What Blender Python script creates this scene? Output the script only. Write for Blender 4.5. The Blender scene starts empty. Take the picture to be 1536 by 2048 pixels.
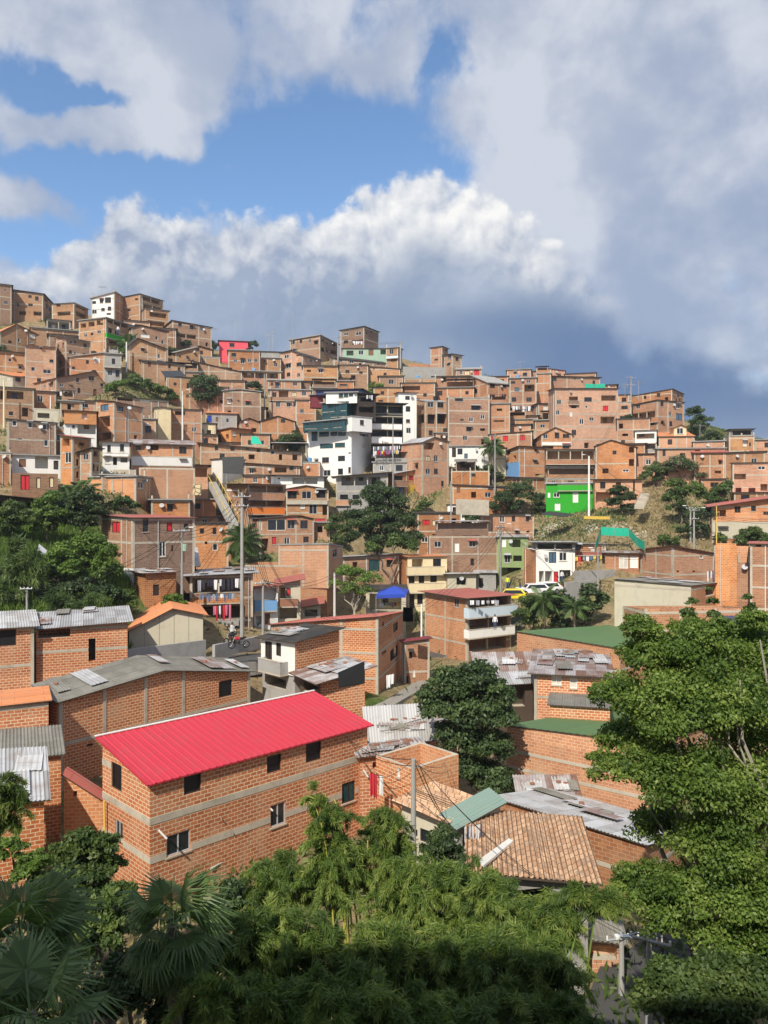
import bpy, math, random
import numpy as np
from mathutils import Vector
random.seed(7); RNG = np.random.default_rng(11)
R = math.radians
scene = bpy.context.scene
COL = scene.collection
# ------------------------------------------------------------------ camera
F, CX, CY, CZ = 1550.0, 768.0, 1024.0, 20.0
cam_d = bpy.data.cameras.new('camera'); cam = bpy.data.objects.new('camera', cam_d); COL.objects.link(cam)
cam.location = (0, 0, CZ); cam.rotation_euler = (R(90), 0, 0)
cam_d.sensor_fit = 'VERTICAL'; cam_d.sensor_height = 24.0; cam_d.lens = F/2048*24.0
cam_d.clip_start = 0.1; cam_d.clip_end = 3000
scene.camera = cam
# ------------------------------------------------------------------ light
SUN_AZ_LEFT, SUN_EL = 21.0, 44.0          # sun behind the camera, to its left
sd = Vector((-math.sin(R(SUN_AZ_LEFT))*math.cos(R(SUN_EL)), -math.cos(R(SUN_AZ_LEFT))*math.cos(R(SUN_EL)), math.sin(R(SUN_EL))))
sun_d = bpy.data.lights.new('sun', 'SUN'); sun = bpy.data.objects.new('sun', sun_d); COL.objects.link(sun)
sun.rotation_euler = sd.to_track_quat('Z', 'Y').to_euler(); sun.location = (0, -20, 80)
sun_d.energy = 5.0; sun_d.angle = R(0.55); sun_d.color = (1.0, 0.92, 0.79)
scene.view_settings.view_transform = 'Standard'; scene.view_settings.look = 'None'
scene.view_settings.exposure = 0.1; scene.view_settings.gamma = 1.0
scene.render.resolution_x, scene.render.resolution_y = 768, 1024
# ------------------------------------------------------------------ sky
W = bpy.data.worlds.new('World'); scene.world = W; W.use_nodes = True
def build_sky():
    nt = W.node_tree; nt.nodes.clear(); N = nt.nodes.new; L = nt.links.new
    def val(v, sock):
        if isinstance(v, (int, float)): sock.default_value = v
        else: L(v, sock)
    def m(op, a, b=None, c=None, clamp=False):
        n = N('ShaderNodeMath'); n.operation = op; n.use_clamp = clamp
        val(a, n.inputs[0])
        if b is not None: val(b, n.inputs[1])
        if c is not None: val(c, n.inputs[2])
        return n.outputs[0]
    def sstep(x, a, b):
        n = N('ShaderNodeMapRange'); n.interpolation_type = 'SMOOTHSTEP'; n.clamp = True
        val(x, n.inputs[0]); n.inputs[1].default_value = a; n.inputs[2].default_value = b
        return n.outputs[0]
    def noise(vec, scale, det=6, rough=.55, dist=0.0):
        n = N('ShaderNodeTexNoise'); n.inputs['Scale'].default_value = scale; n.inputs['Detail'].default_value = det
        n.inputs['Roughness'].default_value = rough; n.inputs['Distortion'].default_value = dist; L(vec, n.inputs['Vector'])
        return n.outputs['Fac']
    def comb(x, y, z):
        n = N('ShaderNodeCombineXYZ'); val(x, n.inputs[0]); val(y, n.inputs[1]); val(z, n.inputs[2]); return n.outputs[0]
    def mix(f, a, b):
        n = N('ShaderNodeMix'); n.data_type = 'RGBA'; n.clamp_factor = True; val(f, n.inputs[0])
        for s, v in ((n.inputs[6], a), (n.inputs[7], b)):
            if isinstance(v, tuple): s.default_value = (*v, 1)
            else: L(v, s)
        return n.outputs[2]
    tc = N('ShaderNodeTexCoord'); sp = N('ShaderNodeSeparateXYZ'); L(tc.outputs['Generated'], sp.inputs[0])
    az = m('MULTIPLY', m('ARCTAN2', sp.outputs[0], sp.outputs[1]), 57.2958)
    el = m('MULTIPLY', m('ARCSINE', sp.outputs[2]), 57.2958)
    p = comb(az, el, 0.0)
    def ae(x, y):
        d = Vector(((x-CX)/F, 1, (CY-y)/F)).normalized()
        return math.degrees(math.atan2(d.x, d.y)), math.degrees(math.asin(d.z))
    # warped position for the soft envelope of the cloud bank
    w1 = m('MULTIPLY', m('SUBTRACT', noise(p, .10, 5, .6), .5), 9.0)
    w2 = m('MULTIPLY', m('SUBTRACT', noise(comb(el, az, 7.3), .10, 5, .6), .5), 7.0)
    azw = m('ADD', az, w1); elw = m('ADD', el, w2)
    def blob(x, y, rx, ry, amp, a=azw, e=elw):
        ca, ce = ae(x, y); k = 57.3/F
        da = m('MULTIPLY', m('SUBTRACT', a, ca), 1/(rx*k)); de = m('MULTIPLY', m('SUBTRACT', e, ce), 1/(ry*k))
        q = m('ADD', m('MULTIPLY', da, da), m('MULTIPLY', de, de))
        return m('MULTIPLY', m('EXPONENT', m('MULTIPLY', q, -1.0)), amp)
    def total(bs, **k):
        t = None
        for b in bs:
            o = blob(*b, **k); t = o if t is None else m('ADD', t, o)
        return t
    nb = noise(p, .16, 9, .62, .3)
    nf = noise(p, .45, 8, .6, .2)
    n3 = m('ADD', m('MULTIPLY', m('SUBTRACT', nb, .5), 1.25), m('MULTIPLY', m('SUBTRACT', nf, .5), .45))
    # high broken layer: everywhere but the blue openings
    holes = total([(640,320,240,85,1.5),(330,390,250,52,1.1),(60,330,130,40,.8),(885,100,34,70,.8),(30,480,150,40,1.2),(60,170,150,40,.55),(720,260,150,60,.5)])
    wisps = total([(310,140,100,85,1.2),(385,235,62,70,1.0),(190,245,130,38,.8),(30,385,95,50,.9),(500,345,60,12,.5),(120,60,300,50,.4),(1330,260,420,330,.55)])
    holes = m('ADD', holes, total([(150,188,110,26,1.1),(235,335,120,34,.7),(470,170,40,60,.25)]))
    veil = sstep(m('SUBTRACT', m('ADD', m('ADD', .40, wisps), m('MULTIPLY', n3, 1.25)), m('MULTIPLY', holes, .9)), -.15, .55)
    wsh = sstep(noise(comb(m('ADD', az, 3.0), m('MULTIPLY', el, 1.2), 2.0), .12, 6, .55, .1), .36, .68)
    wsh = m('ADD', wsh, total([(1060,230,230,230,.45),(330,170,120,80,.4),(560,60,260,60,.3)], a=az, e=el), clamp=True)
    hi_col = mix(wsh, (3.3, 3.95, 5.35), (6.3, 6.6, 7.3))
    # cumulus bank with a crisp top
    k = 57.3/F
    crest_pts = [(-900,560),(0,530),(110,500),(235,415),(420,428),(600,436),(740,385),(850,335),(960,375),(1060,440),(1150,515),(1300,600),(1536,660),(2600,700)]
    rc = N('ShaderNodeFloatCurve'); cm = rc.mapping.curves[0]
    a0, a1 = -50.0, 50.0; e0, e1 = 0.0, 40.0
    pts = [((ae(x, 700)[0]-a0)/(a1-a0), (ae(x, y)[1]-e0)/(e1-e0)) for x, y in crest_pts]
    pts = [(min(1, max(0, a)), b) for a, b in pts]
    cm.points[0].location = pts[0]; cm.points[1].location = pts[-1]
    for q in pts[1:-1]: cm.points.new(*q)
    rc.mapping.update()
    L(m('MULTIPLY', m('ADD', az, m('ADD', m('MULTIPLY', m('SUBTRACT', nf, .5), 2.2), -a0)), 1/(a1-a0)), rc.inputs['Value'])
    crest = m('MULTIPLY', rc.outputs[0], e1-e0)
    puff = noise(p, .30, 8, .55, .15); puff2 = noise(comb(m('ADD', az, -.5), m('ADD', el, .75), 0.0), .30, 8, .55, .15)
    h = m('SUBTRACT', m('ADD', crest, m('MULTIPLY', m('SUBTRACT', puff, .5), 6.5)), el)    # degrees below the crest
    bank = m('MULTIPLY', sstep(h, -.15, 1.0), sstep(m('ADD', az, m('MULTIPLY', m('SUBTRACT', nb, .5), 14.0)), 19.0, 11.0))
    relief = m('MULTIPLY', m('SUBTRACT', puff, puff2), 2.6)
    litb = total([(850,430,190,110,1.0),(600,455,330,55,.5),(1020,440,90,80,.4),(190,560,130,50,.65),(300,430,90,40,.45),(1110,520,70,50,.45),(1200,380,90,70,.35)], a=az, e=el)
    shade = m('ADD', m('ADD', m('MULTIPLY', litb, .62), relief), m('MULTIPLY', sstep(h, 4.2, .2), .18), clamp=True)
    bank_col = mix(shade, (3.3, 4.0, 5.4), (9.4, 9.3, 9.1))
    low = sstep(h, 2.5, 8.0)
    bank_col = mix(m('MULTIPLY', low, .85), bank_col, mix(wsh, (2.5, 3.3, 4.7), (4.0, 4.7, 6.0)))
    slate = total([(1500,760,420,150,1.0),(1250,720,300,110,.6),(900,650,330,60,.45)], a=az, e=el)
    sl_col = mix(sstep(m('ADD', slate, m('MULTIPLY', m('SUBTRACT', nb, .5), .35)), .25, 1.2), (2.6, 3.4, 4.8), (1.05, 1.9, 3.7))
    sk = N('ShaderNodeTexSky'); sk.sky_type = 'NISHITA'; sk.sun_disc = False
    sk.sun_elevation = R(SUN_EL); sk.sun_rotation = R(180+SUN_AZ_LEFT); sk.air_density = 1.0; sk.dust_density = .6; sk.ozone_density = 2.2
    sky = sk.outputs[0]
    hs = N('ShaderNodeHueSaturation'); hs.inputs['Saturation'].default_value = 1.1; hs.inputs['Value'].default_value = 1.72; L(sky, hs.inputs['Color'])
    col = mix(m('MULTIPLY', veil, .93), hs.outputs[0], hi_col)
    col = mix(m('MULTIPLY', bank, .97), col, bank_col)
    lowmask = m('MULTIPLY', sstep(slate, .12, .75), sstep(h, .5, 5.0))
    col = mix(m('MULTIPLY', lowmask, .9), col, sl_col)
    bg = N('ShaderNodeBackground'); L(col, bg.inputs[0]); bg.inputs[1].default_value = 0.10
    out = N('ShaderNodeOutputWorld'); L(bg.outputs[0], out.inputs[0])
build_sky()
# ------------------------------------------------------------------ helpers
def ray(x, y, D): return Vector(((x-CX)/F*D, D, CZ-(y-CY)/F*D))
def tag(o, label=None, cat=None, group=None, kind=None):
    if label: o['label'] = label
    if cat: o['category'] = cat
    if group: o['group'] = group
    if kind: o['kind'] = kind
    return o
def empty(name, loc):
    o = bpy.data.objects.new(name, None); o.location = loc; o.empty_display_size = .3; COL.objects.link(o); return o
class MB:
    """collects polygons (world coordinates), UVs in metres and material slots; links them as ONE mesh object"""
    def __init__(s): s.v = []; s.f = []; s.m = []; s.uv = []; s.mats = []
    def mi(s, mat):
        if mat not in s.mats: s.mats.append(mat)
        return s.mats.index(mat)
    def poly(s, pts, mat, uv=None):
        n = len(s.v); s.v += [tuple(p) for p in pts]; s.f.append(tuple(range(n, n+len(pts)))); s.m.append(s.mi(mat))
        s.uv += uv if uv else [(p[0]+p[1], p[2]) for p in pts]
    def obox(s, o, a, b, c, mat):
        """box spanned from corner o by vectors a, b, c"""
        P = [o, o+a, o+a+b, o+b, o+c, o+a+c, o+a+b+c, o+b+c]
        if a.cross(b).dot(c) < 0: P = P[4:]+P[:4]; 
        for q in ((3,2,1,0),(4,5,6,7),(0,1,5,4),(1,2,6,5),(2,3,7,6),(3,0,4,7)):
            p = [P[i] for i in q]; e1 = (p[1]-p[0]).length; e2 = (p[2]-p[1]).length
            s.poly(p, mat, [(0,0),(e1,0),(e1,e2),(0,e2)])
    def box(s, c, sx, sy, sz, mat, rz=0):
        ca, sa = math.cos(rz), math.sin(rz); a = Vector((ca*sx, sa*sx, 0)); b = Vector((-sa*sy, ca*sy, 0)); cc = Vector((0,0,sz))
        s.obox(Vector(c)-a/2-b/2-cc/2, a, b, cc, mat)
    def tube(s, pts, rads, mat, n=6, cap=True):
        rings = []
        for i, p in enumerate(pts):
            p = Vector(p); t = (Vector(pts[min(i+1, len(pts)-1)])-Vector(pts[max(i-1, 0)])).normalized()
            ref = Vector((1,0,0)) if abs(t.z) > .8 else Vector((0,0,1))
            a = t.cross(ref).normalized(); b = t.cross(a)
            r = rads[i] if hasattr(rads, '__len__') else rads
            rings.append([p+a*math.cos(2*math.pi*k/n)*r+b*math.sin(2*math.pi*k/n)*r for k in range(n)])
        d = 0
        for i in range(len(rings)-1):
            dl = (Vector(pts[i+1])-Vector(pts[i])).length
            for k in range(n):
                k2 = (k+1) % n
                s.poly([rings[i][k], rings[i+1][k], rings[i+1][k2], rings[i][k2]], mat, [(k*.1,d),(k*.1,d+dl),(k*.1+.1,d+dl),(k*.1+.1,d)])
            d += dl
        if cap: s.poly(rings[0], mat); s.poly(rings[-1][::-1], mat)
    def build(s, name, parent=None, origin=None, smooth=False):
        if not s.f: return None
        og = Vector(origin) if origin is not None else (parent['_o'] if parent is not None and '_o' in parent else None)
        if parent is not None: og = world_origin(parent)
        elif origin is None: og = Vector((0,0,0))
        me = bpy.data.meshes.new(name)
        me.from_pydata([(x-og.x, y-og.y, z-og.z) for x, y, z in s.v], [], s.f)
        for mt in s.mats: me.materials.append(mt)
        me.polygons.foreach_set('material_index', s.m)
        ul = me.uv_layers.new(name='UVMap'); ul.data.foreach_set('uv', [c for q in s.uv for c in q])
        if smooth: me.polygons.foreach_set('use_smooth', [True]*len(s.f))
        o = bpy.data.objects.new(name, me); COL.objects.link(o)
        if parent is not None: o.parent = parent
        else: o.location = og
        return o
def world_origin(o):
    v = Vector((0,0,0))
    while o is not None: v += o.location; o = o.parent
    return v
def np_mesh(name, V, faces_per, nf, mats, parent=None, attr=None, origin=None, mi=None):
    """fast mesh of equal polygons; V is (nf*faces_per, 3)"""
    og = world_origin(parent) if parent is not None else (Vector(origin) if origin is not None else Vector((0,0,0)))
    me = bpy.data.meshes.new(name); n = len(V)
    me.vertices.add(n); me.vertices.foreach_set('co', (V-np.array(og)).astype(np.float32).ravel())
    me.loops.add(n); me.loops.foreach_set('vertex_index', np.arange(n, dtype=np.int32))
    me.polygons.add(nf); me.polygons.foreach_set('loop_start', np.arange(0, n, faces_per, dtype=np.int32))
    for mt in mats: me.materials.append(mt)
    if mi is not None: me.polygons.foreach_set('material_index', mi.astype(np.int32))
    me.update(calc_edges=True)
    if attr is not None:
        at = me.attributes.new('tone', 'FLOAT', 'POINT'); at.data.foreach_set('value', np.repeat(attr, faces_per).astype(np.float32))
    o = bpy.data.objects.new(name, me); COL.objects.link(o)
    if parent is not None: o.parent = parent
    else: o.location = og
    return o
# ------------------------------------------------------------------ materials
MAT = {}
def newmat(name, col=(.5,.5,.5), rough=.85, spec=.3, metal=0.0):
    mt = bpy.data.materials.new(name); mt.use_nodes = True; b = mt.node_tree.nodes['Principled BSDF']
    b.inputs['Base Color'].default_value = (*col, 1); b.inputs['Roughness'].default_value = rough
    b.inputs['Specular IOR Level'].default_value = spec; b.inputs['Metallic'].default_value = metal
    MAT[name] = mt; return mt, mt.node_tree, b
def nd(nt, t, **kw):
    n = nt.nodes.new(t)
    for k, v in kw.items():
        if hasattr(n, k): setattr(n, k, v)
        else: n.inputs[k.replace('_', ' ')].default_value = v
    return n
def mixc(nt, f, a, b, blend='MIX'):
    n = nt.nodes.new('ShaderNodeMix'); n.data_type = 'RGBA'; n.blend_type = blend; n.clamp_factor = True
    for s, v in ((n.inputs[0], f), (n.inputs[6], a), (n.inputs[7], b)):
        if isinstance(v, bpy.types.NodeSocket): nt.links.new(v, s)
        elif isinstance(v, tuple): s.default_value = (*v, 1)
        else: s.default_value = v
    return n.outputs[2]
def rng_(nt, sock, a, b, c=0.0, d=1.0):
    n = nt.nodes.new('ShaderNodeMapRange'); n.clamp = True; nt.links.new(sock, n.inputs[0])
    for i, v in enumerate((a, b, c, d)): n.inputs[i+1].default_value = v
    return n.outputs[0]
def noise_(nt, vec, scale, det=5, rough=.6, stretch=None):
    if stretch:
        mp = nt.nodes.new('ShaderNodeMapping'); mp.inputs['Scale'].default_value = stretch; nt.links.new(vec, mp.inputs[0]); vec = mp.outputs[0]
    n = nt.nodes.new('ShaderNodeTexNoise'); n.inputs['Scale'].default_value = scale; n.inputs['Detail'].default_value = det; n.inputs['Roughness'].default_value = rough
    nt.links.new(vec, n.inputs['Vector']); return n.outputs['Fac']
def objrand(nt): return nt.nodes.new('ShaderNodeObjectInfo').outputs['Random']
def brick_mat(name, c1, c2, mort, mw=.018, bw=.40, bh=.20, dirt=.5, var=(.76, 1.14, .86, 1.12)):
    mt, nt, b = newmat(name, rough=.9, spec=.15)
    tc = nt.nodes.new('ShaderNodeTexCoord'); uv = tc.outputs['UV']; ob = nt.nodes.new('ShaderNodeNewGeometry').outputs['Position']
    wob = nt.nodes.new('ShaderNodeVectorMath'); wob.operation = 'MULTIPLY_ADD'
    nz = nt.nodes.new('ShaderNodeTexNoise'); nz.inputs['Scale'].default_value = 2.3; nt.links.new(uv, nz.inputs['Vector'])
    nt.links.new(nz.outputs['Color'], wob.inputs[0]); wob.inputs[1].default_value = (.07,.05,0); nt.links.new(uv, wob.inputs[2])
    br = nt.nodes.new('ShaderNodeTexBrick'); nt.links.new(wob.outputs[0], br.inputs['Vector'])
    br.inputs['Scale'].default_value = 1.0; br.inputs['Mortar Size'].default_value = mw; br.inputs['Mortar Smooth'].default_value = .25
    br.inputs['Brick Width'].default_value = bw; br.inputs['Row Height'].default_value = bh; br.inputs['Bias'].default_value = -.15
    br.inputs['Color1'].default_value = (*c1, 1); br.inputs['Color2'].default_value = (*c2, 1); br.inputs['Mortar'].default_value = (*mort, 1)
    col = br.outputs['Color']
    pn = nt.nodes.new('ShaderNodeTexBrick'); nt.links.new(uv, pn.inputs['Vector']); pn.inputs['Scale'].default_value = 1.0; pn.inputs['Brick Width'].default_value = 3.1; pn.inputs['Row Height'].default_value = 2.5; pn.inputs['Mortar Size'].default_value = 0.0
    pn.inputs['Color1'].default_value = (.84,.78,.76,1); pn.inputs['Color2'].default_value = (1.1,1.08,1.06,1)
    col = mixc(nt, 1.0, col, pn.outputs['Color'], 'MULTIPLY')
    # patches of smeared mortar, odd bricks, stains running down
    big = noise_(nt, ob, .55, 6, .65); sm = rng_(nt, big, .5, .72, 0, .5)
    col = mixc(nt, sm, col, (mort[0]*.8, mort[1]*.72, mort[2]*.66))
    pale = rng_(nt, noise_(nt, ob, 1.7, 5, .7), .5, .75, 0, .35)
    col = mixc(nt, pale, col, (c1[0]*1.25, c1[1]*1.35, c1[2]*1.4))
    st = rng_(nt, noise_(nt, uv, 1.0, 6, .7, (1.6,.18,1)), .55, .8, 0, dirt)
    col = mixc(nt, st, col, (.13,.09,.065))
    hv = nt.nodes.new('ShaderNodeHueSaturation'); r = objrand(nt)
    r2 = nt.nodes.new('ShaderNodeMath'); r2.operation = 'FRACT'; r3 = nt.nodes.new('ShaderNodeMath'); r3.operation = 'MULTIPLY'; r3.inputs[1].default_value = 7.31; nt.links.new(r, r3.inputs[0]); nt.links.new(r3.outputs[0], r2.inputs[0])
    nt.links.new(rng_(nt, r, 0, 1, *var[:2]), hv.inputs['Value']); nt.links.new(rng_(nt, r2.outputs[0], 0, 1, *var[2:]), hv.inputs['Saturation'])
    hv.inputs['Hue'].default_value = .5; nt.links.new(col, hv.inputs['Color']); nt.links.new(hv.outputs[0], b.inputs['Base Color'])
    bp = nt.nodes.new('ShaderNodeBump'); bp.inputs['Strength'].default_value = .5; bp.inputs['Distance'].default_value = .015
    inv = nt.nodes.new('ShaderNodeMath'); inv.operation = 'SUBTRACT'; inv.inputs[0].default_value = 1; nt.links.new(br.outputs['Fac'], inv.inputs[1])
    nt.links.new(inv.outputs[0], bp.inputs['Height']); nt.links.new(bp.outputs[0], b.inputs['Normal'])
def plain_mat(name, col, rough=.85, dirt=.45, dcol=(.16,.13,.1), scale=.9, spec=.25, vary=.1):
    mt, nt, b = newmat(name, col, rough, spec)
    tc = nt.nodes.new('ShaderNodeTexCoord'); ob = nt.nodes.new('ShaderNodeNewGeometry').outputs['Position']
    a = rng_(nt, noise_(nt, ob, scale, 7, .68), .48, .8, 0, dirt)
    c = mixc(nt, a, col, dcol)
    s = rng_(nt, noise_(nt, tc.outputs['UV'], 1.0, 6, .7, (2.4,.22,1)), .55, .85, 0, dirt*1.1)
    c = mixc(nt, s, c, tuple(.5*x for x in dcol))
    hv = nt.nodes.new('ShaderNodeHueSaturation'); nt.links.new(rng_(nt, objrand(nt), 0, 1, 1-vary, 1+vary), hv.inputs['Value'])
    nt.links.new(c, hv.inputs['Color']); nt.links.new(hv.outputs[0], b.inputs['Base Color'])
    bp = nt.nodes.new('ShaderNodeBump'); bp.inputs['Strength'].default_value = .25; bp.inputs['Distance'].default_value = .02
    nt.links.new(noise_(nt, ob, 9, 5, .7), bp.inputs['Height']); nt.links.new(bp.outputs[0], b.inputs['Normal'])
def sheet_mat(name, c1, c2, rust, rustamt=.4, rough=.55, metal=.0, sw=.85, sl=2.4):
    """roofing sheets laid side by side, each of its own age"""
    mt, nt, b = newmat(name, c1, rough, .35, metal)
    tc = nt.nodes.new('ShaderNodeTexCoord'); ob = nt.nodes.new('ShaderNodeNewGeometry').outputs['Position']
    br = nt.nodes.new('ShaderNodeTexBrick'); nt.links.new(tc.outputs['UV'], br.inputs['Vector'])
    br.inputs['Scale'].default_value = 1; br.inputs['Mortar Size'].default_value = .012; br.inputs['Brick Width'].default_value = sl; br.inputs['Row Height'].default_value = sw
    br.inputs['Color1'].default_value = (*c1,1); br.inputs['Color2'].default_value = (*c2,1); br.inputs['Mortar'].default_value = (*[x*.45 for x in c1],1); br.offset = .3
    a = rng_(nt, noise_(nt, ob, .8, 7, .7), .62-rustamt*.35, .75, 0, min(1, rustamt*1.6))
    c = mixc(nt, a, br.outputs['Color'], rust)
    s = rng_(nt, noise_(nt, tc.outputs['UV'], 1.2, 6, .7, (.3,3,1)), .5, .8, 0, .35)
    c = mixc(nt, s, c, tuple(x*.45 for x in c1)); nt.links.new(c, b.inputs['Base Color'])
    bp = nt.nodes.new('ShaderNodeBump'); bp.inputs['Strength'].default_value = .35; bp.inputs['Distance'].default_value = .03
    nt.links.new(noise_(nt, tc.outputs['UV'], 1, 3, .5, (.2,5,1)), bp.inputs['Height']); nt.links.new(bp.outputs[0], b.inputs['Normal'])
def tile_mat(name, c1, c2, c3):
    mt, nt, b = newmat(name, c1, .9, .15)
    tc = nt.nodes.new('ShaderNodeTexCoord'); ob = nt.nodes.new('ShaderNodeNewGeometry').outputs['Position']
    br = nt.nodes.new('ShaderNodeTexBrick'); nt.links.new(tc.outputs['UV'], br.inputs['Vector'])
    br.inputs['Scale'].default_value = 1; br.inputs['Mortar Size'].default_value = .022; br.inputs['Brick Width'].default_value = .42; br.inputs['Row Height'].default_value = .2; br.offset = .35
    br.inputs['Color1'].default_value = (*c1,1); br.inputs['Color2'].default_value = (*c2,1); br.inputs['Mortar'].default_value = (*[x*.3 for x in c2],1)
    a = rng_(nt, noise_(nt, ob, 1.6, 6, .7), .5, .7, 0, .8)
    c = mixc(nt, a, br.outputs['Color'], c3); nt.links.new(c, b.inputs['Base Color'])
def leaf_mat(name, dark, mid, light, trans=.3, rough=.5, hue=(1.2,1.3,.6)):
    mt, nt, b = newmat(name, mid, rough, .35)
    at = nt.nodes.new('ShaderNodeAttribute'); at.attribute_name = 'tone'
    cr = nt.nodes.new('ShaderNodeValToRGB'); e = cr.color_ramp.elements; e[0].color = (*dark,1); e[1].color = (*light,1)
    k = cr.color_ramp.elements.new(.5); k.color = (*mid,1); nt.links.new(at.outputs['Fac'], cr.inputs[0])
    hv = nt.nodes.new('ShaderNodeHueSaturation'); nt.links.new(rng_(nt, objrand(nt), 0, 1, .85, 1.15), hv.inputs['Value']); nt.links.new(cr.outputs[0], hv.inputs['Color'])
    nt.links.new(hv.outputs[0], b.inputs['Base Color'])
    tr = nt.nodes.new('ShaderNodeBsdfTranslucent')
    mu = mixc(nt, 1.0, hv.outputs[0], hue, 'MULTIPLY'); nt.links.new(mu, tr.inputs[0])
    mx = nt.nodes.new('ShaderNodeMixShader'); mx.inputs[0].default_value = trans
    nt.links.new(b.outputs[0], mx.inputs[1]); nt.links.new(tr.outputs[0], mx.inputs[2]); nt.links.new(mx.outputs[0], nt.nodes['Material Output'].inputs[0])
brick_mat('brick', (0.52, 0.231, 0.104), (0.35, 0.132, 0.058), (.56,.42,.29), mw=.02)
brick_mat('bricknear', (0.56, 0.226, 0.107), (0.42, 0.143, 0.064), (.74,.59,.43), mw=.024, var=(.94, 1.05, 1.0, 1.1), dirt=.3)
brick_mat('bricktan', (0.47, 0.259, 0.133), (0.31, 0.154, 0.081), (.50,.38,.27), dirt=.55)
brick_mat('brickbrown', (0.34, 0.204, 0.133), (0.23, 0.132, 0.087), (.40,.31,.24), dirt=.6)
brick_mat('brickor', (0.58, 0.27, 0.122), (0.46, 0.185, 0.081), (.66,.50,.35), mw=.018, dirt=.3)
brick_mat('brickpink', (0.51, 0.253, 0.139), (0.36, 0.16, 0.087), (.54,.41,.30), dirt=.45)
plain_mat('concrete', (.48,.43,.345), dirt=.6); plain_mat('concgrey', (.34,.335,.32), dirt=.6); plain_mat('white', (.78,.77,.73), dirt=.22, dcol=(.35,.33,.3))
plain_mat('cream', (.72,.60,.38), dirt=.25); plain_mat('beige', (.52,.48,.37), dirt=.3); plain_mat('green', (.035,.38,.03), dirt=.2, dcol=(.05,.2,.03)); plain_mat('olive', (.27,.36,.15), dirt=.25)
plain_mat('pink', (.72,.10,.13), dirt=.15, dcol=(.4,.1,.1)); plain_mat('blue', (.16,.33,.58), dirt=.2); plain_mat('palegreen', (.35,.5,.38), dirt=.3); plain_mat('yellow', (.62,.42,.08), dirt=.25)
plain_mat('brownp', (.30,.14,.085), dirt=.3); plain_mat('orangep', (.72,.22,.05), dirt=.12, dcol=(.4,.15,.08)); plain_mat('paleblue', (.60,.70,.78), dirt=.2, dcol=(.3,.33,.35)); plain_mat('maroon', (.2,.04,.05), dirt=.2)
plain_mat('darkwood', (.075,.055,.04), dirt=.3); plain_mat('postwood', (.25,.2,.14), dirt=.4); plain_mat('salmon', (.62,.28,.2), dirt=.3)
sheet_mat('grey', (.47,.48,.50), (.27,.27,.27), (.20,.12,.08), .4); sheet_mat('fiber', (.25,.24,.21), (.19,.18,.16), (.12,.11,.085), .5, .9)
sheet_mat('rust', (.46,.46,.47), (.17,.085,.055), (.15,.065,.04), .6, .75, sw=.8, sl=1.9); sheet_mat('redsheet', (.55,.038,.06), (.51,.032,.054), (.40,.075,.075), .35, .5, sw=40, sl=40)
sheet_mat('redold', (.42,.12,.09), (.36,.10,.08), (.3,.2,.16), .4, .7); sheet_mat('greensheet', (.10,.19,.07), (.09,.17,.065), (.14,.16,.09), .3, .6, sw=3, sl=9)
sheet_mat('whitesheet', (.55,.56,.57), (.36,.36,.36), (.25,.19,.14), .45, .6); sheet_mat('dark', (.035,.035,.035), (.06,.055,.05), (.12,.08,.06), .4, .8); sheet_mat('orsheet', (.58,.23,.10), (.52,.2,.09), (.4,.25,.16), .35, .8)
sheet_mat('greygreen', (.20,.29,.25), (.17,.25,.22), (.3,.28,.22), .35, .6, sw=1.2, sl=4)
sheet_mat('bluesheet', (.04,.06,.16), (.05,.07,.18), (.08,.08,.14), .3, .5)
tile_mat('tile', (.62,.42,.27), (.46,.27,.16), (.26,.19,.14))
def glassy(name, col, rough=.08): newmat(name, col, rough, .5)
glassy('glass', (.018,.022,.028)); glassy('teal', (.018,.065,.075), .1); glassy('black', (.006,.006,.006), .6); glassy('glassblue', (.07,.14,.22))
newmat('alu', (.45,.46,.47), .4, .5); newmat('framedark', (.04,.03,.025), .6); newmat('framewhite', (.75,.75,.72), .6); newmat('framebrown', (.14,.07,.04), .6)
newmat('curtain', (.6,.57,.5), .9); newmat('redcloth', (.6,.03,.04), .8); newmat('wood', (.2,.1,.05), .7); newmat('pipe', (.55,.54,.5), .5); newmat('pipeyellow', (.7,.5,.12), .5)
newmat('wire', (.03,.03,.03), .6); newmat('galv', (.38,.39,.4), .5, .5, .3); newmat('tarpgreen', (.02,.42,.27), .7); newmat('tarpblue', (.03,.07,.42), .6); newmat('tarpblack', (.03,.032,.034), .45)
newmat('skin', (.3,.16,.09), .6); newmat('hair', (.02,.015,.012), .7); newmat('denim', (.06,.09,.17), .9); newmat('shirtwhite', (.7,.7,.7), .9); newmat('hivis', (.62,.75,.05), .8); newmat('shirtdark', (.05,.05,.06), .9)
newmat('carwhite', (.8,.8,.8), .25, .6); newmat('caryellow', (.8,.62,.03), .25, .6); newmat('tyre', (.02,.02,.02), .85); newmat('rim', (.5,.5,.5), .3, .5, .8); newmat('lampred', (.5,.02,.02), .3); newmat('lampwhite', (.8,.8,.75), .2)
leaf_mat('leafbig', (.04,.08,.015), (.12,.20,.035), (.30,.38,.09), .42)
leaf_mat('leafdark', (.022,.042,.015), (.05,.085,.028), (.11,.16,.055), .25)
leaf_mat('leafmid', (.035,.065,.017), (.08,.13,.032), (.18,.24,.065), .3)
leaf_mat('leafbright', (.06,.11,.018), (.12,.2,.035), (.22,.31,.07), .32)
leaf_mat('leafbamboo', (.03,.06,.010), (.10,.165,.028), (.28,.33,.075), .36)
leaf_mat('leafpalm', (.05,.09,.03), (.10,.165,.055), (.19,.27,.10), .3)
leaf_mat('leafdry', (.16,.13,.06), (.26,.21,.09), (.36,.3,.14), .2)
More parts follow.
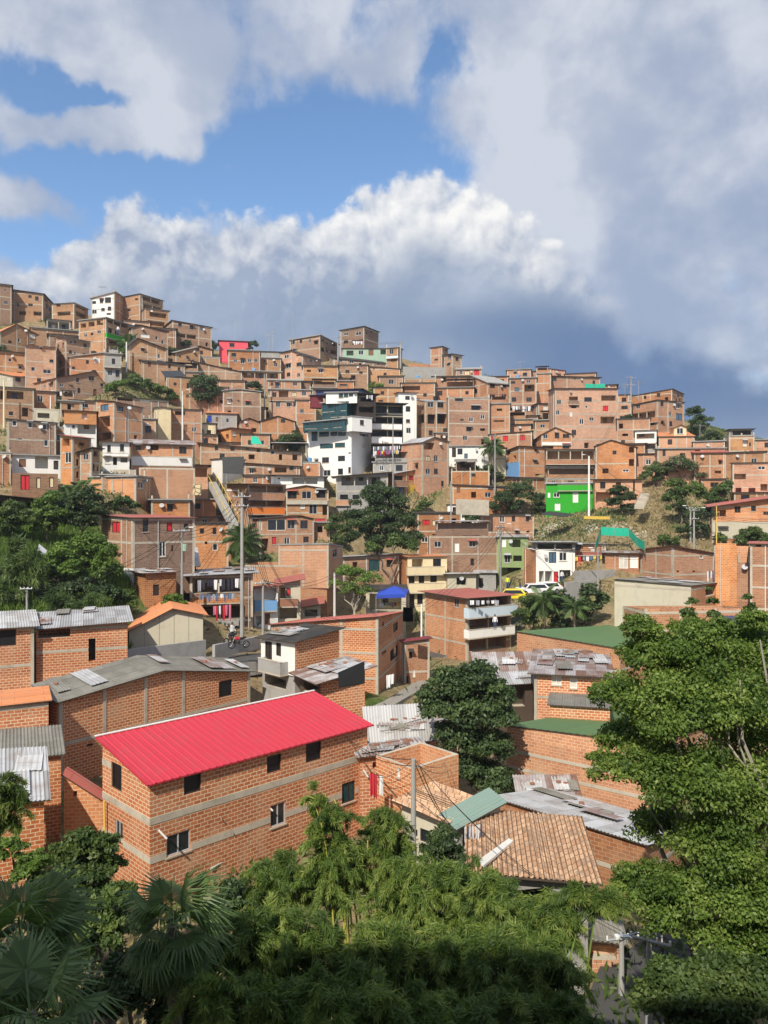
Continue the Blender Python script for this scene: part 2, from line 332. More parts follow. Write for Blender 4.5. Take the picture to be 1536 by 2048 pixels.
leaf_mat('leafflower', (.04,.07,.025), (.09,.13,.04), (.5,.42,.33), .2)
plain_mat('bark', (.17,.14,.11), dirt=.4); plain_mat('barkpale', (.34,.31,.26), dirt=.35); newmat('culm', (.42,.40,.08), .5); newmat('culmgreen', (.16,.24,.06), .5)
# ------------------------------------------------------------------ terrain
TC = [(-500, [(10,-17),(30,-17),(45,-14),(55,-8),(65,-3),(75,1),(85,4),(100,8),(115,14),(130,21),(145,29),(165,40),(185,52),(205,62),(225,60),(300,10),(900,-10)]),
 (0,   [(10,-18),(30,-18.5),(45,-18.7),(57,-16),(63,-13),(68,-9),(75,-5),(85,-1),(100,2.5),(115,8),(130,14),(145,21),(165,31),(185,43),(205,53),(225,52),(300,10),(900,-10)]),
 (250, [(10,-18),(35,-19),(50,-18.7),(62,-15),(72,-11),(80,-7),(90,-4),(103,1.5),(118,7),(130,13),(145,21),(165,32),(185,42),(205,52),(225,50),(300,10),(900,-10)]),
 (420, [(10,-18),(35,-19),(50,-18.5),(60,-16),(72,-12.7),(86,-11),(100,-9.5),(115,-8),(125,-5),(135,1),(145,9),(158,19),(175,29),(195,37),(215,45),(235,42),(300,10),(900,-10)]),
 (640, [(10,-18),(35,-19),(50,-19),(62,-17),(75,-15.5),(95,-14.5),(110,-12),(120,-7.5),(130,-1),(143,3),(152,10),(165,18),(180,26),(200,36),(220,44),(235,42),(300,10),(900,-10)]),
 (800, [(10,-18),(35,-19.5),(50,-19.5),(62,-17.8),(75,-17.4),(95,-17.6),(105,-17),(114,-15),(125,-10),(134,-6),(143,2),(152,8),(165,16),(180,24),(200,35),(222,44),(240,41),(300,10),(900,-10)]),
 (1000,[(10,-18),(35,-19.5),(50,-19),(65,-18),(80,-18),(95,-17),(105,-14.5),(115,-11),(125,-7.5),(135,-4),(145,2),(155,9),(168,17),(182,24),(200,32),(220,38),(240,34),(300,5),(900,-10)]),
 (1200,[(10,-18),(35,-19),(55,-18.8),(70,-17.3),(85,-14.5),(95,-11.5),(105,-7),(118,-2),(135,.8),(145,6),(158,13),(172,20),(190,28),(208,33),(225,30),(300,5),(900,-10)]),
 (1400,[(10,-18),(35,-19),(50,-18),(65,-16.5),(80,-13.5),(95,-11.5),(103,-8.5),(112,-4.5),(125,-1),(135,4),(148,9),(165,15),(180,20),(195,22),(220,18),(300,0),(900,-10)]),
 (1600,[(10,-18),(35,-19),(50,-18),(60,-16.5),(75,-14),(90,-11.5),(100,-8.5),(112,-4),(125,-1.5),(140,2),(155,7),(170,13),(185,15),(200,14),(300,-5),(900,-10)]),
 (2200,[(10,-18),(35,-19),(50,-18),(60,-15),(75,-9.5),(90,-6),(110,-3),(125,-1.5),(140,2),(155,5),(170,8),(185,9),(200,8),(300,-5),(900,-10)])]
_tx = np.array([c[0] for c in TC], float); _tD = [np.array([p[0] for p in c[1]], float) for c in TC]; _tz = [np.array([p[1] for p in c[1]], float) for c in TC]
def terr(X, Y):
    X = np.atleast_1d(np.asarray(X, float)); Y = np.atleast_1d(np.asarray(Y, float))
    px = np.clip(X/np.maximum(Y, 8.0)*F+CX, _tx[0], _tx[-1]-1e-3)
    zc = np.stack([np.interp(Y, _tD[i], _tz[i]) for i in range(len(TC))])
    i = np.clip(np.searchsorted(_tx, px, side='right')-1, 0, len(TC)-2); f = (px-_tx[i])/(_tx[i+1]-_tx[i]); k = np.arange(len(px))
    return zc[i, k]*(1-f)+zc[i+1, k]*f+CZ
def tz(x, y): return float(terr(x, y)[0])
_Ds = np.arange(28, 300, .5)
def hitD(x, y):
    X = (x-CX)/F*_Ds; z = CZ-(y-CY)/F*_Ds; t = terr(X, _Ds); w = np.nonzero(t >= z)[0]
    return float(_Ds[w[0]]) if len(w) else 210.0
def build_terrain():
    mt, nt, b = newmat('ground', (.2,.15,.09), .95, .1)
    ob = nt.nodes.new('ShaderNodeNewGeometry').outputs['Position']
    n1 = noise_(nt, ob, .07, 7, .65); n2 = noise_(nt, ob, .9, 7, .7)
    c = mixc(nt, rng_(nt, n2, .35, .7), (.17,.125,.07), (.34,.27,.15))
    c = mixc(nt, rng_(nt, n1, .53, .66), c, mixc(nt, rng_(nt, n2, .4, .65), (.05,.085,.02), (.13,.16,.045)))
    nt.links.new(c, b.inputs['Base Color'])
    bp = nt.nodes.new('ShaderNodeBump'); bp.inputs['Strength'].default_value = .8; bp.inputs['Distance'].default_value = .25
    nt.links.new(n2, bp.inputs['Height']); nt.links.new(bp.outputs[0], b.inputs['Normal'])
    xs = np.concatenate([np.arange(-560, -200, 15), np.arange(-200, 200, 2.0), np.arange(200, 561, 15)]); ys = np.concatenate([np.arange(-200, 12, 12), np.arange(12, 250, 2.0), np.arange(250, 900, 16)])
    XX, YY = np.meshgrid(xs, ys); Z = terr(XX.ravel(), np.maximum(YY.ravel(), 10))
    rg = np.random.default_rng(3); Z = Z+rg.normal(0, .12, Z.shape)
    me = bpy.data.meshes.new('ground'); nx, ny = len(xs), len(ys)
    V = np.stack([XX.ravel(), YY.ravel(), Z], 1); i = (np.arange(ny-1)[:, None]*nx+np.arange(nx-1)[None]).ravel()
    me.from_pydata(V.tolist(), [], np.stack([i, i+1, i+nx+1, i+nx], 1).tolist()); me.materials.append(mt)
    me.polygons.foreach_set('use_smooth', [True]*len(me.polygons))
    o = bpy.data.objects.new('ground', me); COL.objects.link(o); tag(o, kind='structure')
build_terrain()
# ------------------------------------------------------------------ houses
ROOF_OH = {'flat': .12, 'none': 0, 'slab': .35}
def pslope(z0, z1, w, s): return z0+(z1-z0)*s/w
class Vol: pass
def inter(P, d, x):
    """distance along d from P at which the picture column x is reached"""
    u = (x-CX)/F; return (u*P.y-P.x)/(d.x-u*d.y)
def volume(root, x1, x0, x2, yt, yb, D, yaw=None, tl=None, tr=None, d=None, w=None, m='brick', mL=None, roof='flat', gR=None, gL=None,
           W=None, s=None, ext=3.0, frame=True, cols=True, oh=None, B=(), seed=0, near=None, wname='wall', rim=None, kit='d', awn=(), up=0.0, bandh=.22):
    rs = random.Random(seed); v = Vol(); P0 = ray(x0, yt, D)
    near = D < 70 if near is None else near
    a, b = x0-x1, x2-x0
    if yaw is not None: yw = R(yaw)
    elif a < 3: yw = -math.atan(((x0+x2)/2-CX)/F)
    elif b < 3: yw = math.pi/2-math.atan(((x0+x1)/2-CX)/F)
    else: yw = min(max(math.atan2(a, b), R(12)), R(78))-math.atan((x0-CX)/F)
    dR = Vector((math.cos(yw), math.sin(yw), 0)); dL = Vector((-math.sin(yw), math.cos(yw), 0)); B0 = Vector((P0.x, P0.y, 0))
    wR = inter(B0, dR, x2) if b >= 3 else (w or 6.0); wL = inter(B0, dL, x1) if a >= 3 else (d or 7.0)
    if b >= 3 and (wR < 0 or wR > 60): wR = 8
    if a >= 3 and (wL < 0 or wL > 60): wL = 8
    if d and a < 3: wL = d
    PR = B0+dR*wR; PL = B0+dL*wL; PB = PR+dL*wL
    zy = lambda y, P: CZ-(y-CY)/F*P.y
    zN = P0.z; zR = zy(tr, PR) if tr is not None else zN; zL = zy(tl, PL) if tl is not None else zN
    if tl is None and up: zL = zN+up
    zB = zL+zR-zN
    zb = zy(yb, B0); z0 = zb-ext
    sa = za = None
    if gR: sa = min(max(inter(B0, dR, gR[0]), .3), wR-.3); za = zy(gR[1], B0+dR*sa)
    ta = None
    if gL: ta = min(max(inter(B0, dL, gL[0]), .3), wL-.3); za = zy(gL[1], B0+dL*ta)
    def top(sx, t):
        z = zN+(zR-zN)*sx/wR+(zL-zN)*t/wL
        if sa is not None:
            f = sx/sa if sx < sa else (wR-sx)/(wR-sa); z += (za-(zN+(zR-zN)*sa/wR))*f
        if ta is not None:
            f = t/ta if t < ta else (wL-t)/(wL-ta); z += (za-(zN+(zL-zN)*ta/wL))*f
        return z
    v.top = top; v.z0 = z0; v.B0, v.dR, v.dL, v.wR, v.wL = B0, dR, dL, wR, wL
    hgt = min(zN, zR, zL)-zb; n = s or max(1, round(hgt/2.65)); sh = hgt/n; v.sh = sh; v.n = n
    # ---- openings
    holes = {'R': [], 'L': []}
    def addhole(f, s0, s1, h0, h1, ty):
        wd = wR if f == 'R' else wL
        s0 = max(.12, s0); s1 = min(wd-.12, s1)
        if s1-s0 < .18: return
        tm = min(top(s0, 0), top(s1, 0)) if f == 'R' else min(top(0, s0), top(0, s1))
        h1 = min(h1, tm-.1); h0 = max(h0, z0+.05)
        if h1-h0 < .18: return
        for q in holes[f]:
            if s0 < q[1]+.06 and s1 > q[0]-.06 and h0 < q[3]+.06 and h1 > q[2]-.06: return
        holes[f].append((s0, s1, h0, h1, ty))
    if W is not None:
        for q in W:
            xc, yc, ww, hh = q[:4]; ty = q[4] if len(q) > 4 else 'w'
            f = 'R' if (xc >= x0 or a < 3) and b >= 3 else 'L'; dd = dR if f == 'R' else dL
            sA, sB = sorted((inter(B0, dd, xc-ww/2), inter(B0, dd, xc+ww/2))); pc = B0+dd*(sA+sB)/2
            zc = zy(yc, pc); hz = hh/F*pc.y/2
            addhole(f, sA, sB, zc-hz, zc+hz, ty)
    else:
        for f, wd, px in (('R', wR, b), ('L', wL, a)):
            if px < 8: continue
            for k in range(n):
                cnt = max(1, int(wd/3.0))
                for j in range(cnt):
                    if rs.random() < (.3 if f == 'R' else .45): continue
                    c = wd*(j+.5)/cnt+rs.uniform(-.3, .3); ww = rs.choice((.8,.95,1.1,1.3)); zc = zb+sh*k+sh*.56; hh = rs.choice((.8,1.0,1.15))
                    addhole(f, c-ww/2, c+ww/2, zc-hh/2, zc+hh/2, rs.choice('wwwWwk'))
    if D > 105 and (m.startswith('brick')) and W is not None and len(W):
        for f, wd, px in (('R', wR, b), ('L', wL, a)):
            if px < 14: continue
            for k in range(n):
                for j in range(max(1, int(wd/2.4))):
                    if rs.random() < .5:
                        c = wd*(j+.5)/max(1, int(wd/2.4)); zc = zb+sh*k+sh*.56; ww = rs.choice((.6,.9,1.1)); hh = rs.choice((.5,.9,1.1)); ok = all(not (c-ww/2 < q[1]+.7 and c+ww/2 > q[0]-.7 and zc-hh/2 < q[3]+.4 and zc+hh/2 > q[2]-.4) for q in holes[f])
                        if ok: addhole(f, c-ww/2, c+ww/2, zc-hh/2, zc+hh/2, rs.choice('wwkwWoo'))
    mw = MAT[m]; ml = MAT[mL or m]; wall = MB(); dk = MAT[m]
    def face(O, dd, wd, tf, hs, mat, inn):
        cuts = {0.0, wd}
        for q in hs: cuts |= {q[0], q[1]}
        ap = sa if (abs(wd-wR) < 1e-9 and dd in (dR, -dR)) else None
        for e in tf[1]: cuts.add(e)
        cs = sorted(cuts); tp = tf[0]
        for A, Bq in zip(cs, cs[1:]):
            if Bq-A < 1e-4: continue
            mid = (A+Bq)/2; act = sorted([q for q in hs if q[0] <= mid <= q[1]], key=lambda q: q[2]); z = z0
            pA, pB = O+dd*A, O+dd*Bq
            def quad(za_, zb_, zc_, zd_):
                wall.poly([(pA.x,pA.y,za_),(pB.x,pB.y,zb_),(pB.x,pB.y,zc_),(pA.x,pA.y,zd_)], mat, [(A,za_),(Bq,zb_),(Bq,zc_),(A,zd_)])
            for q in act:
                quad(z, z, q[2], q[2]); z = q[3]
            quad(z, z, tp(Bq), tp(A))
        for q in hs:
            dep = {'o': 1.7, 'k': .9, 'O': 2.6}.get(q[4], .16); I = inn*dep
            a0 = O+dd*q[0]; a1 = O+dd*q[1]; c = [Vector((a0.x,a0.y,q[2])), Vector((a1.x,a1.y,q[2])), Vector((a1.x,a1.y,q[3])), Vector((a0.x,a0.y,q[3]))]
            for i in range(4):
                p, r_ = c[i], c[(i+1) % 4]; l = (r_-p).length
                wall.poly([p, r_, r_+I, p+I], MAT['concrete'] if q[4] in 'oO' and i in (0, 2) else mat, [(0,0),(l,0),(l,dep),(0,dep)])
            if q[4] in 'okO':
                bm_ = {'o': m, 'O': m, 'k': 'black'}[q[4]]  # black backing paints a dark interior into unglazed openings
                wall.poly([x+I for x in c], MAT[bm_], [(q[0],q[2]),(q[1],q[2]),(q[1],q[3]),(q[0],q[3])])
    apR = [sa] if sa is not None else []; apL = [ta] if ta is not None else []
    face(B0, dR, wR, (lambda q: top(q, 0), apR), holes['R'], mw, dL)
    face(B0, dL, wL, (lambda q: top(0, q), apL), holes['L'], ml, dR)
    face(PL, dR, wR, (lambda q: top(q, wL), apR), [], mw, -dL)
    face(PR, dL, wL, (lambda q: top(wR, q), apL), [], ml, -dR)
    if root is None:
        bz = Vector((B0.x, B0.y, zb)); root = empty(name_of(m, roof), bz)
    v.root = root
    wobj = wall.build(wname, root); v.wall = wobj; v.holes = holes
    # ---- windows
    for f, O, dd, inn in (('R', B0, dR, dL), ('L', B0, dL, dR)):
        for q in holes[f]:
            ty = q[4]
            if ty in 'okO':
                if ty in 'oO' and (q[1]-q[0]) > 2.2 and kit != 'n':    # the back wall of a loggia has its own door and windows, the front its posts
                    I = inn*(1.66 if ty == 'o' else 2.56); nn = max(1, int((q[1]-q[0])/2.2))
                    for j in range(nn):
                        c_ = q[0]+(q[1]-q[0])*(j+.5)/nn; w_ = .8; h_ = min(1.95, q[3]-q[2]-.15) if rs.random() < .5 else .95
                        zz = q[2]+.02 if h_ > 1.2 else q[2]+.9
                        if zz+h_ > q[3]-.05: h_ = q[3]-.05-zz
                        if h_ < .3: continue
                        g = MB(); p = O+dd*(c_-w_/2)+I; g.obox(Vector((p.x,p.y,zz)), dd*w_, Vector((0,0,h_)), -inn*.05, MAT[rs.choice(('glass','wood','framedark','glass','white'))])
                        g.build('door' if h_ > 1.2 else 'window', root)
                    if nn > 1:
                        for j in range(1, nn):
                            g = MB(); p = O+dd*(q[0]+(q[1]-q[0])*j/nn-.09)+inn*.06; g.obox(Vector((p.x,p.y,q[2])), dd*.18, inn*.18, Vector((0,0,q[3]-q[2])), MAT['concrete'])
                            g.build('post', root)
                continue
            s0, s1, h0, h1 = q[:4]; P = O+dd*s0+inn*.10; ww, hh = s1-s0, h1-h0; U = dd; up_ = Vector((0,0,1)); p = Vector((P.x,P.y,h0))
            gm = {'w':'glass','W':'glass','r':'redcloth','c':'curtain','t':'teal','b':'glassblue','d':'wood','D':'white','m':'framedark','y':'cream','K':'black','l':'tarpblue'}[ty]  # K panes are plain black, the gloom of the room put into colour
            fm = {'W':'framewhite','c':'framewhite','d':'framebrown','D':'framewhite','w':rs.choice(('framedark','framebrown','alu')),'r':'framedark'}.get(ty, 'framedark')
            g = MB(); g.poly([p, p+U*ww, p+U*ww+up_*hh, p+up_*hh], MAT[gm], [(0,0),(ww,0),(ww,hh),(0,hh)])
            fr = MB() if near else g; t = .055 if near else .07; e = -inn*.05; q0 = p+inn*-.01
            fr.obox(q0, U*ww, up_*t, e, MAT[fm]); fr.obox(q0+up_*(hh-t), U*ww, up_*t, e, MAT[fm])
            fr.obox(q0+up_*t, U*t, up_*(hh-2*t), e, MAT[fm]); fr.obox(q0+U*(ww-t)+up_*t, U*t, up_*(hh-2*t), e, MAT[fm])
            if ww > .7 and ty not in 'dDK': fr.obox(q0+U*(ww/2-t/2)+up_*t, U*t, up_*(hh-2*t), e, MAT[fm])
            wo = g.build('door' if ty in 'dD' else 'window', root)
            if near: fr.build('frame', wo)
            if ty in 'wWcrtb' and hh < 1.6 and (near or rs.random() < .5):
                si = MB(); a_ = Vector((O.x,O.y,0))+dd*(s0-.06); si.obox(Vector((a_.x,a_.y,h0-.09)), U*(ww+.12), up_*.085, -inn*.07, MAT['concrete']); si.build('sill', wo)
    # ---- concrete frame, proud of the brick
    if frame:
        g = MB(); cm = MAT['concrete']
        for f, O, dd, inn, wd, px, tf in (('R', B0, dR, dL, wR, b, lambda q: top(q, 0)), ('L', B0, dL, dR, wL, a, lambda q: top(0, q))):
            if px < 4: continue
            for k in range(1, n+1 if roof in ('flat', 'none') or sa is None else n):
                zc = zb+sh*k-(.13 if k == n else 0)
                hs = sorted([q for q in holes[f] if q[2]-.02 < zc+.12 and q[3]+.02 > zc-.12], key=lambda q: q[0]); x = 0.0; segs = []
                for q in hs: segs.append((x, q[0]-.02)); x = q[1]+.02
                segs.append((x, wd))
                for A, Bq in segs:
                    if Bq-A < .15: continue
                    if min(tf(A), tf(Bq)) < zc+bandh/2: continue
                    p = O+dd*A; g.obox(Vector((p.x,p.y,zc-bandh/2)), dd*(Bq-A), Vector((0,0,bandh)), -inn*.022, cm)
            if cols:
                nc = max(1, round(wd/3.4)); cw = .24
                for j in range(nc+1):
                    c = min(max(wd*j/nc, cw/2), wd-cw/2)
                    if 0 < j < nc and any(q[0] < c+cw/2+.03 and q[1] > c-cw/2-.03 for q in holes[f]): continue
                    zt = min(tf(c-cw/2), tf(c+cw/2))-.02; p = O+dd*(c-cw/2)
                    g.obox(Vector((p.x,p.y,z0)), dd*cw, Vector((0,0,zt-z0)), -inn*.032, cm)
        g.build('concrete_frame', root)
    # ---- balconies
    for q in B:
        xa, xb, ya, yb_, cn = q[:5]; out = q[5] if len(q) > 5 else .9; xc = (xa+xb)/2
        f = 'R' if (xc >= x0 or a < 3) and b >= 3 else 'L'; dd, inn = (dR, dL) if f == 'R' else (dL, dR); wd = wR if f == 'R' else wL
        O2 = B0-inn*out; sA, sB = sorted((inter(O2, dd, xa), inter(O2, dd, xb))); sA = max(sA, -.5); sB = min(sB, wd+.8)
        pc = O2+dd*(sA+sB)/2; zt, zl = zy(ya, pc), zy(yb_, pc); h = zt-zl
        if sB-sA < .4: continue
        p = O2+dd*sA; g = MB(); mt_ = MAT[cn]
        g.obox(Vector((p.x,p.y,zl-.14)), dd*(sB-sA), inn*(out-.02), Vector((0,0,.14)), MAT['concrete'])
        bo = g.build('balcony', root); g = MB()
        g.obox(Vector((p.x,p.y,zl)), dd*(sB-sA), inn*.12, Vector((0,0,h)), mt_)
        g.obox(Vector((p.x,p.y,zl))+inn*.12, dd*.12, inn*(out-.14), Vector((0,0,h)), mt_)
        g.obox(Vector((p.x,p.y,zl))+inn*.12+dd*(sB-sA-.12), dd*.12, inn*(out-.14), Vector((0,0,h)), mt_)
        g.obox(Vector((p.x,p.y,zl+h))-inn*.03-dd*.03, dd*(sB-sA+.06), inn*.2, Vector((0,0,.06)), MAT['concrete'])
        g.build('parapet', bo)
    # ---- roof
    if roof != 'none':
        oh_ = ROOF_OH.get(roof, .32) if oh is None else oh
        th = .16 if roof in ('flat', 'slab') else (.09 if roof == 'tile' else .05)
        rm = MAT['concgrey' if roof in ('flat', 'slab') else roof]; g = MB()
        S = [(-oh_, wR+oh_)] if sa is None else [(-oh_, sa), (sa, wR+oh_)]
        T = [(-oh_, wL+oh_)] if ta is None else [(-oh_, ta), (ta, wL+oh_)]
        def ext_top(sx, t, s_, t_):
            # value extended linearly past the eaves from inside the patch
            cs_ = min(max(sx, 0), wR); ct = min(max(t, 0), wL); z = top(cs_, ct); e_ = .05
            if sx != cs_: i_ = cs_+(e_ if sx < cs_ else -e_); z += (top(cs_, ct)-top(i_, ct))/(cs_-i_)*(sx-cs_)
            if t != ct: i_ = ct+(e_ if t < ct else -e_); z += (top(cs_, ct)-top(cs_, i_))/(ct-i_)*(t-ct)
            return z
        for s_ in S:
            for t_ in T:
                along_s = (sa is not None) or (ta is None and abs(zR-zN)/wR > abs(zL-zN)/wL)   # direction of the fall
                corr = D < 80 and roof not in ('flat', 'slab', 'none')
                per = {'tile': .22, 'redsheet': .42, 'greensheet': .5}.get(roof, .19); amp = {'tile': .045, 'redsheet': .03, 'greensheet': .015}.get(roof, .028)
                L0 = (t_[1]-t_[0]) if along_s else (s_[1]-s_[0]); nn = min(520, max(2, int(L0/per*(4 if roof != 'redsheet' else 8)))) if corr else 1
                ml_ = 2 if roof != 'tile' or not corr else max(2, int(((s_[1]-s_[0]) if along_s else (t_[1]-t_[0]))/.42))
                grid = []
                for i in range(nn+1):
                    q_ = i/nn*L0; ph = q_/per
                    if roof == 'redsheet': bump_ = amp if (ph % 1) < .2 else 0
                    else: bump_ = amp*math.sin(2*math.pi*ph)
                    if not corr: bump_ = 0
                    row = []
                    for j in range(ml_):
                        fr_ = j/(ml_-1)
                        if along_s: sx, t = s_[0]+(s_[1]-s_[0])*fr_, t_[0]+q_
                        else: sx, t = s_[0]+q_, t_[0]+(t_[1]-t_[0])*fr_
                        jt = (rs.uniform(-.018, .018) if roof == 'tile' else 0)
                        p = B0+dR*sx+dL*t; row.append((Vector((p.x,p.y,ext_top(sx,t,s_,t_)+th+bump_*(1 if corr else 0)+.02+jt)), ((t, sx) if not along_s else (sx, t))))
                    grid.append(row)
                for i in range(nn):
                    for j in range(ml_-1):
                        A, b_, c_, d_ = grid[i][j], grid[i+1][j], grid[i+1][j+1], grid[i][j+1]
                        pts = [A[0], b_[0], c_[0], d_[0]]; uv = [A[1], b_[1], c_[1], d_[1]]
                        if (pts[1]-pts[0]).cross(pts[2]-pts[0]).z < 0: pts.reverse(); uv.reverse()
                        g.poly(pts, rm, uv)
                dn = Vector((0,0,-th))
                cs = [B0+dR*x+dL*t for x, t in ((s_[0],t_[0]),(s_[1],t_[0]),(s_[1],t_[1]),(s_[0],t_[1]))]
                zz = [ext_top(x, t, s_, t_)+th+.005 for x, t in ((s_[0],t_[0]),(s_[1],t_[0]),(s_[1],t_[1]),(s_[0],t_[1]))]
                cp = [Vector((p.x,p.y,z)) for p, z in zip(cs, zz)]
                g.poly([p+dn for p in cp][::-1], rm)
                em = MAT['darkwood'] if roof not in ('flat','slab','redsheet') else rm
                for i in range(4):
                    p, q2 = cp[i], cp[(i+1) % 4]; g.poly([p+dn, q2+dn, q2, p], em)
        g.build('roof', root)
    elif rim:
        g = MB(); t = rim
        for O, dd, inn, wd, t0, t1 in ((B0,dR,dL,wR,zN,zR),(PL,dR,-dL,wR,zL,zB),(B0,dL,dR,wL,zN,zL),(PR,dL,-dR,wL,zR,zB)):
            sl = (t1-t0)/wd
            for s0_, s1_ in ((0, wd),):
                p = Vector((O.x,O.y,t0)); q2 = Vector((O+dd*wd).to_tuple()); q2.z = t1; i_ = inn*t
                dz = Vector((0,0,-.2))
                if dd is dL: p = p+dL*t+Vector((0,0,sl*t)); q2 = q2-dL*t-Vector((0,0,sl*t))
                g.poly([p, q2, q2+i_, p+i_] if dd.cross(inn).z > 0 else [p+i_, q2+i_, q2, p], MAT['concrete'])
                a2 = p+i_; b2 = q2+i_; g.poly([a2, b2, Vector((b2.x,b2.y,z0)), Vector((a2.x,a2.y,z0))], mw, [(0,a2.z),(wd,b2.z),(wd,z0),(0,z0)])
        g.build('rim_beam', root)
    return v
def name_of(m, roof):
    if m.startswith('brick'): return 'brick_house'
    return {'white':'white_house','cream':'cream_house','green':'green_house','olive':'green_house','pink':'pink_house','blue':'blue_house'}.get(m, 'plastered_house')
NH = [0]; HOUSES = []; VOLS = []
def H(label, x1, x0, x2, yt, yb, D=None, X=(), cat='house', name=None, group='houses on the hillside', **k):
    NH[0] += 1
    if D is None: D = hitD(x0 if x0 > x1+3 or x0 == x1 else (x0+x1)/2, yb+11); k.setdefault('ext', 5)
    k.setdefault('seed', NH[0]*17); q_ = random.Random(NH[0]*5+1)
    if 'roof' not in k and D > 90:
        z = q_.random()
        if z < .35: k['roof'] = 'flat'; k['oh'] = q_.choice((.1,.3,.4))
        elif z < .62: k['roof'] = 'dark'; k['oh'] = .5; k.setdefault('up', q_.uniform(.1,.5) if 'tl' not in k else 0)
        elif z < .82: k['roof'] = 'fiber'; k['oh'] = .45; k.setdefault('up', q_.uniform(.1,.6) if 'tl' not in k else 0)
        else: k['roof'] = 'redold'; k['oh'] = .4; k.setdefault('up', q_.uniform(.1,.4) if 'tl' not in k else 0)
    v = volume(None, x1, x0, x2, yt, yb, D, **k); r = v.root; r.name = name or name_of(k.get('m', 'brick'), k.get('roof', 'flat'))
    tag(r, label, cat, group); HOUSES.append((label, D, v.wR, v.wL, v.sh, v.n))
    for q in X:
        q = dict(q); b = q.pop('b'); dD = q.pop('dD', 0); nm = q.pop('n', 'upper_storey'); q.setdefault('ext', 0); q.setdefault('seed', NH[0]*31)
        if 'mm' in q: q['m'] = q.pop('mm')
        else: q.setdefault('m', k.get('m', 'brick'))
        volume(r, *b, D+dD, wname=nm, **q)
    v.D = D; VOLS.append(v)
    if D > 78: clutter(v, r, q_, k)
    return v
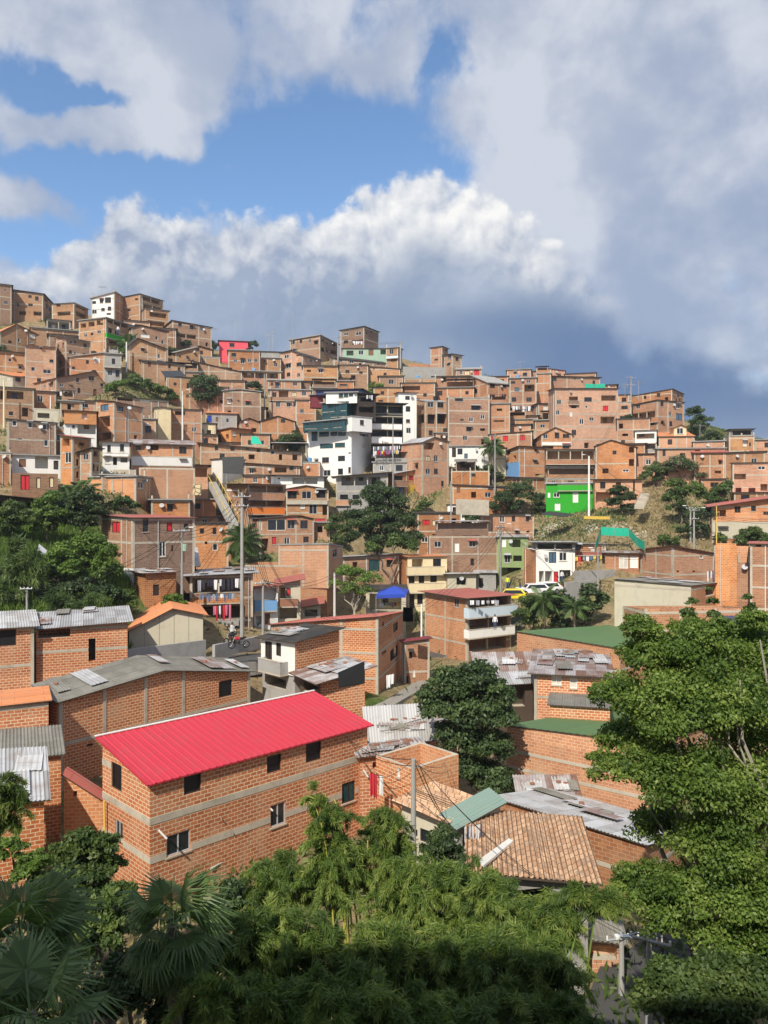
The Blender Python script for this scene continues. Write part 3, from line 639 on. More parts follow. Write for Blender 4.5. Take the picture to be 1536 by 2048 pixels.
def clutter(v, r, rs, k):
    """starter columns, tanks, dishes, drain pipes and sheet canopies over windows, fixed to the house"""
    flat = k.get('roof', 'flat') in ('flat', 'none', 'slab') and k.get('gR') is None and k.get('gL') is None
    if flat and rs.random() < .55:
        for a, b in ((.15,.15),(v.wR-.15,.15),(.15,v.wL-.15),(v.wR/2,.15))[:rs.randint(2,4)]:
            p = v.B0+v.dR*a+v.dL*b; h = rs.uniform(.4,1.1); g = MB(); g.box((p.x,p.y,v.top(a,b)+h/2), .22, .22, h, MAT['concrete']); z = v.top(a,b)+h
            for i in (-1,1): g.tube([(p.x+.06*i,p.y,z),(p.x+.07*i,p.y,z+.35)], .02, MAT['wire'], 3)
            g.build('starter_column', r)
    if flat and rs.random() < .42 and v.wR > 3.2 and v.top(0,0) < CZ+37 and v.D > 88:
        w_, l_ = v.wR*rs.uniform(.5,.95), min(v.wL-.3, rs.uniform(2.5,4)); a0 = rs.uniform(0, v.wR-w_); h0, h1 = rs.uniform(1.7,2.1), rs.uniform(2.1,2.5)
        q = lambda a, b: v.B0+v.dR*a+v.dL*b
        for a, b, h in ((a0+.1,.1,h0),(a0+w_-.1,.1,h0),(a0+.1,l_,h1),(a0+w_-.1,l_,h1)):
            g = MB(); p = q(a, b); g.box((p.x,p.y,v.top(a,b)+h/2), .14, .14, h, MAT[rs.choice(('concrete','postwood'))]); g.build('post', r)
        g = MB(); c = []
        for a, b, h in ((a0-.3,-.3,h0),(a0+w_+.3,-.3,h0),(a0+w_+.3,l_+.3,h1),(a0-.3,l_+.3,h1)): p = q(a, b); c.append(Vector((p.x,p.y,v.top(0,0)+h)))
        d_ = Vector((0,0,.06)); m_ = MAT[rs.choice(('dark','fiber','rust','grey','redold'))]; g.poly([p+d_ for p in c], m_, [(0,0),(w_,0),(w_,l_),(0,l_)]); g.poly(c[::-1], MAT['darkwood'])
        for i in range(4): g.poly([c[i], c[(i+1)%4], c[(i+1)%4]+d_, c[i]+d_], MAT['darkwood'])
        g.build('terrace_roof', r)
        g = MB(); p = q(a0, l_-.1); g.obox(Vector((p.x,p.y,v.top(0,0))), v.dR*w_, v.dL*.15, Vector((0,0,1.9)), MAT[k.get('m','brick')]); g.build('back_wall', r)
        if rs.random() < .6: g = MB(); p = q(a0, .02); g.obox(Vector((p.x,p.y,v.top(0,0))), v.dR*w_, v.dL*.14, Vector((0,0,.85)), MAT[k.get('m','brick')]); g.build('parapet', r)
    elif flat and rs.random() < .3 and v.wR > 3:
        a, b = v.wR*rs.uniform(.3,.7), min(v.wL*.5, 2.5); p = v.B0+v.dR*a+v.dL*b; z = v.top(a,b)+.1; g = MB(); g.tube([(p.x,p.y,z),(p.x,p.y,z+.2),(p.x,p.y,z+.9),(p.x,p.y,z+1.05)], [.42,.5,.55,.2], MAT[rs.choice(('black','blue','framedark'))], 10); g.build('water_tank', r)
    if rs.random() < .35:
        a = rs.uniform(.2,.8)*v.wR; p = v.B0+v.dR*a-v.dL*.28; z = v.top(a,0)-rs.uniform(.5,1.0); g = MB(); c = Vector((p.x,p.y,z)); ax = Vector((rs.uniform(-.5,.5),-.8,.5)).normalized()
        g.tube([c, c+ax*.05, c+ax*.12], [.06,.24,.33], MAT['whitesheet'], 10); g.tube([c, c+v.dL*.28], .025, MAT['galv'], 4); g.build('satellite_dish', r)
    for f, O, dd, inn, wd in (('R', v.B0, v.dR, v.dL, v.wR), ('L', v.B0, v.dL, v.dR, v.wL)):
        if rs.random() < .5:
            for _ in range(6):
                a = rs.uniform(.35, max(.4, wd-.35))
                if any(q[0]-.1 < a < q[1]+.1 for q in v.holes[f]): continue
                p = O+dd*a-inn*.07; t = v.top(a,0) if f == 'R' else v.top(0,a); g = MB(); g.tube([(p.x,p.y,v.z0),(p.x,p.y,t-.1)], .045, MAT[rs.choice(('pipe','pipe','framewhite'))], 5); g.build('downpipe', r); break
        for q in v.holes[f]:
            if q[4] in 'wWcrbk' and q[1]-q[0] < 2 and rs.random() < .2:
                g = MB(); p = O+dd*(q[0]-.15); w = dd*(q[1]-q[0]+.3); a_ = Vector((p.x,p.y,q[3]+.28)); o_ = -inn*.6+Vector((0,0,-.22)); g.obox(a_, w, o_, Vector((0,0,.03)), MAT[rs.choice(('fiber','redold','grey','dark'))]); g.build('window_canopy', r)
def loose(v, n, seed, mats=('grey','rust','fiber','whitesheet','rust')):
    """separate roofing sheets laid over the roof and weighed down with blocks"""
    rs = random.Random(seed)
    for i in range(n):
        a, b = rs.uniform(-.1, v.wR-.6), rs.uniform(-.1, max(.2, v.wL-1)); w, l, an = rs.uniform(.8,1.3), rs.uniform(1.6,3.4), rs.uniform(-.12,.12); g = MB(); P = []; N_ = 14; rows = []
        for j in range(N_+1):
            x = w*j/N_; row = []
            for t in (0, l):
                sx = min(max(a+x*math.cos(an)-t*math.sin(an), -.3), v.wR+.3); tt = min(max(b+x*math.sin(an)+t*math.cos(an), -.3), v.wL+.3); p = v.B0+v.dR*sx+v.dL*tt
                row.append(Vector((p.x,p.y,v.top(min(max(sx,0),v.wR), min(max(tt,0),v.wL))+.17+.03*(i % 4)+.016*math.sin(j*1.9))))
            rows.append(row)
        m_ = MAT[rs.choice(mats)]
        for j in range(N_): g.poly([rows[j][0], rows[j+1][0], rows[j+1][1], rows[j][1]], m_, [(w*j/N_+i,i),(w*(j+1)/N_+i,i),(w*(j+1)/N_+i,i+l),(w*j/N_+i,i+l)])
        g.build('roof_sheet', v.root)
        if rs.random() < .4:
            g = MB(); c = (rows[3][0]+rows[8][1])/2; g.box(c+Vector((0,0,.08)), .28, .14, .12, MAT['brownp'], an); g.build('weight_block', v.root)
# ------------------------------------------------------------------ houses on the hill, far to near (picture columns x1,x0,x2 = left end, near corner, right end)
g1 = 'houses on the hillside'
T, P_, K = 'bricktan', 'brickpink', 'brickbrown'
H('square brown block at the left edge, highest point of the ridge', -25,-25,23,565,640,m=K,W=[(12,605,8,7)])
H('long three level brick block with dark flat roof, left end of the ridge', 12,86,104,588,632,tl=578,m=T,W=[(60,593,7,6),(36,611,6,8),(61,610,9,6),(92,598,8,12,'o'),(97,616,12,10,'o'),(75,627,16,8,'o'),(45,626,14,8,'o')])
H('low brick house with terrace rail between the long block and the white ridge block', 104,148,176,606,647,m=T,roof='grey',W=[(117,611,8,5),(128,627,26,8,'o'),(162,613,20,10,'o'),(162,630,20,10,'o')])
H('white plastered block with brick side wall, on the left ridge', 183,229,250,585,640,tl=597,m=T,mL='white',W=[(188,605,8,6),(203,602,7,8),(216,600,12,11),(189,623,9,8),(206,619,7,6),(219,617,7,8)])
H('brick house with stepped dark loggias, right of the white block on the ridge', 238,280,326,588,650,tl=596,tr=602,m=T,roof='dark',W=[(302,600,34,10,'o'),(305,616,36,11,'o'),(302,632,30,9,'o'),(258,620,6,6)])
H('lower brick balcony wing stepping down the ridge beside a tall antenna', 282,290,338,616,660,tr=622,m=T,roof='grey',W=[(316,630,34,10,'o'),(312,647,34,9,'o')])
H('long brown brick row running down the ridge to a tree, left of the pink house', 325,345,423,641,695,tr=655,m=K,roof='dark',W=[(360,650,7,7),(383,655,7,8),(404,658,7,8),(372,672,40,8,'o'),(335,668,10,8,'o')])
H('grey open shed with pale posts and dark roof under the ridge', 93,93,141,638,668,m='concgrey',roof='dark',W=[(117,652,42,18,'O')])
H('brick block with open top terrace and green painted balcony, upper left hill', 158,212,264,636,704,tl=642,m=T,roof='slab',W=[(167,651,10,9,'o'),(183,648,12,10,'o'),(200,645,13,10,'o'),(234,645,44,12,'o'),(171,671,6,6),(184,668,5,5),(198,664,7,6),(220,662,7,10),(234,666,9,9),(236,688,36,9,'o')],B=[(214,254,671,680,'green',.6)])
H('wide brick gable house at the left edge below the ridge', -40,0,98,664,710,gR=(32,648),m=T,roof='orsheet',W=[(64,672,12,8,'c'),(87,675,9,10,'D'),(20,684,7,6)])
H('large blank brick block with pale bands, left hill under the gable house', 48,50,112,690,785,tl=690,m=T,W=[(82,697,4,3),(103,722,8,6),(66,738,8,8),(94,743,16,8),(78,760,8,7)])
H('brick block with paired small windows right of the large blank block', 112,131,181,676,762,tl=672,m=T,W=[(142,684,5,7),(150,684,4,4),(170,691,7,8),(141,704,6,7),(150,706,5,4),(172,710,12,6),(121,725,5,8),(150,736,7,6),(170,726,6,6)])
H('brick house with shuttered windows beside the grey balcony tower, left hill', 137,139,209,714,766,tr=706,m=P_,W=[(175,724,6,8),(194,720,11,11,'c'),(147,736,6,6),(188,744,8,8)])
H('narrow grey concrete tower with stacked balconies, left hill beside the palm', 208,208,243,707,757,m='concgrey',roof='slab',W=[(227,723,7,12),(220,745,9,12),(235,747,8,14)],B=[(208,242,729,734,'concgrey',.7)])
H('brick house with low gable roof and laundry line, left hill above the green slope', 66,112,209,756,804,gR=(190,742),m=T,roof='orsheet',W=[(155,760,6,9),(183,757,11,9),(204,766,6,14),(123,771,8,6),(158,781,6,10),(190,786,7,16,'d'),(128,790,34,10,'o')])
H('beige fronted house with long sloping orange roof at the left edge', -20,26,100,752,790,tl=742,tr=757,m='beige',mL='beige',roof='orsheet',W=[(36,757,11,13),(52,758,11,14,'c'),(85,766,16,7)])
H('dim brick house with open dark top storey at the left edge', -25,-25,68,772,838,m=T,roof='grey',W=[(5,790,10,18,'o'),(30,790,34,16,'o'),(22,827,9,8),(50,824,12,18,'o')])
H('brick house with white wall piece and shutters, hill above the small trees', 258,263,336,655,705,gR=(280,650),m=K,roof='dark',W=[(290,672,18,7,'D'),(313,676,6,8,'W'),(270,674,6,6),(325,684,5,8)])
H('plain brick block with one small window, hill left of the round tree', 252,258,332,690,730,gR=(275,676),m=T,W=[(318,712,5,9,'W'),(285,700,6,5)])
H('brick house with dark tarp on its left porch, above the stilt platforms', 276,286,370,722,752,tl=718,m=T,roof='dark',W=[(299,729,6,10,'d'),(339,733,5,8),(358,738,5,7),(281,730,4,12,'o')])
H('small brick house with two tiny windows right of the clipped tree', 346,351,400,705,750,gR=(398,694),m=T,W=[(360,713,4,4),(374,717,3,5),(386,722,4,5)])
H('brick gable house left of the blank columned wall', 378,380,424,697,742,gR=(398,692),m=T,W=[(394,703,4,7),(403,705,6,8),(386,720,4,5),(407,722,7,4)])
H('bright pink house with a dark roof on the ridge', 438,438,496,681,716,m='pink',roof='dark',frame=False,W=[(464,690,10,8)])
H('brick block with a row of small windows below the pink house', 455,457,520,700,742,m=P_,W=[(471,722,6,7),(485,723,8,9),(499,721,7,7),(512,721,7,7)])
H('long blank brick wall with pale columns under a falling dark roof', 384,384,484,722,772,tr=744,m=T,roof='dark',W=[])
H('brick house of two shades left of the stacked gable house', 520,520,562,716,745,m=T,roof='grey',W=[(530,722,5,4)])
H('low grey walled terrace on the ridge left of the big corner block', 522,522,592,703,722,m='concgrey',roof='greensheet',W=[])
H('tall brick house with a grid of small windows and a shallow gable, middle ridge', 561,606,642,710,760,tl=706,gL=(585,701),m=P_,W=[(573,713,9,7,'W'),(597,709,9,6),(577,732,10,8),(598,729,10,8),(577,749,7,8),(597,750,6,8),(622,722,4,6)])
H('big brown corner block on the ridge with loggias on its right side', 580,640,677,671,716,tl=681,tr=690,m=K,W=[(586,685,7,6),(602,684,3,5),(620,682,5,6),(587,700,13,4),(645,682,5,6),(655,687,4,5),(645,700,6,7),(654,703,5,7),(667,686,8,11,'o'),(667,704,12,10,'o')])
H('tall brown block with white framed windows, highest in the middle ridge', 681,728,757,653,700,tl=661,m=K,W=[(692,668,9,6,'W'),(717,667,11,7,'W'),(692,684,9,6),(716,684,24,9,'o'),(742,664,4,4)])
H('long low house with dark roof and pale blue front below the tall brown block', 685,685,802,697,724,m='palegreen',roof='dark',W=[(700,706,14,10,'o'),(722,705,10,9,'W'),(742,705,10,12,'d'),(772,704,22,10,'o')])
H('rounded brick house with a bluish balcony at the middle ridge beside a pole', 772,796,804,695,732,m=T,roof='slab',W=[(783,703,8,10),(790,717,16,12,'o'),(799,706,4,6)],B=[(772,796,712,716,'paleblue',.6)])
H('brick house with three small windows under the corner block', 660,668,772,716,736,tl=712,tr=727,m=T,roof='dark',W=[(682,720,6,8),(703,722,9,9,'W'),(757,727,5,7)])
H('blank brick block with a grid of pale columns, middle of the upper hill', 605,606,676,731,778,m=T,W=[(598,747,12,8,'o'),(630,764,7,6,'W')])
H('brick house with pale columns and three dark windows left of the grass knoll', 675,677,736,730,764,m=T,roof='dark',W=[(677,740,6,7),(695,743,8,6),(722,745,7,5)])
H('brick house with sloping dark roof right of the columned block', 736,736,800,733,762,tr=738,m=T,roof='dark',W=[(748,738,5,3),(770,748,6,5)])
H('long balcony house with laundry, deep loggia and brick parapet', 484,484,562,742,768,m=P_,roof='slab',W=[(521,750,70,13,'o'),(500,765,14,4)])
H('brick house with a pale blue door above the cream house', 534,536,602,760,784,tl=758,m=P_,roof='slab',W=[(544,768,4,6),(554,771,7,11,'b'),(590,768,9,7)])
H('brick block with dark mouth of a garage right of the blue door house', 600,602,640,762,782,m=K,W=[(625,770,8,9,'o')])
H('brick over cream house with wide upper porch, middle hill', 537,539,622,779,832,m=P_,roof='slab',W=[(549,790,8,11),(567,788,19,15,'o'),(588,789,9,9,'y'),(608,787,9,9),(556,809,9,10),(577,810,8,8),(591,809,9,8),(612,808,10,8)],B=[(538,620,795,801,'brickpink',.3)])
H('brick house with dim front right of the round dark tree', 444,446,522,782,842,gR=(480,779),m=K,W=[(458,803,7,9,'c'),(477,802,4,3),(495,807,8,7)])
H('blank orange brick cube beside the tall thin pole', 488,489,532,814,842,m=T,W=[])
H('pale grey house with brick upper wall and blue doorway', 412,412,474,826,855,tl=822,m='concgrey',roof='orsheet',W=[(419,838,9,14,'l'),(434,839,5,9,'d'),(455,841,6,8)])
H('small brick gable with dark porch left of the sloped roof block', 475,480,520,843,872,gR=(498,836),m=P_,roof='dark',W=[(508,860,10,8,'o')])
H('brick block with a broad gable and one window near the round bushy tree', 519,521,590,842,890,gR=(556,832),m=P_,roof='dark',W=[(566,842,9,7)])
H('plain orange brick house with one pale window above the long grey roof', 432,462,502,856,890,tl=862,m='brickor',W=[(468,867,6,9,'c')],frame=False)
H('pink and cream house with small balustrade at the hill centre left', 380,381,432,846,886,m='cream',roof='redold',W=[(388,859,9,9),(404,862,6,8),(418,866,8,12,'o')],B=[(382,430,872,878,'cream',.5)])
H('brick strip house behind the dark glass terrace, roof nearly hidden', 671,672,708,762,790,m=P_,roof='slab',W=[(687,770,16,4)])
H('brick tower block with a lower wing, standing alone on the skyline', 861,884,896,693,745,tl=696,m=P_,W=[(892,702,3,3)])
H('narrow brick block with two small windows at the foot of the skyline tower', 888,905,924,708,752,m=T,W=[(899,714,6,8),(898,729,5,4),(914,718,6,8)])
H('small brick house with yellow curtain and red door, near the skyline tower', 910,912,963,739,760,tl=737,m=P_,roof='slab',W=[(922,745,7,9,'W'),(934,746,10,9,'y'),(953,746,10,12,'r')],B=[(912,962,753,757,'brickpink',.3)])
H('brick house with three dark windows below the grey retaining wall', 865,866,946,753,778,m=P_,W=[(888,758,9,12,'o'),(912,760,6,11,'W'),(937,761,7,11)])
H('plain brick wing with a pale upper band, right of the three window house', 944,946,1016,754,775,m=P_,W=[(960,760,6,4)])
H('two storey brick house with four even windows, right centre of the hill', 945,975,1019,765,820,tl=752,m=P_,roof='slab',W=[(985,772,10,9),(1008,771,10,9),(985,793,10,11),(1008,793,10,11)])
H('stacked brick house with white washing hung at the lower porch', 1018,1019,1073,757,834,m=P_,roof='slab',W=[(1026,765,9,5),(1057,763,8,6),(1034,779,9,8,'b'),(1059,776,20,14,'o'),(1028,799,9,9),(1058,799,11,9),(1036,818,14,12,'o'),(1060,818,14,10,'o')])
H('tall blank orange brick shaft between the washing house and the wide rooftop', 1070,1072,1102,748,806,m=P_,W=[])
H('wide brick rooftop block with one green window on the right skyline', 1095,1101,1200,752,800,tr=755,m=P_,W=[(1109,759,8,7,'t'),(1150,758,6,4)])
H('small brick attic with dark slab on the skyline above the washing house', 1012,1014,1062,740,762,m=P_,roof='slab',W=[(1030,746,5,4)])
H('low brick attic with shallow gable on the right skyline', 1060,1062,1130,744,764,gR=(1095,737),m=P_,roof='redold',W=[(1075,750,5,4)])
H('last brick attic on the skyline with a small dark terrace', 1128,1130,1192,748,776,m=P_,roof='redold',W=[(1180,757,16,9,'o')])
H('brick block with railing top under the green netting', 1186,1188,1233,771,800,m=P_,W=[(1200,780,6,5)])
H('very tall brick block with red awning balcony and red window, right hill', 1097,1110,1236,777,905,tl=782,m=P_,s=5,W=[(1118,804,9,9),(1147,799,18,12,'o'),(1115,825,8,9),(1176,799,15,9),(1217,796,29,11,'o'),(1211,817,11,11,'r'),(1163,843,9,11,'W'),(1183,838,9,7),(1215,840,28,14,'o'),(1142,828,5,10,'c')],B=[(1138,1158,802,808,'brickbrown',.5)])
H('brick frame block with three big unglazed openings beside the white three storey house', 834,850,896,803,880,tl=800,m=T,s=3,W=[(861,809,12,11),(881,810,12,11),(863,838,16,19,'k'),(883,838,17,19,'k'),(842,838,12,18,'k')])
H('tall brick block with pale column lines, right of the three big openings', 893,896,979,796,898,m=P_,s=4,W=[(918,800,16,5),(951,816,17,8),(924,840,7,4),(942,839,9,9,'W'),(930,876,9,9)])
H('brick block with a thin horizontal louvre window', 977,978,1020,808,888,m=P_,s=3,W=[(998,842,21,3,'k')])
H('narrow white three storey house with brick top floor', 790,797,833,785,885,m='white',frame=False,s=4,W=[(815,796,9,8),(816,818,9,11),(816,842,8,7),(817,861,9,11)])
H('three storey brick house with open gable terrace and yellow curtain', 803,845,898,884,985,tl=888,tr=884,gR=(868,874),m='brick',roof='grey',W=[(858,890,22,18,'o'),(856,917,9,11,'y'),(872,917,8,13),(856,943,9,11),(872,943,8,11)],s=3)
H('long brick house with dark terrace opening above the white low house', 868,872,937,866,898,m=P_,roof='slab',W=[(894,876,26,11,'o'),(922,878,8,8,'W')])
H('low white house with a dark door, above the overgrown cutting', 896,897,977,893,924,m='white',frame=False,roof='slab',W=[(908,905,8,19,'m'),(920,903,10,12),(932,912,7,10,'b')])
H('brick house with three bright red windows', 977,979,1064,869,902,tr=862,m=P_,roof='dark',W=[(982,877,8,8,'r'),(1011,877,10,11,'r'),(1045,876,10,11,'r')])
H('small brick upper room with pale column right above the red windows', 1019,1021,1062,849,870,m=P_,W=[])
H('brick cube with one pale window among the right middle houses', 1065,1076,1109,807,850,tl=812,m=P_,W=[(1091,817,9,9,'c'),(1091,838,20,6,'o')])
H('brick block with two high small windows behind the white based gable house', 1068,1070,1136,841,880,m=T,W=[(1085,852,10,7),(1117,851,10,7)])
H('gable house with brick top and white base above the green house', 1068,1083,1144,869,912,tl=880,gR=(1110,855),m=P_,roof='grey',W=[(1091,871,9,12),(1114,871,9,12),(1132,870,13,12),(1096,893,22,9,'o'),(1132,893,14,9)],B=[(1084,1142,884,890,'white',.15)])
H('brick block with a sky blue lower porch at its left corner', 1004,1038,1091,893,960,tl=906,m='brick',W=[(1071,901,5,4),(1018,905,5,7),(1069,923,7,4),(1078,951,14,6,'o')],s=2,B=[(1013,1036,925,958,'blue',.25)])
H('wide brick house with two deep open galleries under a grey slab', 1089,1092,1191,899,968,m=T,roof='grey',W=[(1141,911,94,18,'o'),(1108,943,12,11,'b'),(1139,944,12,12),(1170,945,12,11)],B=[(1092,1190,920,928,'brickpink',.6)])
H('tall brick gable wall with pale cross bands, right of the open galleries', 1190,1191,1272,892,960,gR=(1222,880),tr=894,m='brick',roof='dark',s=2,W=[(1229,905,8,8),(1201,903,4,2),(1263,898,10,14,'o'),(1263,925,10,14,'o')])
H('long brick hall with flat dark roof at the top of the right cluster', 1258,1344,1367,778,812,tl=793,m=P_,roof='dark',W=[(1317,790,7,9),(1356,790,4,8),(1290,795,5,6)])
H('brick house with a white painted gallery below the long hall', 1256,1315,1368,800,862,tl=812,m='brick',roof='dark',W=[(1276,812,8,10),(1324,808,6,9),(1340,828,6,8),(1356,812,8,10,'W'),(1358,834,12,14,'b'),(1285,831,50,13,'o')],B=[(1266,1314,838,846,'brickpink',.4)])
H('brick house with a yellow gabled dormer and white window frame', 1306,1318,1388,873,902,tl=866,m='brickor',roof='orsheet',W=[(1340,884,9,11)],X=[dict(b=(1340,1348,1373,855,874),gR=(1361,850),roof='orsheet',mm='cream',W=[(1360,862,13,12,'W')],frame=False,d=3)])
H('white house with stacked open balconies squeezed between brick walls', 1268,1270,1313,862,912,m='white',roof='grey',frame=False,W=[(1291,872,36,10,'o'),(1298,892,26,12,'o')],B=[(1272,1312,878,886,'white',.8),(1278,1312,899,905,'concgrey',.8)])
H('long tan brick house with dark top windows behind the flowering bush', 1310,1315,1449,898,965,m='brickor',roof='slab',W=[(1328,906,6,13),(1395,906,10,12),(1436,907,7,9),(1427,953,8,10)],s=2)
H('brick house with a dark rooftop canopy against the right sky', 1447,1458,1509,873,930,tl=880,m=T,s=2,W=[(1490,887,7,11,'c'),(1500,889,4,8),(1491,908,4,9,'c'),(1503,908,4,9)],X=[dict(b=(1455,1463,1504,859,872),roof='dark',mm='concgrey',W=[(1484,865,38,10,'O')],frame=False,d=5,oh=.6)])
H('brick house with pale edge at the right border of the hill', 1506,1510,1580,880,935,m=P_,roof='slab',W=[(1533,890,8,10),(1520,905,5,6)])
H('low brick house with broken red roof and white porch posts on the right', 1462,1465,1590,926,1000,m='brickpink',roof='redold',W=[(1523,936,15,7,'W'),(1480,953,24,11,'o'),(1477,984,12,17,'o'),(1504,984,14,16,'o'),(1528,975,14,14,'o')],s=3)
H('large patterned brick house with beige ground floor at the right border', 1420,1424,1600,1012,1078,tr=987,tl=1010,m='bricknear',roof='redold',oh=.8,near=False,W=[(1475,1019,12,13),(1507,1017,10,11),(1490,1053,30,8,'o'),(1476,1054,10,12)],s=2,B=[(1426,1590,1044,1076,'beige',.06)])
H('brick house with long grey roof and white porch posts beside the outdoor stair', 1186,1190,1284,959,1012,m='brickor',roof='fiber',oh=.6,W=[(1205,995,36,22,'o'),(1268,972,4,22)],s=2,frame=False)
H('brick house with three white framed windows, left edge of the middle slope', 14,15,112,838,915,tr=846,m=K,roof='grey',W=[(29,846,9,12,'W'),(60,850,9,12,'W'),(89,854,9,12,'W'),(92,886,9,13,'W'),(40,878,10,4)],s=2)
H('plastered front with washing behind a tall lamp post, left slope', 66,68,119,816,868,m='beige',roof='none',W=[(87,831,24,10,'o'),(75,850,6,8)])
H('orange brick corner at the left border above the dark shed', -25,-25,22,905,962,m='brick',W=[])
H('white house on round white posts at the left slope', 22,24,122,910,950,m='white',frame=False,roof='slab',W=[(45,926,14,16,'d'),(83,925,26,24,'o'),(112,930,10,18,'o')])
H('brick wall house with patched boarded doors under the white posts', 22,24,116,946,990,m='brickbrown',roof='none',W=[(50,965,18,30,'r'),(77,966,9,22,'y'),(103,965,9,20,'y')],frame=False)
H('dark timber shed with a big falling black roof at the left border', -60,-60,96,985,1025,tr=1000,m='darkwood',roof='dark',oh=1.0,frame=False,W=[(15,1008,30,10,'k'),(50,1010,30,10,'k')])
H('tall brick house with shaded right wall and top porch, left slope', 121,145,182,874,965,tl=870,m=T,mL='brickor',W=[(132,884,14,16,'o'),(136,915,12,22,'W'),(155,925,5,14),(166,925,5,14),(155,950,5,14)],s=3)  # the right wall's shade is put into its duller brick
H('brick house with a curved corner wall below the white arch door house', 160,183,200,897,970,tl=904,m=T,mL='brickor',W=[(191,908,8,10,'k'),(187,935,4,14),(195,938,3,10)],s=3)
H('brick over white house with an arched door and blue balcony clutter', 126,128,193,823,900,m='white',roof='dark',frame=False,s=3,W=[(171,888,12,18,'m'),(174,858,38,20,'o'),(147,853,5,6)],X=[dict(b=(126,128,193,821,847),mm='brickor',roof='dark',W=[(169,833,10,10,'k')],frame=False,dD=-.4,n='brick_storey')])
H('tall corner house with blue window glass and a brick side', 192,228,285,803,888,tl=801,tr=816,m='brick',mL='brick',roof='dark',s=3,W=[(209,815,16,13,'b'),(240,818,13,9,'b'),(209,843,22,22,'o'),(212,872,20,14,'o')])
H('brick wall house with thin mossy roof line at the foot of the green slope', 229,232,337,794,820,m=K,roof='greensheet',W=[(250,798,30,7,'o'),(290,800,20,8,'c')])
H('cream upper room above a pale yellow wall, left middle slope', 306,308,342,816,872,gR=(325,814),m='cream',roof='grey',frame=False,W=[],s=2)
H('long brick house with pink lower wall right of the cream upper room', 340,341,404,818,872,m=P_,roof='redold',s=2,W=[(360,826,20,8,'o'),(371,857,7,15,'d'),(388,859,9,9)])
H('white two storey house with two dark windows and a doorway', 203,205,259,884,936,m='white',frame=False,roof='grey',oh=.5,s=2,W=[(218,897,7,14),(244,895,8,14),(230,920,8,20,'k'),(215,920,10,14,'c'),(248,918,14,14,'o')],B=[(205,257,907,912,'white',.5)])
H('long brick house on a bright white base wall, left middle slope', 260,262,386,887,938,m='brick',roof='rust',oh=.5,s=2,W=[(277,896,10,10),(309,895,16,11,'o')],B=[(263,384,914,931,'white',.12)],up=1.2)
H('blank brick wall house with one tall drain post above the painted wall', 278,278,390,935,985,m='brickor',roof='none',W=[],frame=True)
H('orange patterned brick house with grey side and small window', 178,272,310,953,1002,tl=955,m='bricktan',mL='brickor',W=[(281,970,11,14,'W')],s=1)  # tan brick paints the right wall darker, as its shade
H('brick house stepping down toward the leafy slope, two shuttered windows on grey side', 236,338,375,992,1034,tl=985,m='concgrey',mL='brickor',W=[(348,1007,8,17),(364,1008,8,15)],s=1)
H('small tan brick house with one square window beside the long stairway', 375,377,432,999,1042,m='brickor',roof='slab',frame=False,W=[(395,1012,12,11,'K')])
H('long house with shallow grey roof, brick panels and grey tan right half', 398,400,604,886,925,tr=905,m='bricktan',roof='fiber',s=1,W=[(433,896,7,9),(465,897,8,9),(495,894,7,11),(517,898,7,12),(545,904,7,10)],oh=.6)
H('frame house wrapped in black tarp beside the stairway', 415,445,488,917,962,m='concgrey',mL='white',roof='grey',W=[(420,935,6,14)],frame=False)
H('brick terrace house with a row of railing blocks under the black tarp house', 488,489,600,926,955,tr=933,m='brick',roof='dark',oh=.5,s=1,W=[(561,940,24,10,'o'),(583,936,8,9)])
H('tan house with two slit windows below the bushy tree', 534,536,614,905,930,m='cream',roof='none',W=[(564,920,9,4,'k'),(585,921,9,4,'k')],frame=True)
H('white low house with wide thin grey roof left of the white tower', 540,542,648,953,985,m='white',roof='grey',oh=.8,frame=False,W=[(558,957,4,3),(610,962,50,12,'o')])
H('brick house with a dark open window in an orange frame by the stairway', 378,380,416,930,975,m='brickor',roof='dark',oh=.6,W=[(402,945,24,18,'o')],frame=False)
H('brick house with orange painted balcony band, centre', 454,496,572,968,1045,tl=968,m='bricktan',roof='whitesheet',oh=.7,s=3,W=[(533,979,68,14,'o'),(533,1005,66,14,'o'),(533,1036,60,10,'o'),(476,985,30,18,'o')],B=[(498,570,986,999,'brick',.7),(498,570,1015,1028,'orangep',.7)])
H('brick house with large tinted windows right of the orange balcony', 570,572,657,978,1050,gR=(612,971),m='bricktan',roof='grey',s=3,W=[(584,990,19,15),(613,990,19,15),(642,988,18,16),(605,1010,9,14,'c'),(626,1018,16,20),(651,1020,12,20,'o'),(640,1042,20,10,'r')],B=[(573,655,1000,1007,'concrete',.35)])
H('grey house on slim posts with a flat roof beside the big dark tree', 670,672,776,953,1012,tr=945,m='concgrey',roof='grey',oh=.9,s=2,W=[(722,962,78,18,'o'),(688,994,16,10,'o'),(712,994,14,9)],B=[(672,700,1000,1010,'brick',.4)])
H('brick balcony house with yellow and tan painted lower walls', 714,786,850,948,1000,tl=954,gR=(830,940),m='brick',roof='grey',s=2,W=[(797,956,17,9),(822,956,9,9,'r'),(838,955,9,11),(800,982,18,14,'b'),(824,980,7,12,'c')],B=[(786,816,962,972,'brickpink',.5),(816,832,968,996,'yellow',.1),(832,848,968,996,'beige',.1)])
H('brick house with pale panel and green gables on the slope right of the cutting', 903,905,1018,970,1008,tl=968,tr=975,m='brick',roof='dark',s=1,W=[(917,980,7,11,'d'),(959,976,8,3,'D'),(980,975,7,5)])
H('long brick retaining house under hanging shrubs', 900,902,979,942,972,m='brick',roof='none',W=[(946,950,5,4)])
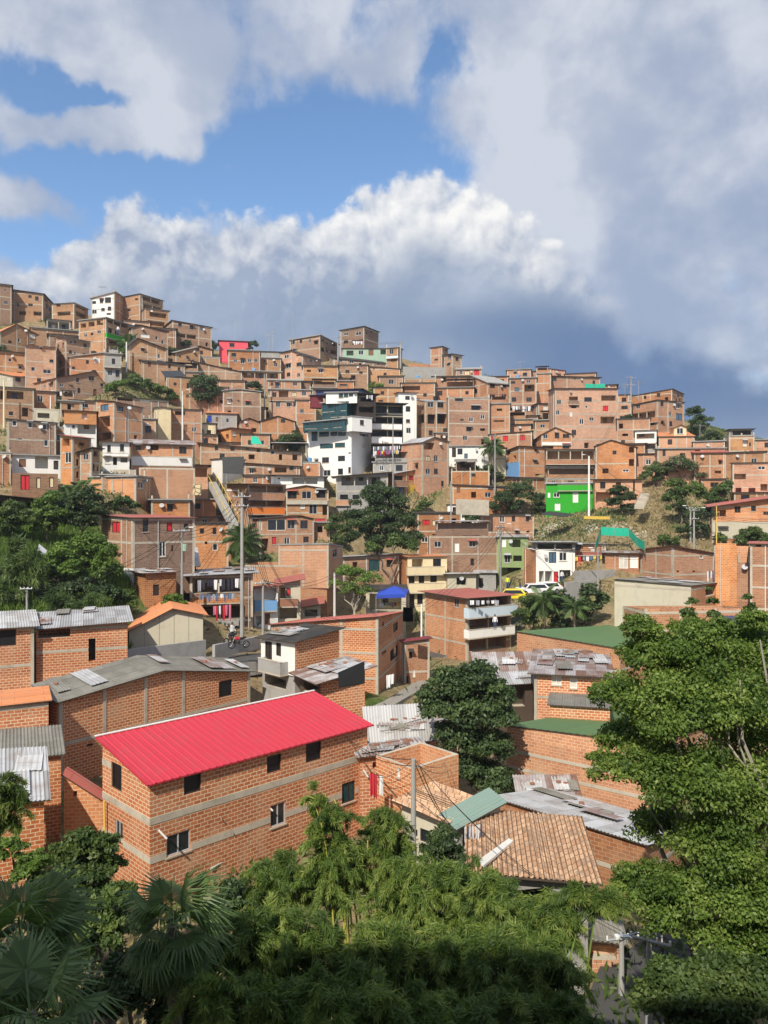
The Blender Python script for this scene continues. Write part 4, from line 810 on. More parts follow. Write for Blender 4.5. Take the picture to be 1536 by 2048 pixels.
H('low white shed below the brick houses, right of the big dark tree', 893,895,957,1009,1032,m='white',roof='whitesheet',frame=False,W=[(910,1020,10,12),(930,1018,10,10)])
H('brick house with red curtain in its window right of the big dark tree', 822,835,922,1026,1100,tl=1024,m='brick',roof='dark',s=2,W=[(852,1045,14,11,'r'),(868,1046,7,11,'y'),(868,1073,7,10)])
H('brick house with three even windows and a pale middle band, left of the rubble slope', 960,963,1068,1030,1100,m='brick',roof='grey',s=2,W=[(1004,1038,10,13,'W'),(1027,1038,7,11),(1055,1038,7,11),(1033,1063,6,3,'k'),(1056,1063,6,3,'k')])
H('bright green house with white windows and door', 1090,1092,1187,968,1026,m='green',roof='grey',frame=False,s=2,W=[(1112,966,16,10),(1165,962,8,8),(1113,990,12,9,'W'),(1098,990,5,10,'D'),(1151,995,11,20,'D'),(1115,1014,11,14,'D')],B=[(1115,1185,970,981,'green',.5)],up=0.5)
H('shabby stone walled upper terrace of the curved brick houses at the left', 120,122,186,900,925,m='brickbrown',roof='none',W=[(150,908,6,6)])
H('tan brick house with small window above the skyline of the left terraces', 376,378,456,772,812,m=P_,roof='grey',W=[(390,785,7,7),(430,785,7,7)])
H('plain brick back wall above the round dark tree', 330,332,420,752,790,tr=758,m=T,roof='dark',W=[(350,768,6,6),(398,770,7,6)])
H('brick house glimpsed behind the antennas, right upper hill', 1234,1236,1262,790,830,m=P_,roof='redold',W=[(1248,800,9,10,'o'),(1248,818,9,8,'c')])
H('brick house with curtained porch behind the tower left side', 590,592,632,800,880,m=P_,roof='grey',W=[(604,822,8,8),(615,845,12,10,'o')])
H('brown brick terrace below the left edge trees', -30,-30,52,700,760,m=T,W=[(20,720,7,7),(40,735,7,7)])
H('wide brick terrace house hidden behind the middle roofs', 480,482,540,868,915,m=P_,roof='dark',W=[(500,885,8,9),(525,885,7,9)])
H('cream walled back house over the palm at right centre', 975,977,1012,896,940,m='cream',roof='grey',W=[(990,905,7,8)])
H('brick back house below the tall right blocks with barred openings', 1232,1234,1300,838,905,m=P_,roof='grey',W=[(1242,852,8,10,'o'),(1246,885,8,10)])
H('brick house with a pale band between the tan hall and the right canopy house', 1385,1388,1452,905,960,m=T,W=[(1440,925,5,8)])
H('brick wall house with square window left of the white balconies block', 745,747,805,775,812,m=T,roof='dark',W=[(765,786,7,7)])
H('brick house on the ridge shoulder behind the grass knoll', 800,802,870,766,812,m=P_,roof='grey',W=[(820,776,40,9,'o'),(850,790,7,7)])

# houses that fill the terraces between those above
A_ = [
 ('brick row under the low house with terrace rail, upper left', 60,62,158,655,690,T), ('brick house beneath the open dark shed', 96,98,160,668,700,K), ('brick back house between the green balcony block and the gable', 246,248,300,640,665,T),
 ('brown brick house just under the stepping balcony wing', 300,302,352,655,690,K), ('brick terrace wall house beside the dark scrub', 352,354,440,712,735,T), ('low brick house under the pink one, left part', 425,427,460,735,760,T),
 ('brick house left of the washing walls on the left hill', 100,102,140,768,800,K), ('brick house below the low gable roof house', 140,142,235,800,822,P_), ('small brick house above the arched door house', 118,120,165,802,826,T),
 ('brick house between the tall corner house and the cream room', 284,286,312,838,884,T), ('brick wall house under the clipped tree', 330,332,402,742,760,T), ('house of pale brick behind the round dark tree', 436,438,490,760,790,P_),
 ('brick house below the grey retaining wall at the skyline', 806,808,872,757,785,T), ('brick house left of the three window house, lower', 866,868,948,776,800,P_), ('brick house under the plain brick wing', 940,942,1000,778,800,T),
 ('brick house right of the tower roof crown', 756,758,806,752,778,T), ('brick house between the columned block and the blue door house', 640,642,700,756,775,P_), ('brick house beside the garage mouth block', 622,624,672,776,800,K),
 ('brick house above the antenna pole with dark gap', 1232,1234,1262,806,850,P_), ('brick house behind the flowering bush on its left', 1268,1270,1322,908,945,P_), ('brick block under the white balconies house', 1232,1234,1290,888,930,T),
 ('brick house between the dormer house and the canopy house', 1384,1386,1450,884,915,P_), ('brick house below the canopy house', 1446,1448,1530,905,945,T), ('pink plaster house below the cream house on the left hill', 430,432,490,884,900,P_),
 ('brick house under the white cream room wall on the left', 386,388,436,868,898,P_), ('brick base house under the left white two storey house', 200,202,262,950,975,T), ('brick house under the small tan house by the stairway', 378,380,436,1034,1060,'brick'),
 ('brick house seen above the long shallow grey roof, right part', 520,522,600,888,905,T), ('low brick house behind the white low house', 600,602,640,925,955,P_), ('plain brick house below the terraces with railing blocks', 486,488,600,950,972,'brick'),
 ('brick house left of the gable terrace house', 748,750,806,900,935,T), ('low house with sheet roof above the brick balcony house', 744,746,815,925,950,'concgrey'), ('brick house beneath the washing house', 1018,1020,1076,832,862,P_),
 ('brick house under the four window house', 950,952,1020,818,860,P_), ('brick house above the red window house', 990,992,1070,840,866,T), ('brick base under the sky blue porch block', 1010,1040,1092,955,985,'brick'),
 ('low brick house below the open galleries', 1088,1092,1192,958,975,T), ('brick house under the long tan house', 1400,1402,1450,958,985,P_), ('brick house between the porches at the right border', 1466,1468,1560,985,1010,T),
 ('brick house low under the orange balcony house', 500,502,575,1038,1060,'brick'), ('brick house below the tinted window house', 575,577,660,1046,1075,T), ('brick house behind the dim two storey house', 430,432,470,1060,1110,'brick'),
 ('brick house between the red curtain house and the painted wall', 300,302,380,1000,1036,'brick'), ('brick house below the brown terrace at the left edge', 40,42,112,780,815,P_), ('brick house left of the tall shaded wall house', 100,102,130,855,900,T),
]
for l_, a1, a0, a2, t_, b_, m_ in A_: H(l_, a1, a0, a2, t_, b_, m=m_)
# ------------------------------------------------------------------ middle distance and near houses
gm = 'houses in the valley'
newmat('pathjoint', (.22,.2,.16), .9)
def HN(*a, **k): k.setdefault('group', gm); return H(*a, **k)
HN('two storey brick house with red curtain, brown roof edge and white base, left slope', 203,265,389,1036,1136,D=80,tl=1030,tr=1036,yaw=40,m='brickbrown',mL='brick',roof='redold',s=2,up=.1,W=[(232,1054,16,22,'r'),(224,1101,18,27,'o'),(291,1052,11,23),(339,1054,11,18,'r'),(372,1053,9,12),(325,1098,13,30,'W'),(345,1097,4,12,'k'),(365,1110,9,30,'d')],  # browner brick on the right wall stands in for its shade
   X=[dict(b=(246,267,292,1137,1186),mm='white',roof='none',frame=False,W=[(272,1165,8,36,'m'),(283,1156,8,20)],dD=-.5,n='white_base',ext=2)])
HN('dim two storey brick house with open corner, between the red curtain house and the palm', 386,388,457,1046,1122,m='brick',roof='dark',s=2,W=[(404,1062,9,11),(429,1062,8,14),(412,1086,5,5,'k'),(430,1094,10,14,'W')])
HN('brick house with white framed glass porch and low gable behind the palm', 505,518,628,1038,1100,gR=(600,1031),m='brick',roof='dark',s=2,W=[(520,1051,8,17,'c'),(553,1050,36,22,'W'),(582,1049,15,17),(608,1049,15,17),(548,1081,8,15,'r'),(612,1079,11,12),(530,1090,14,26,'o')])
HN('plain orange brick block with one window on its narrow right end', 557,657,685,1089,1130,D=100,tl=1090,tr=1094,m='brickor',roof='flat',s=1,W=[(670,1106,9,17)],X=[dict(b=(488,654,672,1131,1205),mm='brickor',roof='none',W=[],dD=.3,n='lower_wall',ext=3,cols=False)])
HN('brick house with grey sheet roof and teal doorway behind the feathery tree', 683,686,798,1114,1152,tr=1108,m='bricktan',roof='grey',s=1,oh=.5,D=113,W=[(710,1131,10,14,'o'),(748,1131,22,24,'t'),(779,1127,12,14)],d=6)
HN('cream balcony house with three floors under an orange roof', 797,815,894,1114,1225,D=112,m='cream',mL='brick',roof='orsheet',s=3,frame=False,W=[(835,1127,22,17,'o'),(874,1125,16,15),(823,1160,12,15,'m'),(843,1160,11,18,'m'),(867,1157,13,15,'m'),(824,1202,10,28,'m'),(840,1197,11,22),(865,1200,16,16,'o')],B=[(815,890,1134,1149,'cream',.8),(817,893,1167,1185,'cream',.8)])
HN('long blank brick row with one narrow white door, behind the cream house', 855,858,996,1071,1145,D=118,tr=1072,m='brickbrown',roof='none',s=2,W=[(914,1095,9,18,'D')],d=6)
HN('green painted house with an outdoor stair and open lower porch', 993,995,1056,1074,1172,D=117,m='olive',roof='slab',frame=False,s=3,W=[(1008,1086,8,16,'D'),(1033,1087,16,16,'o'),(1015,1118,12,15),(1035,1117,17,12,'o'),(1020,1145,44,20,'o')])
HN('white balcony house with dark rooftop frame and small red awning', 1048,1072,1150,1100,1172,D=106,m='white',mL='brick',roof='none',frame=False,s=2,W=[(1105,1115,15,22,'b'),(1126,1113,15,17,'W'),(1083,1155,10,26,'o'),(1097,1155,14,26,'o'),(1112,1155,9,24,'r'),(1130,1153,22,26,'K')],
   X=[dict(b=(1064,1072,1150,1085,1099),mm='concgrey',roof='grey',oh=.7,frame=False,W=[(1110,1093,70,11,'O')],n='roof_block')])
HN('brick house with red lean-to roof and potted plants below the rubble', 1143,1146,1212,1088,1128,D=108,m='brickpink',roof='grey',W=[(1157,1093,9,14,'b'),(1180,1112,40,14,'o')],B=[(1146,1210,1104,1110,'redold',.8)],s=1,oh=.4)
HN('small patched brick house with white door and loose tin roof', 1208,1210,1278,1106,1140,D=104,m='brick',roof='rust',oh=.5,W=[(1247,1124,18,26,'c'),(1268,1124,16,24,'D')],s=1,frame=False)
HN('long brick house with faded falling roof, right side behind the beige wall', 1281,1345,1432,1093,1190,D=97,tl=1100,tr=1108,yaw=18,m='brick',roof='redold',oh=.4,s=2,W=[(1403,1114,7,5,'W'),(1356,1143,5,4,'k'),(1388,1143,5,4,'k')])
HN('tall narrow brick tower house right of the faded roof house', 1428,1430,1474,1091,1240,D=88,m='brickor',roof='none',s=3,frame=False,W=[])
HN('brick block with jagged top wall beside the narrow tower house', 1472,1474,1526,1125,1245,D=87,tl=1120,m='brick',roof='none',s=2,frame=False,W=[(1490,1174,3,3,'k'),(1499,1175,3,3,'k')],X=[dict(b=(1468,1474,1522,1093,1128),mm='brickor',roof='none',dD=4,W=[],frame=False)])
HN('brick house at the right border with small shed roof and pink band', 1498,1500,1620,1088,1260,D=84,m='brickpink',roof='redold',s=4,W=[(1517,1091,10,5,'k')])
HN('beige rendered wall house with cluttered dark flat roof', 1229,1382,1436,1172,1215,D=82,tl=1160,tr=1166,m='brick',mL='beige',roof='fiber',oh=.15,s=1,frame=True,cols=False,W=[(1421,1180,20,22,'o')])
HN('low brick front wall with a white gate post below the beige wall', 1246,1290,1500,1217,1300,D=75,tl=1212,tr=1216,m='brick',mL='bricktan',roof='none',s=2,W=[(1260,1250,22,40,'o')],yaw=8)
HN('brick shed with grey roof sheet deep behind the big right tree', 1440,1442,1540,1245,1300,D=72,m='brick',roof='bluesheet',s=1,W=[(1450,1262,8,12)])
HN('three storey brick building with white and pale blue balconies', 850,934,1022,1196,1335,D=90,tl=1183,tr=1190,yaw=34,m='brickbrown',mL='brick',roof='redold',oh=.7,s=3,
   W=[(913,1206,9,18),(977,1203,76,22,'o'),(977,1245,76,20,'o'),(975,1288,74,22,'o')],B=[(935,1036,1213,1232,'paleblue',1.0),(936,1030,1256,1272,'white',1.0)])
HN('laundry hung brick house with three open floors and a grey roof', 352,380,506,1152,1290,D=82,tr=1146,m='brickbrown',mL='brick',roof='grey',oh=.7,s=3,yaw=14,W=[(437,1172,104,28,'O'),(440,1226,100,26,'O'),(494,1201,12,20),(452,1262,44,34,'l')],B=[(382,480,1194,1206,'brick',.6),(432,478,1240,1250,'concgrey',.6)])
HN('low patched brick room with flat slab and potted plants by the white base', 270,290,352,1147,1202,D=77,m='brick',roof='rust',oh=.4,frame=False,s=1,W=[(312,1180,12,22,'m'),(326,1176,14,14,'t')])
HN('low dark house with sloped tin roof between the red curtain and laundry houses', 262,264,392,1134,1150,D=86,m='darkwood',roof='whitesheet',frame=False,oh=.5,W=[],s=1,up=1.6,d=8)
HN('blue and white balcony house under a maroon roof', 505,508,556,1176,1262,D=86,tr=1171,m='white',roof='redold',oh=.6,s=2,frame=False,W=[(532,1188,42,24,'o'),(535,1238,10,22,'d'),(518,1240,12,16,'o')],B=[(509,554,1200,1222,'blue',.6)])
HN('brown parapet balcony house next to the blue one', 555,557,601,1168,1245,D=88,tr=1160,m='beige',roof='redold',oh=.6,s=2,frame=False,W=[(566,1187,10,24,'d'),(577,1184,9,15,'r'),(588,1182,12,22),(575,1225,38,26,'o')],B=[(557,596,1198,1213,'brownp',.6)])
HN('low maroon roofed kiosk room between the brown balcony house and the white pole', 600,602,641,1215,1238,D=92,tr=1208,m='beige',roof='redold',oh=.5,s=1,frame=False,W=[(622,1226,26,14,'o')])
HN('ochre shack with a leaning tin roof left of the green stair house', 892,895,952,1148,1185,D=112,m='beige',roof='whitesheet',oh=.6,s=1,frame=False,W=[(923,1163,20,14,'k')])
HN('grey board shack beside the green stair house', 948,950,992,1146,1184,D=114,m='concgrey',roof='grey',s=1,frame=False,W=[(962,1166,8,20,'m')])
HN('open market stall room behind the blue canopy', 730,732,812,1180,1238,D=104,m='beige',roof='dark',s=1,frame=False,W=[(771,1205,64,36,'O')])
# --- the near quarter
red = HN('long brick house with bright red ribbed metal roof and concrete band, foreground', 205,300,735,1566,1800,D=37,tl=1479,yaw=44.7,m='bricknear',roof='redsheet',s=3,oh=.28,bandh=.34,cols=False,ext=5,
   W=[(233,1553,20,52,'K'),(238,1660,15,36),(385,1568,34,36,'K'),(548,1527,28,34,'K'),(627,1502,30,40,'K'),(357,1686,48,42),(556,1629,30,44),(697,1584,26,40,'t'),(616,1700,38,34,'c'),(447,1648,16,6,'k'),(175,1700,2,2)])
HN('brick house with broad grey fibre roof and patched gable wall, behind the red roof', 75,118,500,1402,1560,D=50,tl=1372,tr=1342,gR=(325,1340),yaw=50.5,m='bricknear',roof='fiber',s=2,oh=.3,cols=True,W=[(451,1377,26,32,'K'),(97,1418,6,30,'k'),(180,1490,12,6,'k'),(178,1511,12,5,'k')])
HN('brick house with a single dark picture window at the left border', -90,-90,68,1262,1420,D=57,m='bricknear',roof='whitesheet',oh=.4,s=2,W=[(10,1276,44,32,'K')],d=6,up=.45)
HN('brick house with torn sheet shutter and dark upper room, left behind the grey roof', 70,72,255,1258,1352,D=60,m='bricknear',roof='grey',oh=.45,s=2,cols=False,W=[(108,1264,64,22,'o'),(184,1300,14,46,'k')],tr=1243,up=.45,d=6)
HN('beige panelled gable building with an orange roof', 240,258,406,1262,1298,D=69,tr=1229,gR=(345,1217),yaw=18,m='beige',roof='orsheet',oh=.45,s=1,frame=False,W=[],d=9)
HN('brick house with pale flat roof sheet at the left border', -60,-60,97,1420,1525,D=46,tr=1402,m='bricknear',roof='orsheet',oh=.2,s=1,cols=False,W=[],d=4)
HN('brick house with corrugated roof and pale corner pillar at the left', -60,-60,122,1524,1660,D=42,tr=1508,m='bricknear',roof='fiber',oh=.25,s=1,cols=False,frame=False,W=[],d=4,up=.5)
HN('small brick room with steep grey corrugated roof at the left border', -70,-70,88,1606,1712,D=36,tr=1594,m='bricknear',roof='grey',oh=.3,s=1,cols=False,frame=False,W=[(67,1609,14,6,'k')],d=3.2,up=1.3)
HN('low orange brick annex with stained pink roof against the red roofed house', 128,206,214,1602,1712,D=41,tl=1552,m='brickor',mL='brickor',roof='redold',oh=.12,s=1,frame=False,W=[(150,1588,8,12,'k')])
HN('white fronted house with torn black roof and brick side, centre', 522,590,678,1284,1352,D=61,ext=.05,tl=1275,tr=1258,m='bricknear',mL='white',roof='dark',oh=.4,s=1,frame=False,W=[(537,1302,14,38,'m'),(557,1299,10,26,'m')],B=[(516,560,1321,1345,'concgrey',.8)],X=[dict(b=(525,590,677,1353,1420),mm='concgrey',roof='none',W=[(552,1365,40,20,'o')],frame=False,dD=.2,n='ground_floor',ext=3)])
HN('tall brick house with faded red roof and hanging cloth at a lower window', 541,756,806,1234,1408,D=72,tl=1250,tr=1224,m='bricknear',mL='bricknear',roof='redold',oh=.3,s=3,cols=True,W=[(766,1248,4,8,'k'),(791,1254,9,17,'K'),(768,1305,9,6,'k'),(788,1306,15,22,'w'),(779,1362,15,18,'K')])
HN('narrow brick house with maroon roof between the tall brick house and the balcony building', 804,808,859,1284,1405,D=80,tr=1277,m='brickpink',roof='maroon',oh=.3,s=2,W=[(821,1310,6,14),(811,1378,12,52,'m'),(828,1347,5,14,'c')],X=())
HN('ramshackle brick house under rusty tin roofing with black sheeting, centre', 600,641,730,1362,1460,D=57,tl=1345,tr=1335,m='bricknear',mL='darkwood',roof='rust',oh=.7,s=2,frame=False,W=[(622,1378,30,20,'o')],up=.5)
HN('yellowish brick house with a grille window beside the dark tree', 795,860,914,1456,1520,D=53,tl=1452,tr=1444,m='bricknear',roof='fiber',oh=.4,s=1,frame=False,W=[(888,1465,24,28,'c')])
HN('low house under loose patchwork tin beside the red roof', 715,720,842,1512,1560,D=46,tl=1500,tr=1496,m='bricknear',roof='rust',oh=.3,s=1,frame=False,W=[(760,1530,30,14,'k')],up=1.1,d=6)
HN('low house under pale patchwork tin behind the loose roofs', 735,738,862,1470,1510,D=51,m='bricknear',roof='whitesheet',oh=.3,s=1,frame=False,W=[],up=1.0,d=5)
HN('roofless brick room with fresh concrete rim beams', 752,825,917,1538,1650,D=41,tl=1511,tr=1508,m='brickor',mL='bricknear',roof='none',rim=.22,s=1,frame=False,W=[(790,1553,12,6,'k'),(797,1545,6,18,'c')])
HN('house with clay tile roof and grey walls beside the utility pole', 804,893,958,1642,1745,D=35,tl=1605,tr=1607,m='beige',roof='tile',oh=.35,s=1,frame=False,W=[(850,1672,20,26),(830,1665,10,14)],up=.2,yaw=48)
HN('lean-to with green tin roof and cluttered washing yard', 893,915,1000,1652,1730,D=34.5,tl=1632,tr=1606,m='concgrey',roof='greygreen',oh=.25,s=1,frame=False,W=[(955,1665,60,50,'O')],kit='n',yaw=30)
HN('low house with large weathered clay tile roof and white screen wall', 955,955,1176,1738,1850,D=31,tr=1757,m='concgrey',mL='white',roof='tile',oh=.5,s=1,frame=False,W=[(1145,1775,28,34,'k'),(1095,1790,20,20,'k')],up=.35,d=4.6,yaw=-6)
HN('long brick wall house with tin roof, half in the shade of the big tree', 988,1290,1385,1690,1785,D=37,tl=1596,tr=1660,yaw=50,m='brickor',mL='brick',roof='whitesheet',oh=.2,s=1,W=[],cols=False)
HN('tall orange brick house with smooth green roof behind the big tree', 1014,1300,1440,1488,1640,D=46,tl=1452,tr=1446,yaw=52,m='brickor',mL='brickor',roof='greensheet',oh=.1,s=2,W=[],cols=False)
HN('small patched lean-to with rusty sheets against the orange wall', 1040,1045,1150,1590,1640,D=47,m='brick',roof='rust',oh=.4,s=1,frame=False,W=[],up=.5,d=3.5)
HN('long low brick hall with flat green roof left of the big tree', 1034,1240,1400,1298,1350,D=66,tl=1264,tr=1278,yaw=50,m='brickor',mL='brickor',roof='greensheet',oh=.12,s=1,W=[],cols=False)
HN('brick house with dull tin roof and two barred windows, right of the dark tree', 1066,1068,1216,1346,1440,D=61,m='bricknear',roof='rust',oh=.5,s=2,W=[(1113,1361,20,18,'c'),(1147,1367,15,20,'c')],up=.35,d=8)
HN('open shed with pale blue tin roof beside the dark tree', 958,962,1066,1366,1430,D=63,tr=1360,m='darkwood',roof='grey',oh=.6,s=1,frame=False,W=[(1020,1395,60,36,'O')],up=.25,kit='n',d=5)
HN('upper tin roof shed below the balcony building', 958,961,1080,1334,1362,D=66,m='darkwood',roof='rust',oh=.6,s=1,frame=False,W=[],up=.5,d=9)
HN('low brick room with brown flat roof above the smooth green roof', 1098,1100,1220,1410,1432,D=57,m='bricknear',roof='fiber',oh=.2,s=1,frame=False,W=[(1128,1418,18,4,'k')],ext=2)
HN('small orange brick kiosk with tin roof down in the street', 1163,1168,1240,1868,1965,D=32,tr=1878,m='brickor',roof='fiber',oh=.3,s=1,frame=False,W=[(1205,1905,60,30,'o')],cols=False,kit='n',up=.2,d=2.2)
# --- the white tower with the dark glass terrace
t = H('tall white tower with teal glass floors and black roof terrace, tallest on the middle hill', 614,703,743,862,992,D=145,tl=862,tr=862,m='white',frame=False,roof='slab',s=5,cat='apartment tower',name='white_tower',group=None,
   W=[(651,920,14,11),(683,917,14,11),(654,946,14,12),(681,943,10,12),(699,940,5,12),(653,892,26,10,'t'),(680,890,20,9,'t'),(648,868,20,10,'t'),(668,867,14,10,'t'),(684,866,16,11,'t'),(629,872,12,20,'t'),(699,906,5,3,'k'),(725,866,11,12,'b'),(727,890,6,8,'c'),(633,925,5,10,'k')],
   X=[dict(b=(606,690,712,838,861),tl=846,mm='teal',mL='teal',roof='slab',frame=False,dD=-1.2,n='glass_floor',W=[(616,853,10,9,'t'),(628,853,10,9,'t'),(640,852,10,9,'t'),(652,849,8,16,'t'),(662,848,8,16,'t'),(671,847,7,16,'t'),(680,846,7,16,'t')]),
      dict(b=(676,704,744,833,862),mm='white',roof='flat',frame=False,dD=-1.8,n='white_bay',W=[(724,845,8,10)]),
      dict(b=(644,694,716,804,838),mm='teal',mL='teal',roof='slab',frame=False,dD=.5,n='upper_glass_floor',W=[(651,816,10,16,'t'),(663,815,10,16,'t'),(675,814,10,16,'t'),(687,813,9,16,'t'),(652,832,12,6,'t'),(668,831,12,6,'t'),(684,830,12,6,'t')]),
      dict(b=(652,714,722,785,806),tl=786,mm='white',mL='white',roof='slab',frame=False,dD=.2,n='top_storey',W=[(682,791,9,9,'t'),(692,790,9,9,'t'),(702,789,9,9,'t')]),
      dict(b=(632,722,748,778,786),tl=781,mm='bluesheet',mL='bluesheet',roof='bluesheet',oh=.5,frame=False,dD=.4,n='roof_crown',W=[]),
      dict(b=(704,714,752,787,842),mm='framedark',mL='framedark',roof='dark',oh=.8,frame=False,dD=.6,n='black_terrace',W=[(733,798,30,10,'O'),(733,818,30,14,'O')]),
      dict(b=(620,624,646,790,815),mm='maroon',mL='maroon',roof='slab',frame=False,dD=3,n='curtained_porch',W=[])])
H('white terraces with black awnings and long washing lines, right of the white tower', 742,745,806,806,935,D=150,m='tarpblack',frame=False,roof='dark',oh=.9,s=4,cat='apartment block',name='terrace_block',group=None,  # near black walls put shade into the deep open terraces
   W=[(775,818,58,14,'O'),(775,842,58,14,'O'),(775,868,58,14,'o'),(762,897,36,16,'o'),(772,922,50,12,'o'),(792,897,8,14,'b')],B=[(744,806,828,832,'dark',1.0),(744,804,848,858,'white',1.0),(744,804,874,886,'white',1.0),(744,800,910,914,'concgrey',.8)])
for lab_, n_ in (('ramshackle', 14), ('low house under loose patchwork', 14), ('low house under pale patchwork', 12), ('yellowish brick house', 9), ('brick house with dull tin', 14), ('upper tin roof shed', 10), ('open shed with pale blue', 3), ('small patched lean-to', 5), ('brick house with torn sheet', 4), ('white fronted house with torn', 7), ('long brick wall house', 4), ('laundry hung brick', 6), ('low dark house with sloped', 6), ('beige rendered wall', 6), ('low patched brick room', 3), ('brick house with broad grey fibre', 9), ('small brick room with steep', 2)):
    for v_ in VOLS:
        if v_.root.get('label', '').startswith(lab_): loose(v_, n_, len(lab_)*7+n_)
print('houses', NH[0])

# pale flashing along the upper edge of the red roof, joints of the panelled gable
v_ = red; g = MB(); a_, b_ = v_.B0+v_.dL*(v_.wL+.2)-v_.dR*.28, v_.B0+v_.dL*(v_.wL+.2)+v_.dR*(v_.wR+.28)
for i in range(46):
    p, q = a_.lerp(b_, i/46), a_.lerp(b_, (i+.93)/46); z = v_.top(0, v_.wL)+.16; g.obox(Vector((p.x,p.y,z)), Vector((q.x-p.x,q.y-p.y,0)), v_.dL*.14, Vector((0,0,.05)), MAT['white'])
g.build('ridge_flashing', v_.root)
for v_ in VOLS:
    if v_.root.get('label', '').startswith('beige panelled'):
        for i in range(1, 5):
            s_ = v_.wR*i/5; p = v_.B0+v_.dR*s_; g = MB(); g.obox(Vector((p.x,p.y,v_.z0)), v_.dR*.035, Vector((0,0,v_.top(s_,0)-v_.z0-.05)), -v_.dL*.012, MAT['pathjoint']); g.build('panel_joint', v_.root)
# ------------------------------------------------------------------ vegetation
def unit(a): return a/np.maximum(np.linalg.norm(a, axis=1, keepdims=True), 1e-9)
def leaf_mesh(name, C, A, Nrm, size, asp, mat, parent, tone, rg, fold=.0):
    """C centres, A leaf axes, Nrm leaf normals -> one rhombic leaf per point"""
    n = len(C); S = unit(np.cross(A, Nrm)); L = (size*rg.uniform(.65, 1.35, n))[:, None]; Wd = L*asp
    b = C-A*L*.5; t = C+A*L*.5; m1 = C-A*L*.05+S*Wd*.5; m2 = C-A*L*.05-S*Wd*.5
    V = np.stack([b, m1, t, m2], 1).reshape(-1, 3)
    return np_mesh(name, V, 4, n, [MAT[mat]], parent, tone)
def crown_pts(blobs, n, rg, puff=.36, npuff=16, hemi=.25):
    """blobs (x,y,z,r) -> leaf centres gathered in puffs on every blob's surface, outward directions, puff tone"""
    P = []; wts = []
    for x, y, z, r in blobs:
        k = max(5, int(npuff)); d = unit(rg.normal(size=(k, 3))); d[:, 2] = np.where(d[:, 2] < -hemi, -d[:, 2]*.6, d[:, 2]); d = unit(d)
        c = np.array([x, y, z])+d*r*rg.uniform(.5, .95, (k, 1)); pr = r*rg.uniform(puff*.6, puff*1.35, k)
        P.append(np.concatenate([c, pr[:, None], np.repeat([[x, y, z]], k, 0), rg.uniform(0, 1, (k, 1))], 1)); wts.append(pr**2)
    P = np.concatenate(P); w = np.concatenate(wts); i = rg.choice(len(P), n, p=w/w.sum())
    q = P[i]; d = unit(rg.normal(size=(n, 3))*np.array([1, 1, .8])+np.array([0, 0, .15])); rad = rg.uniform(.25, 1.0, n)**.6
    C = q[:, :3]+d*(q[:, 3]*rad)[:, None]*np.array([1.2, 1.2, .62])+rg.normal(size=(n, 3))*(q[:, 3]*.10)[:, None]
    out = unit(d*.8+unit(C-q[:, 4:7])*.6)
    return C, out, q[:, 7]
def foliage(parent, blobs, n, size, mat, rg, asp=.55, droop=.25, name='foliage', **k):
    C, out, pt = crown_pts(blobs, n, rg, **k)
    A = unit(out*.55+rg.normal(size=C.shape)*.75+np.array([0, 0, -droop])); Nn = unit(out+rg.normal(size=C.shape)*.55+np.array([0, 0, .35]))
    tone = np.clip(pt*.55+rg.uniform(0, .45, len(C)), 0, 1)
    return leaf_mesh(name, C, A, Nn, size, asp, mat, parent, tone, rg)
NT = [0]
def wiggle(a, b, rs, k=5, amp=.12):
    a, b = Vector(a), Vector(b); L = (b-a).length
    return [a.lerp(b, i/k)+Vector((rs.uniform(-1,1), rs.uniform(-1,1), 0))*L*amp*math.sin(math.pi*i/k) for i in range(k+1)]
def tree(label, blobs, D=None, base=None, mat='leafmid', n=3000, size=.4, name='tree', cat='tree', group='trees among the houses', asp=.55, trunk='bark', seed=None, tr=None, limbs=True, droop=.25, deep=1.0, **k):
    """blobs in picture units (x, y, r[, metres farther]); base = (x, y) where the trunk meets the ground"""
    NT[0] += 1; sd_ = seed or NT[0]*7+3; rg = np.random.default_rng(sd_); rs = random.Random(sd_)
    if base is None:
        base = (sum(b[0] for b in blobs)/len(blobs), max(b[1]+b[2] for b in blobs))
    if D is None: D = hitD(*base)
    bx = (base[0]-CX)/F*D; bz = tz(bx, D); root = empty(name, Vector((bx, D, bz)))
    tag(root, label, cat, group); W3 = []
    for b in blobs:
        dd = b[3] if len(b) > 3 else 0; c = ray(b[0], b[1], D+dd); W3.append((c.x, c.y, c.z, b[2]/F*(D+dd)))
    g = MB(); H_ = max(w[2] for w in W3)-bz; r0 = tr or max(.08, .025*H_)
    cen = Vector((sum(w[0] for w in W3)/len(W3), sum(w[1] for w in W3)/len(W3), min(sum(w[2] for w in W3)/len(W3), max(w[2] for w in W3))))
    fork = Vector((bx, D, bz)).lerp(cen, .45)
    st = wiggle((bx, D, bz-.4), fork, rs); g.tube(st, [r0*(1.15-.35*i/5) for i in range(6)], MAT[trunk], 7)
    g.build('trunk', root)
    if limbs:
        for w in sorted(W3, key=lambda w: -w[3])[:8]:
            g = MB(); e = Vector(w[:3])+Vector((rs.uniform(-.3,.3), rs.uniform(-.3,.3), .3))*w[3]; p = wiggle(fork, e, rs, 5, .1); g.tube(p, [r0*.6*(1-.16*i) for i in range(6)], MAT[trunk], 5); g.build('limb', root)
    foliage(root, W3, n, size, mat, rg, asp=asp, droop=droop, name='crown', **k)
    return root
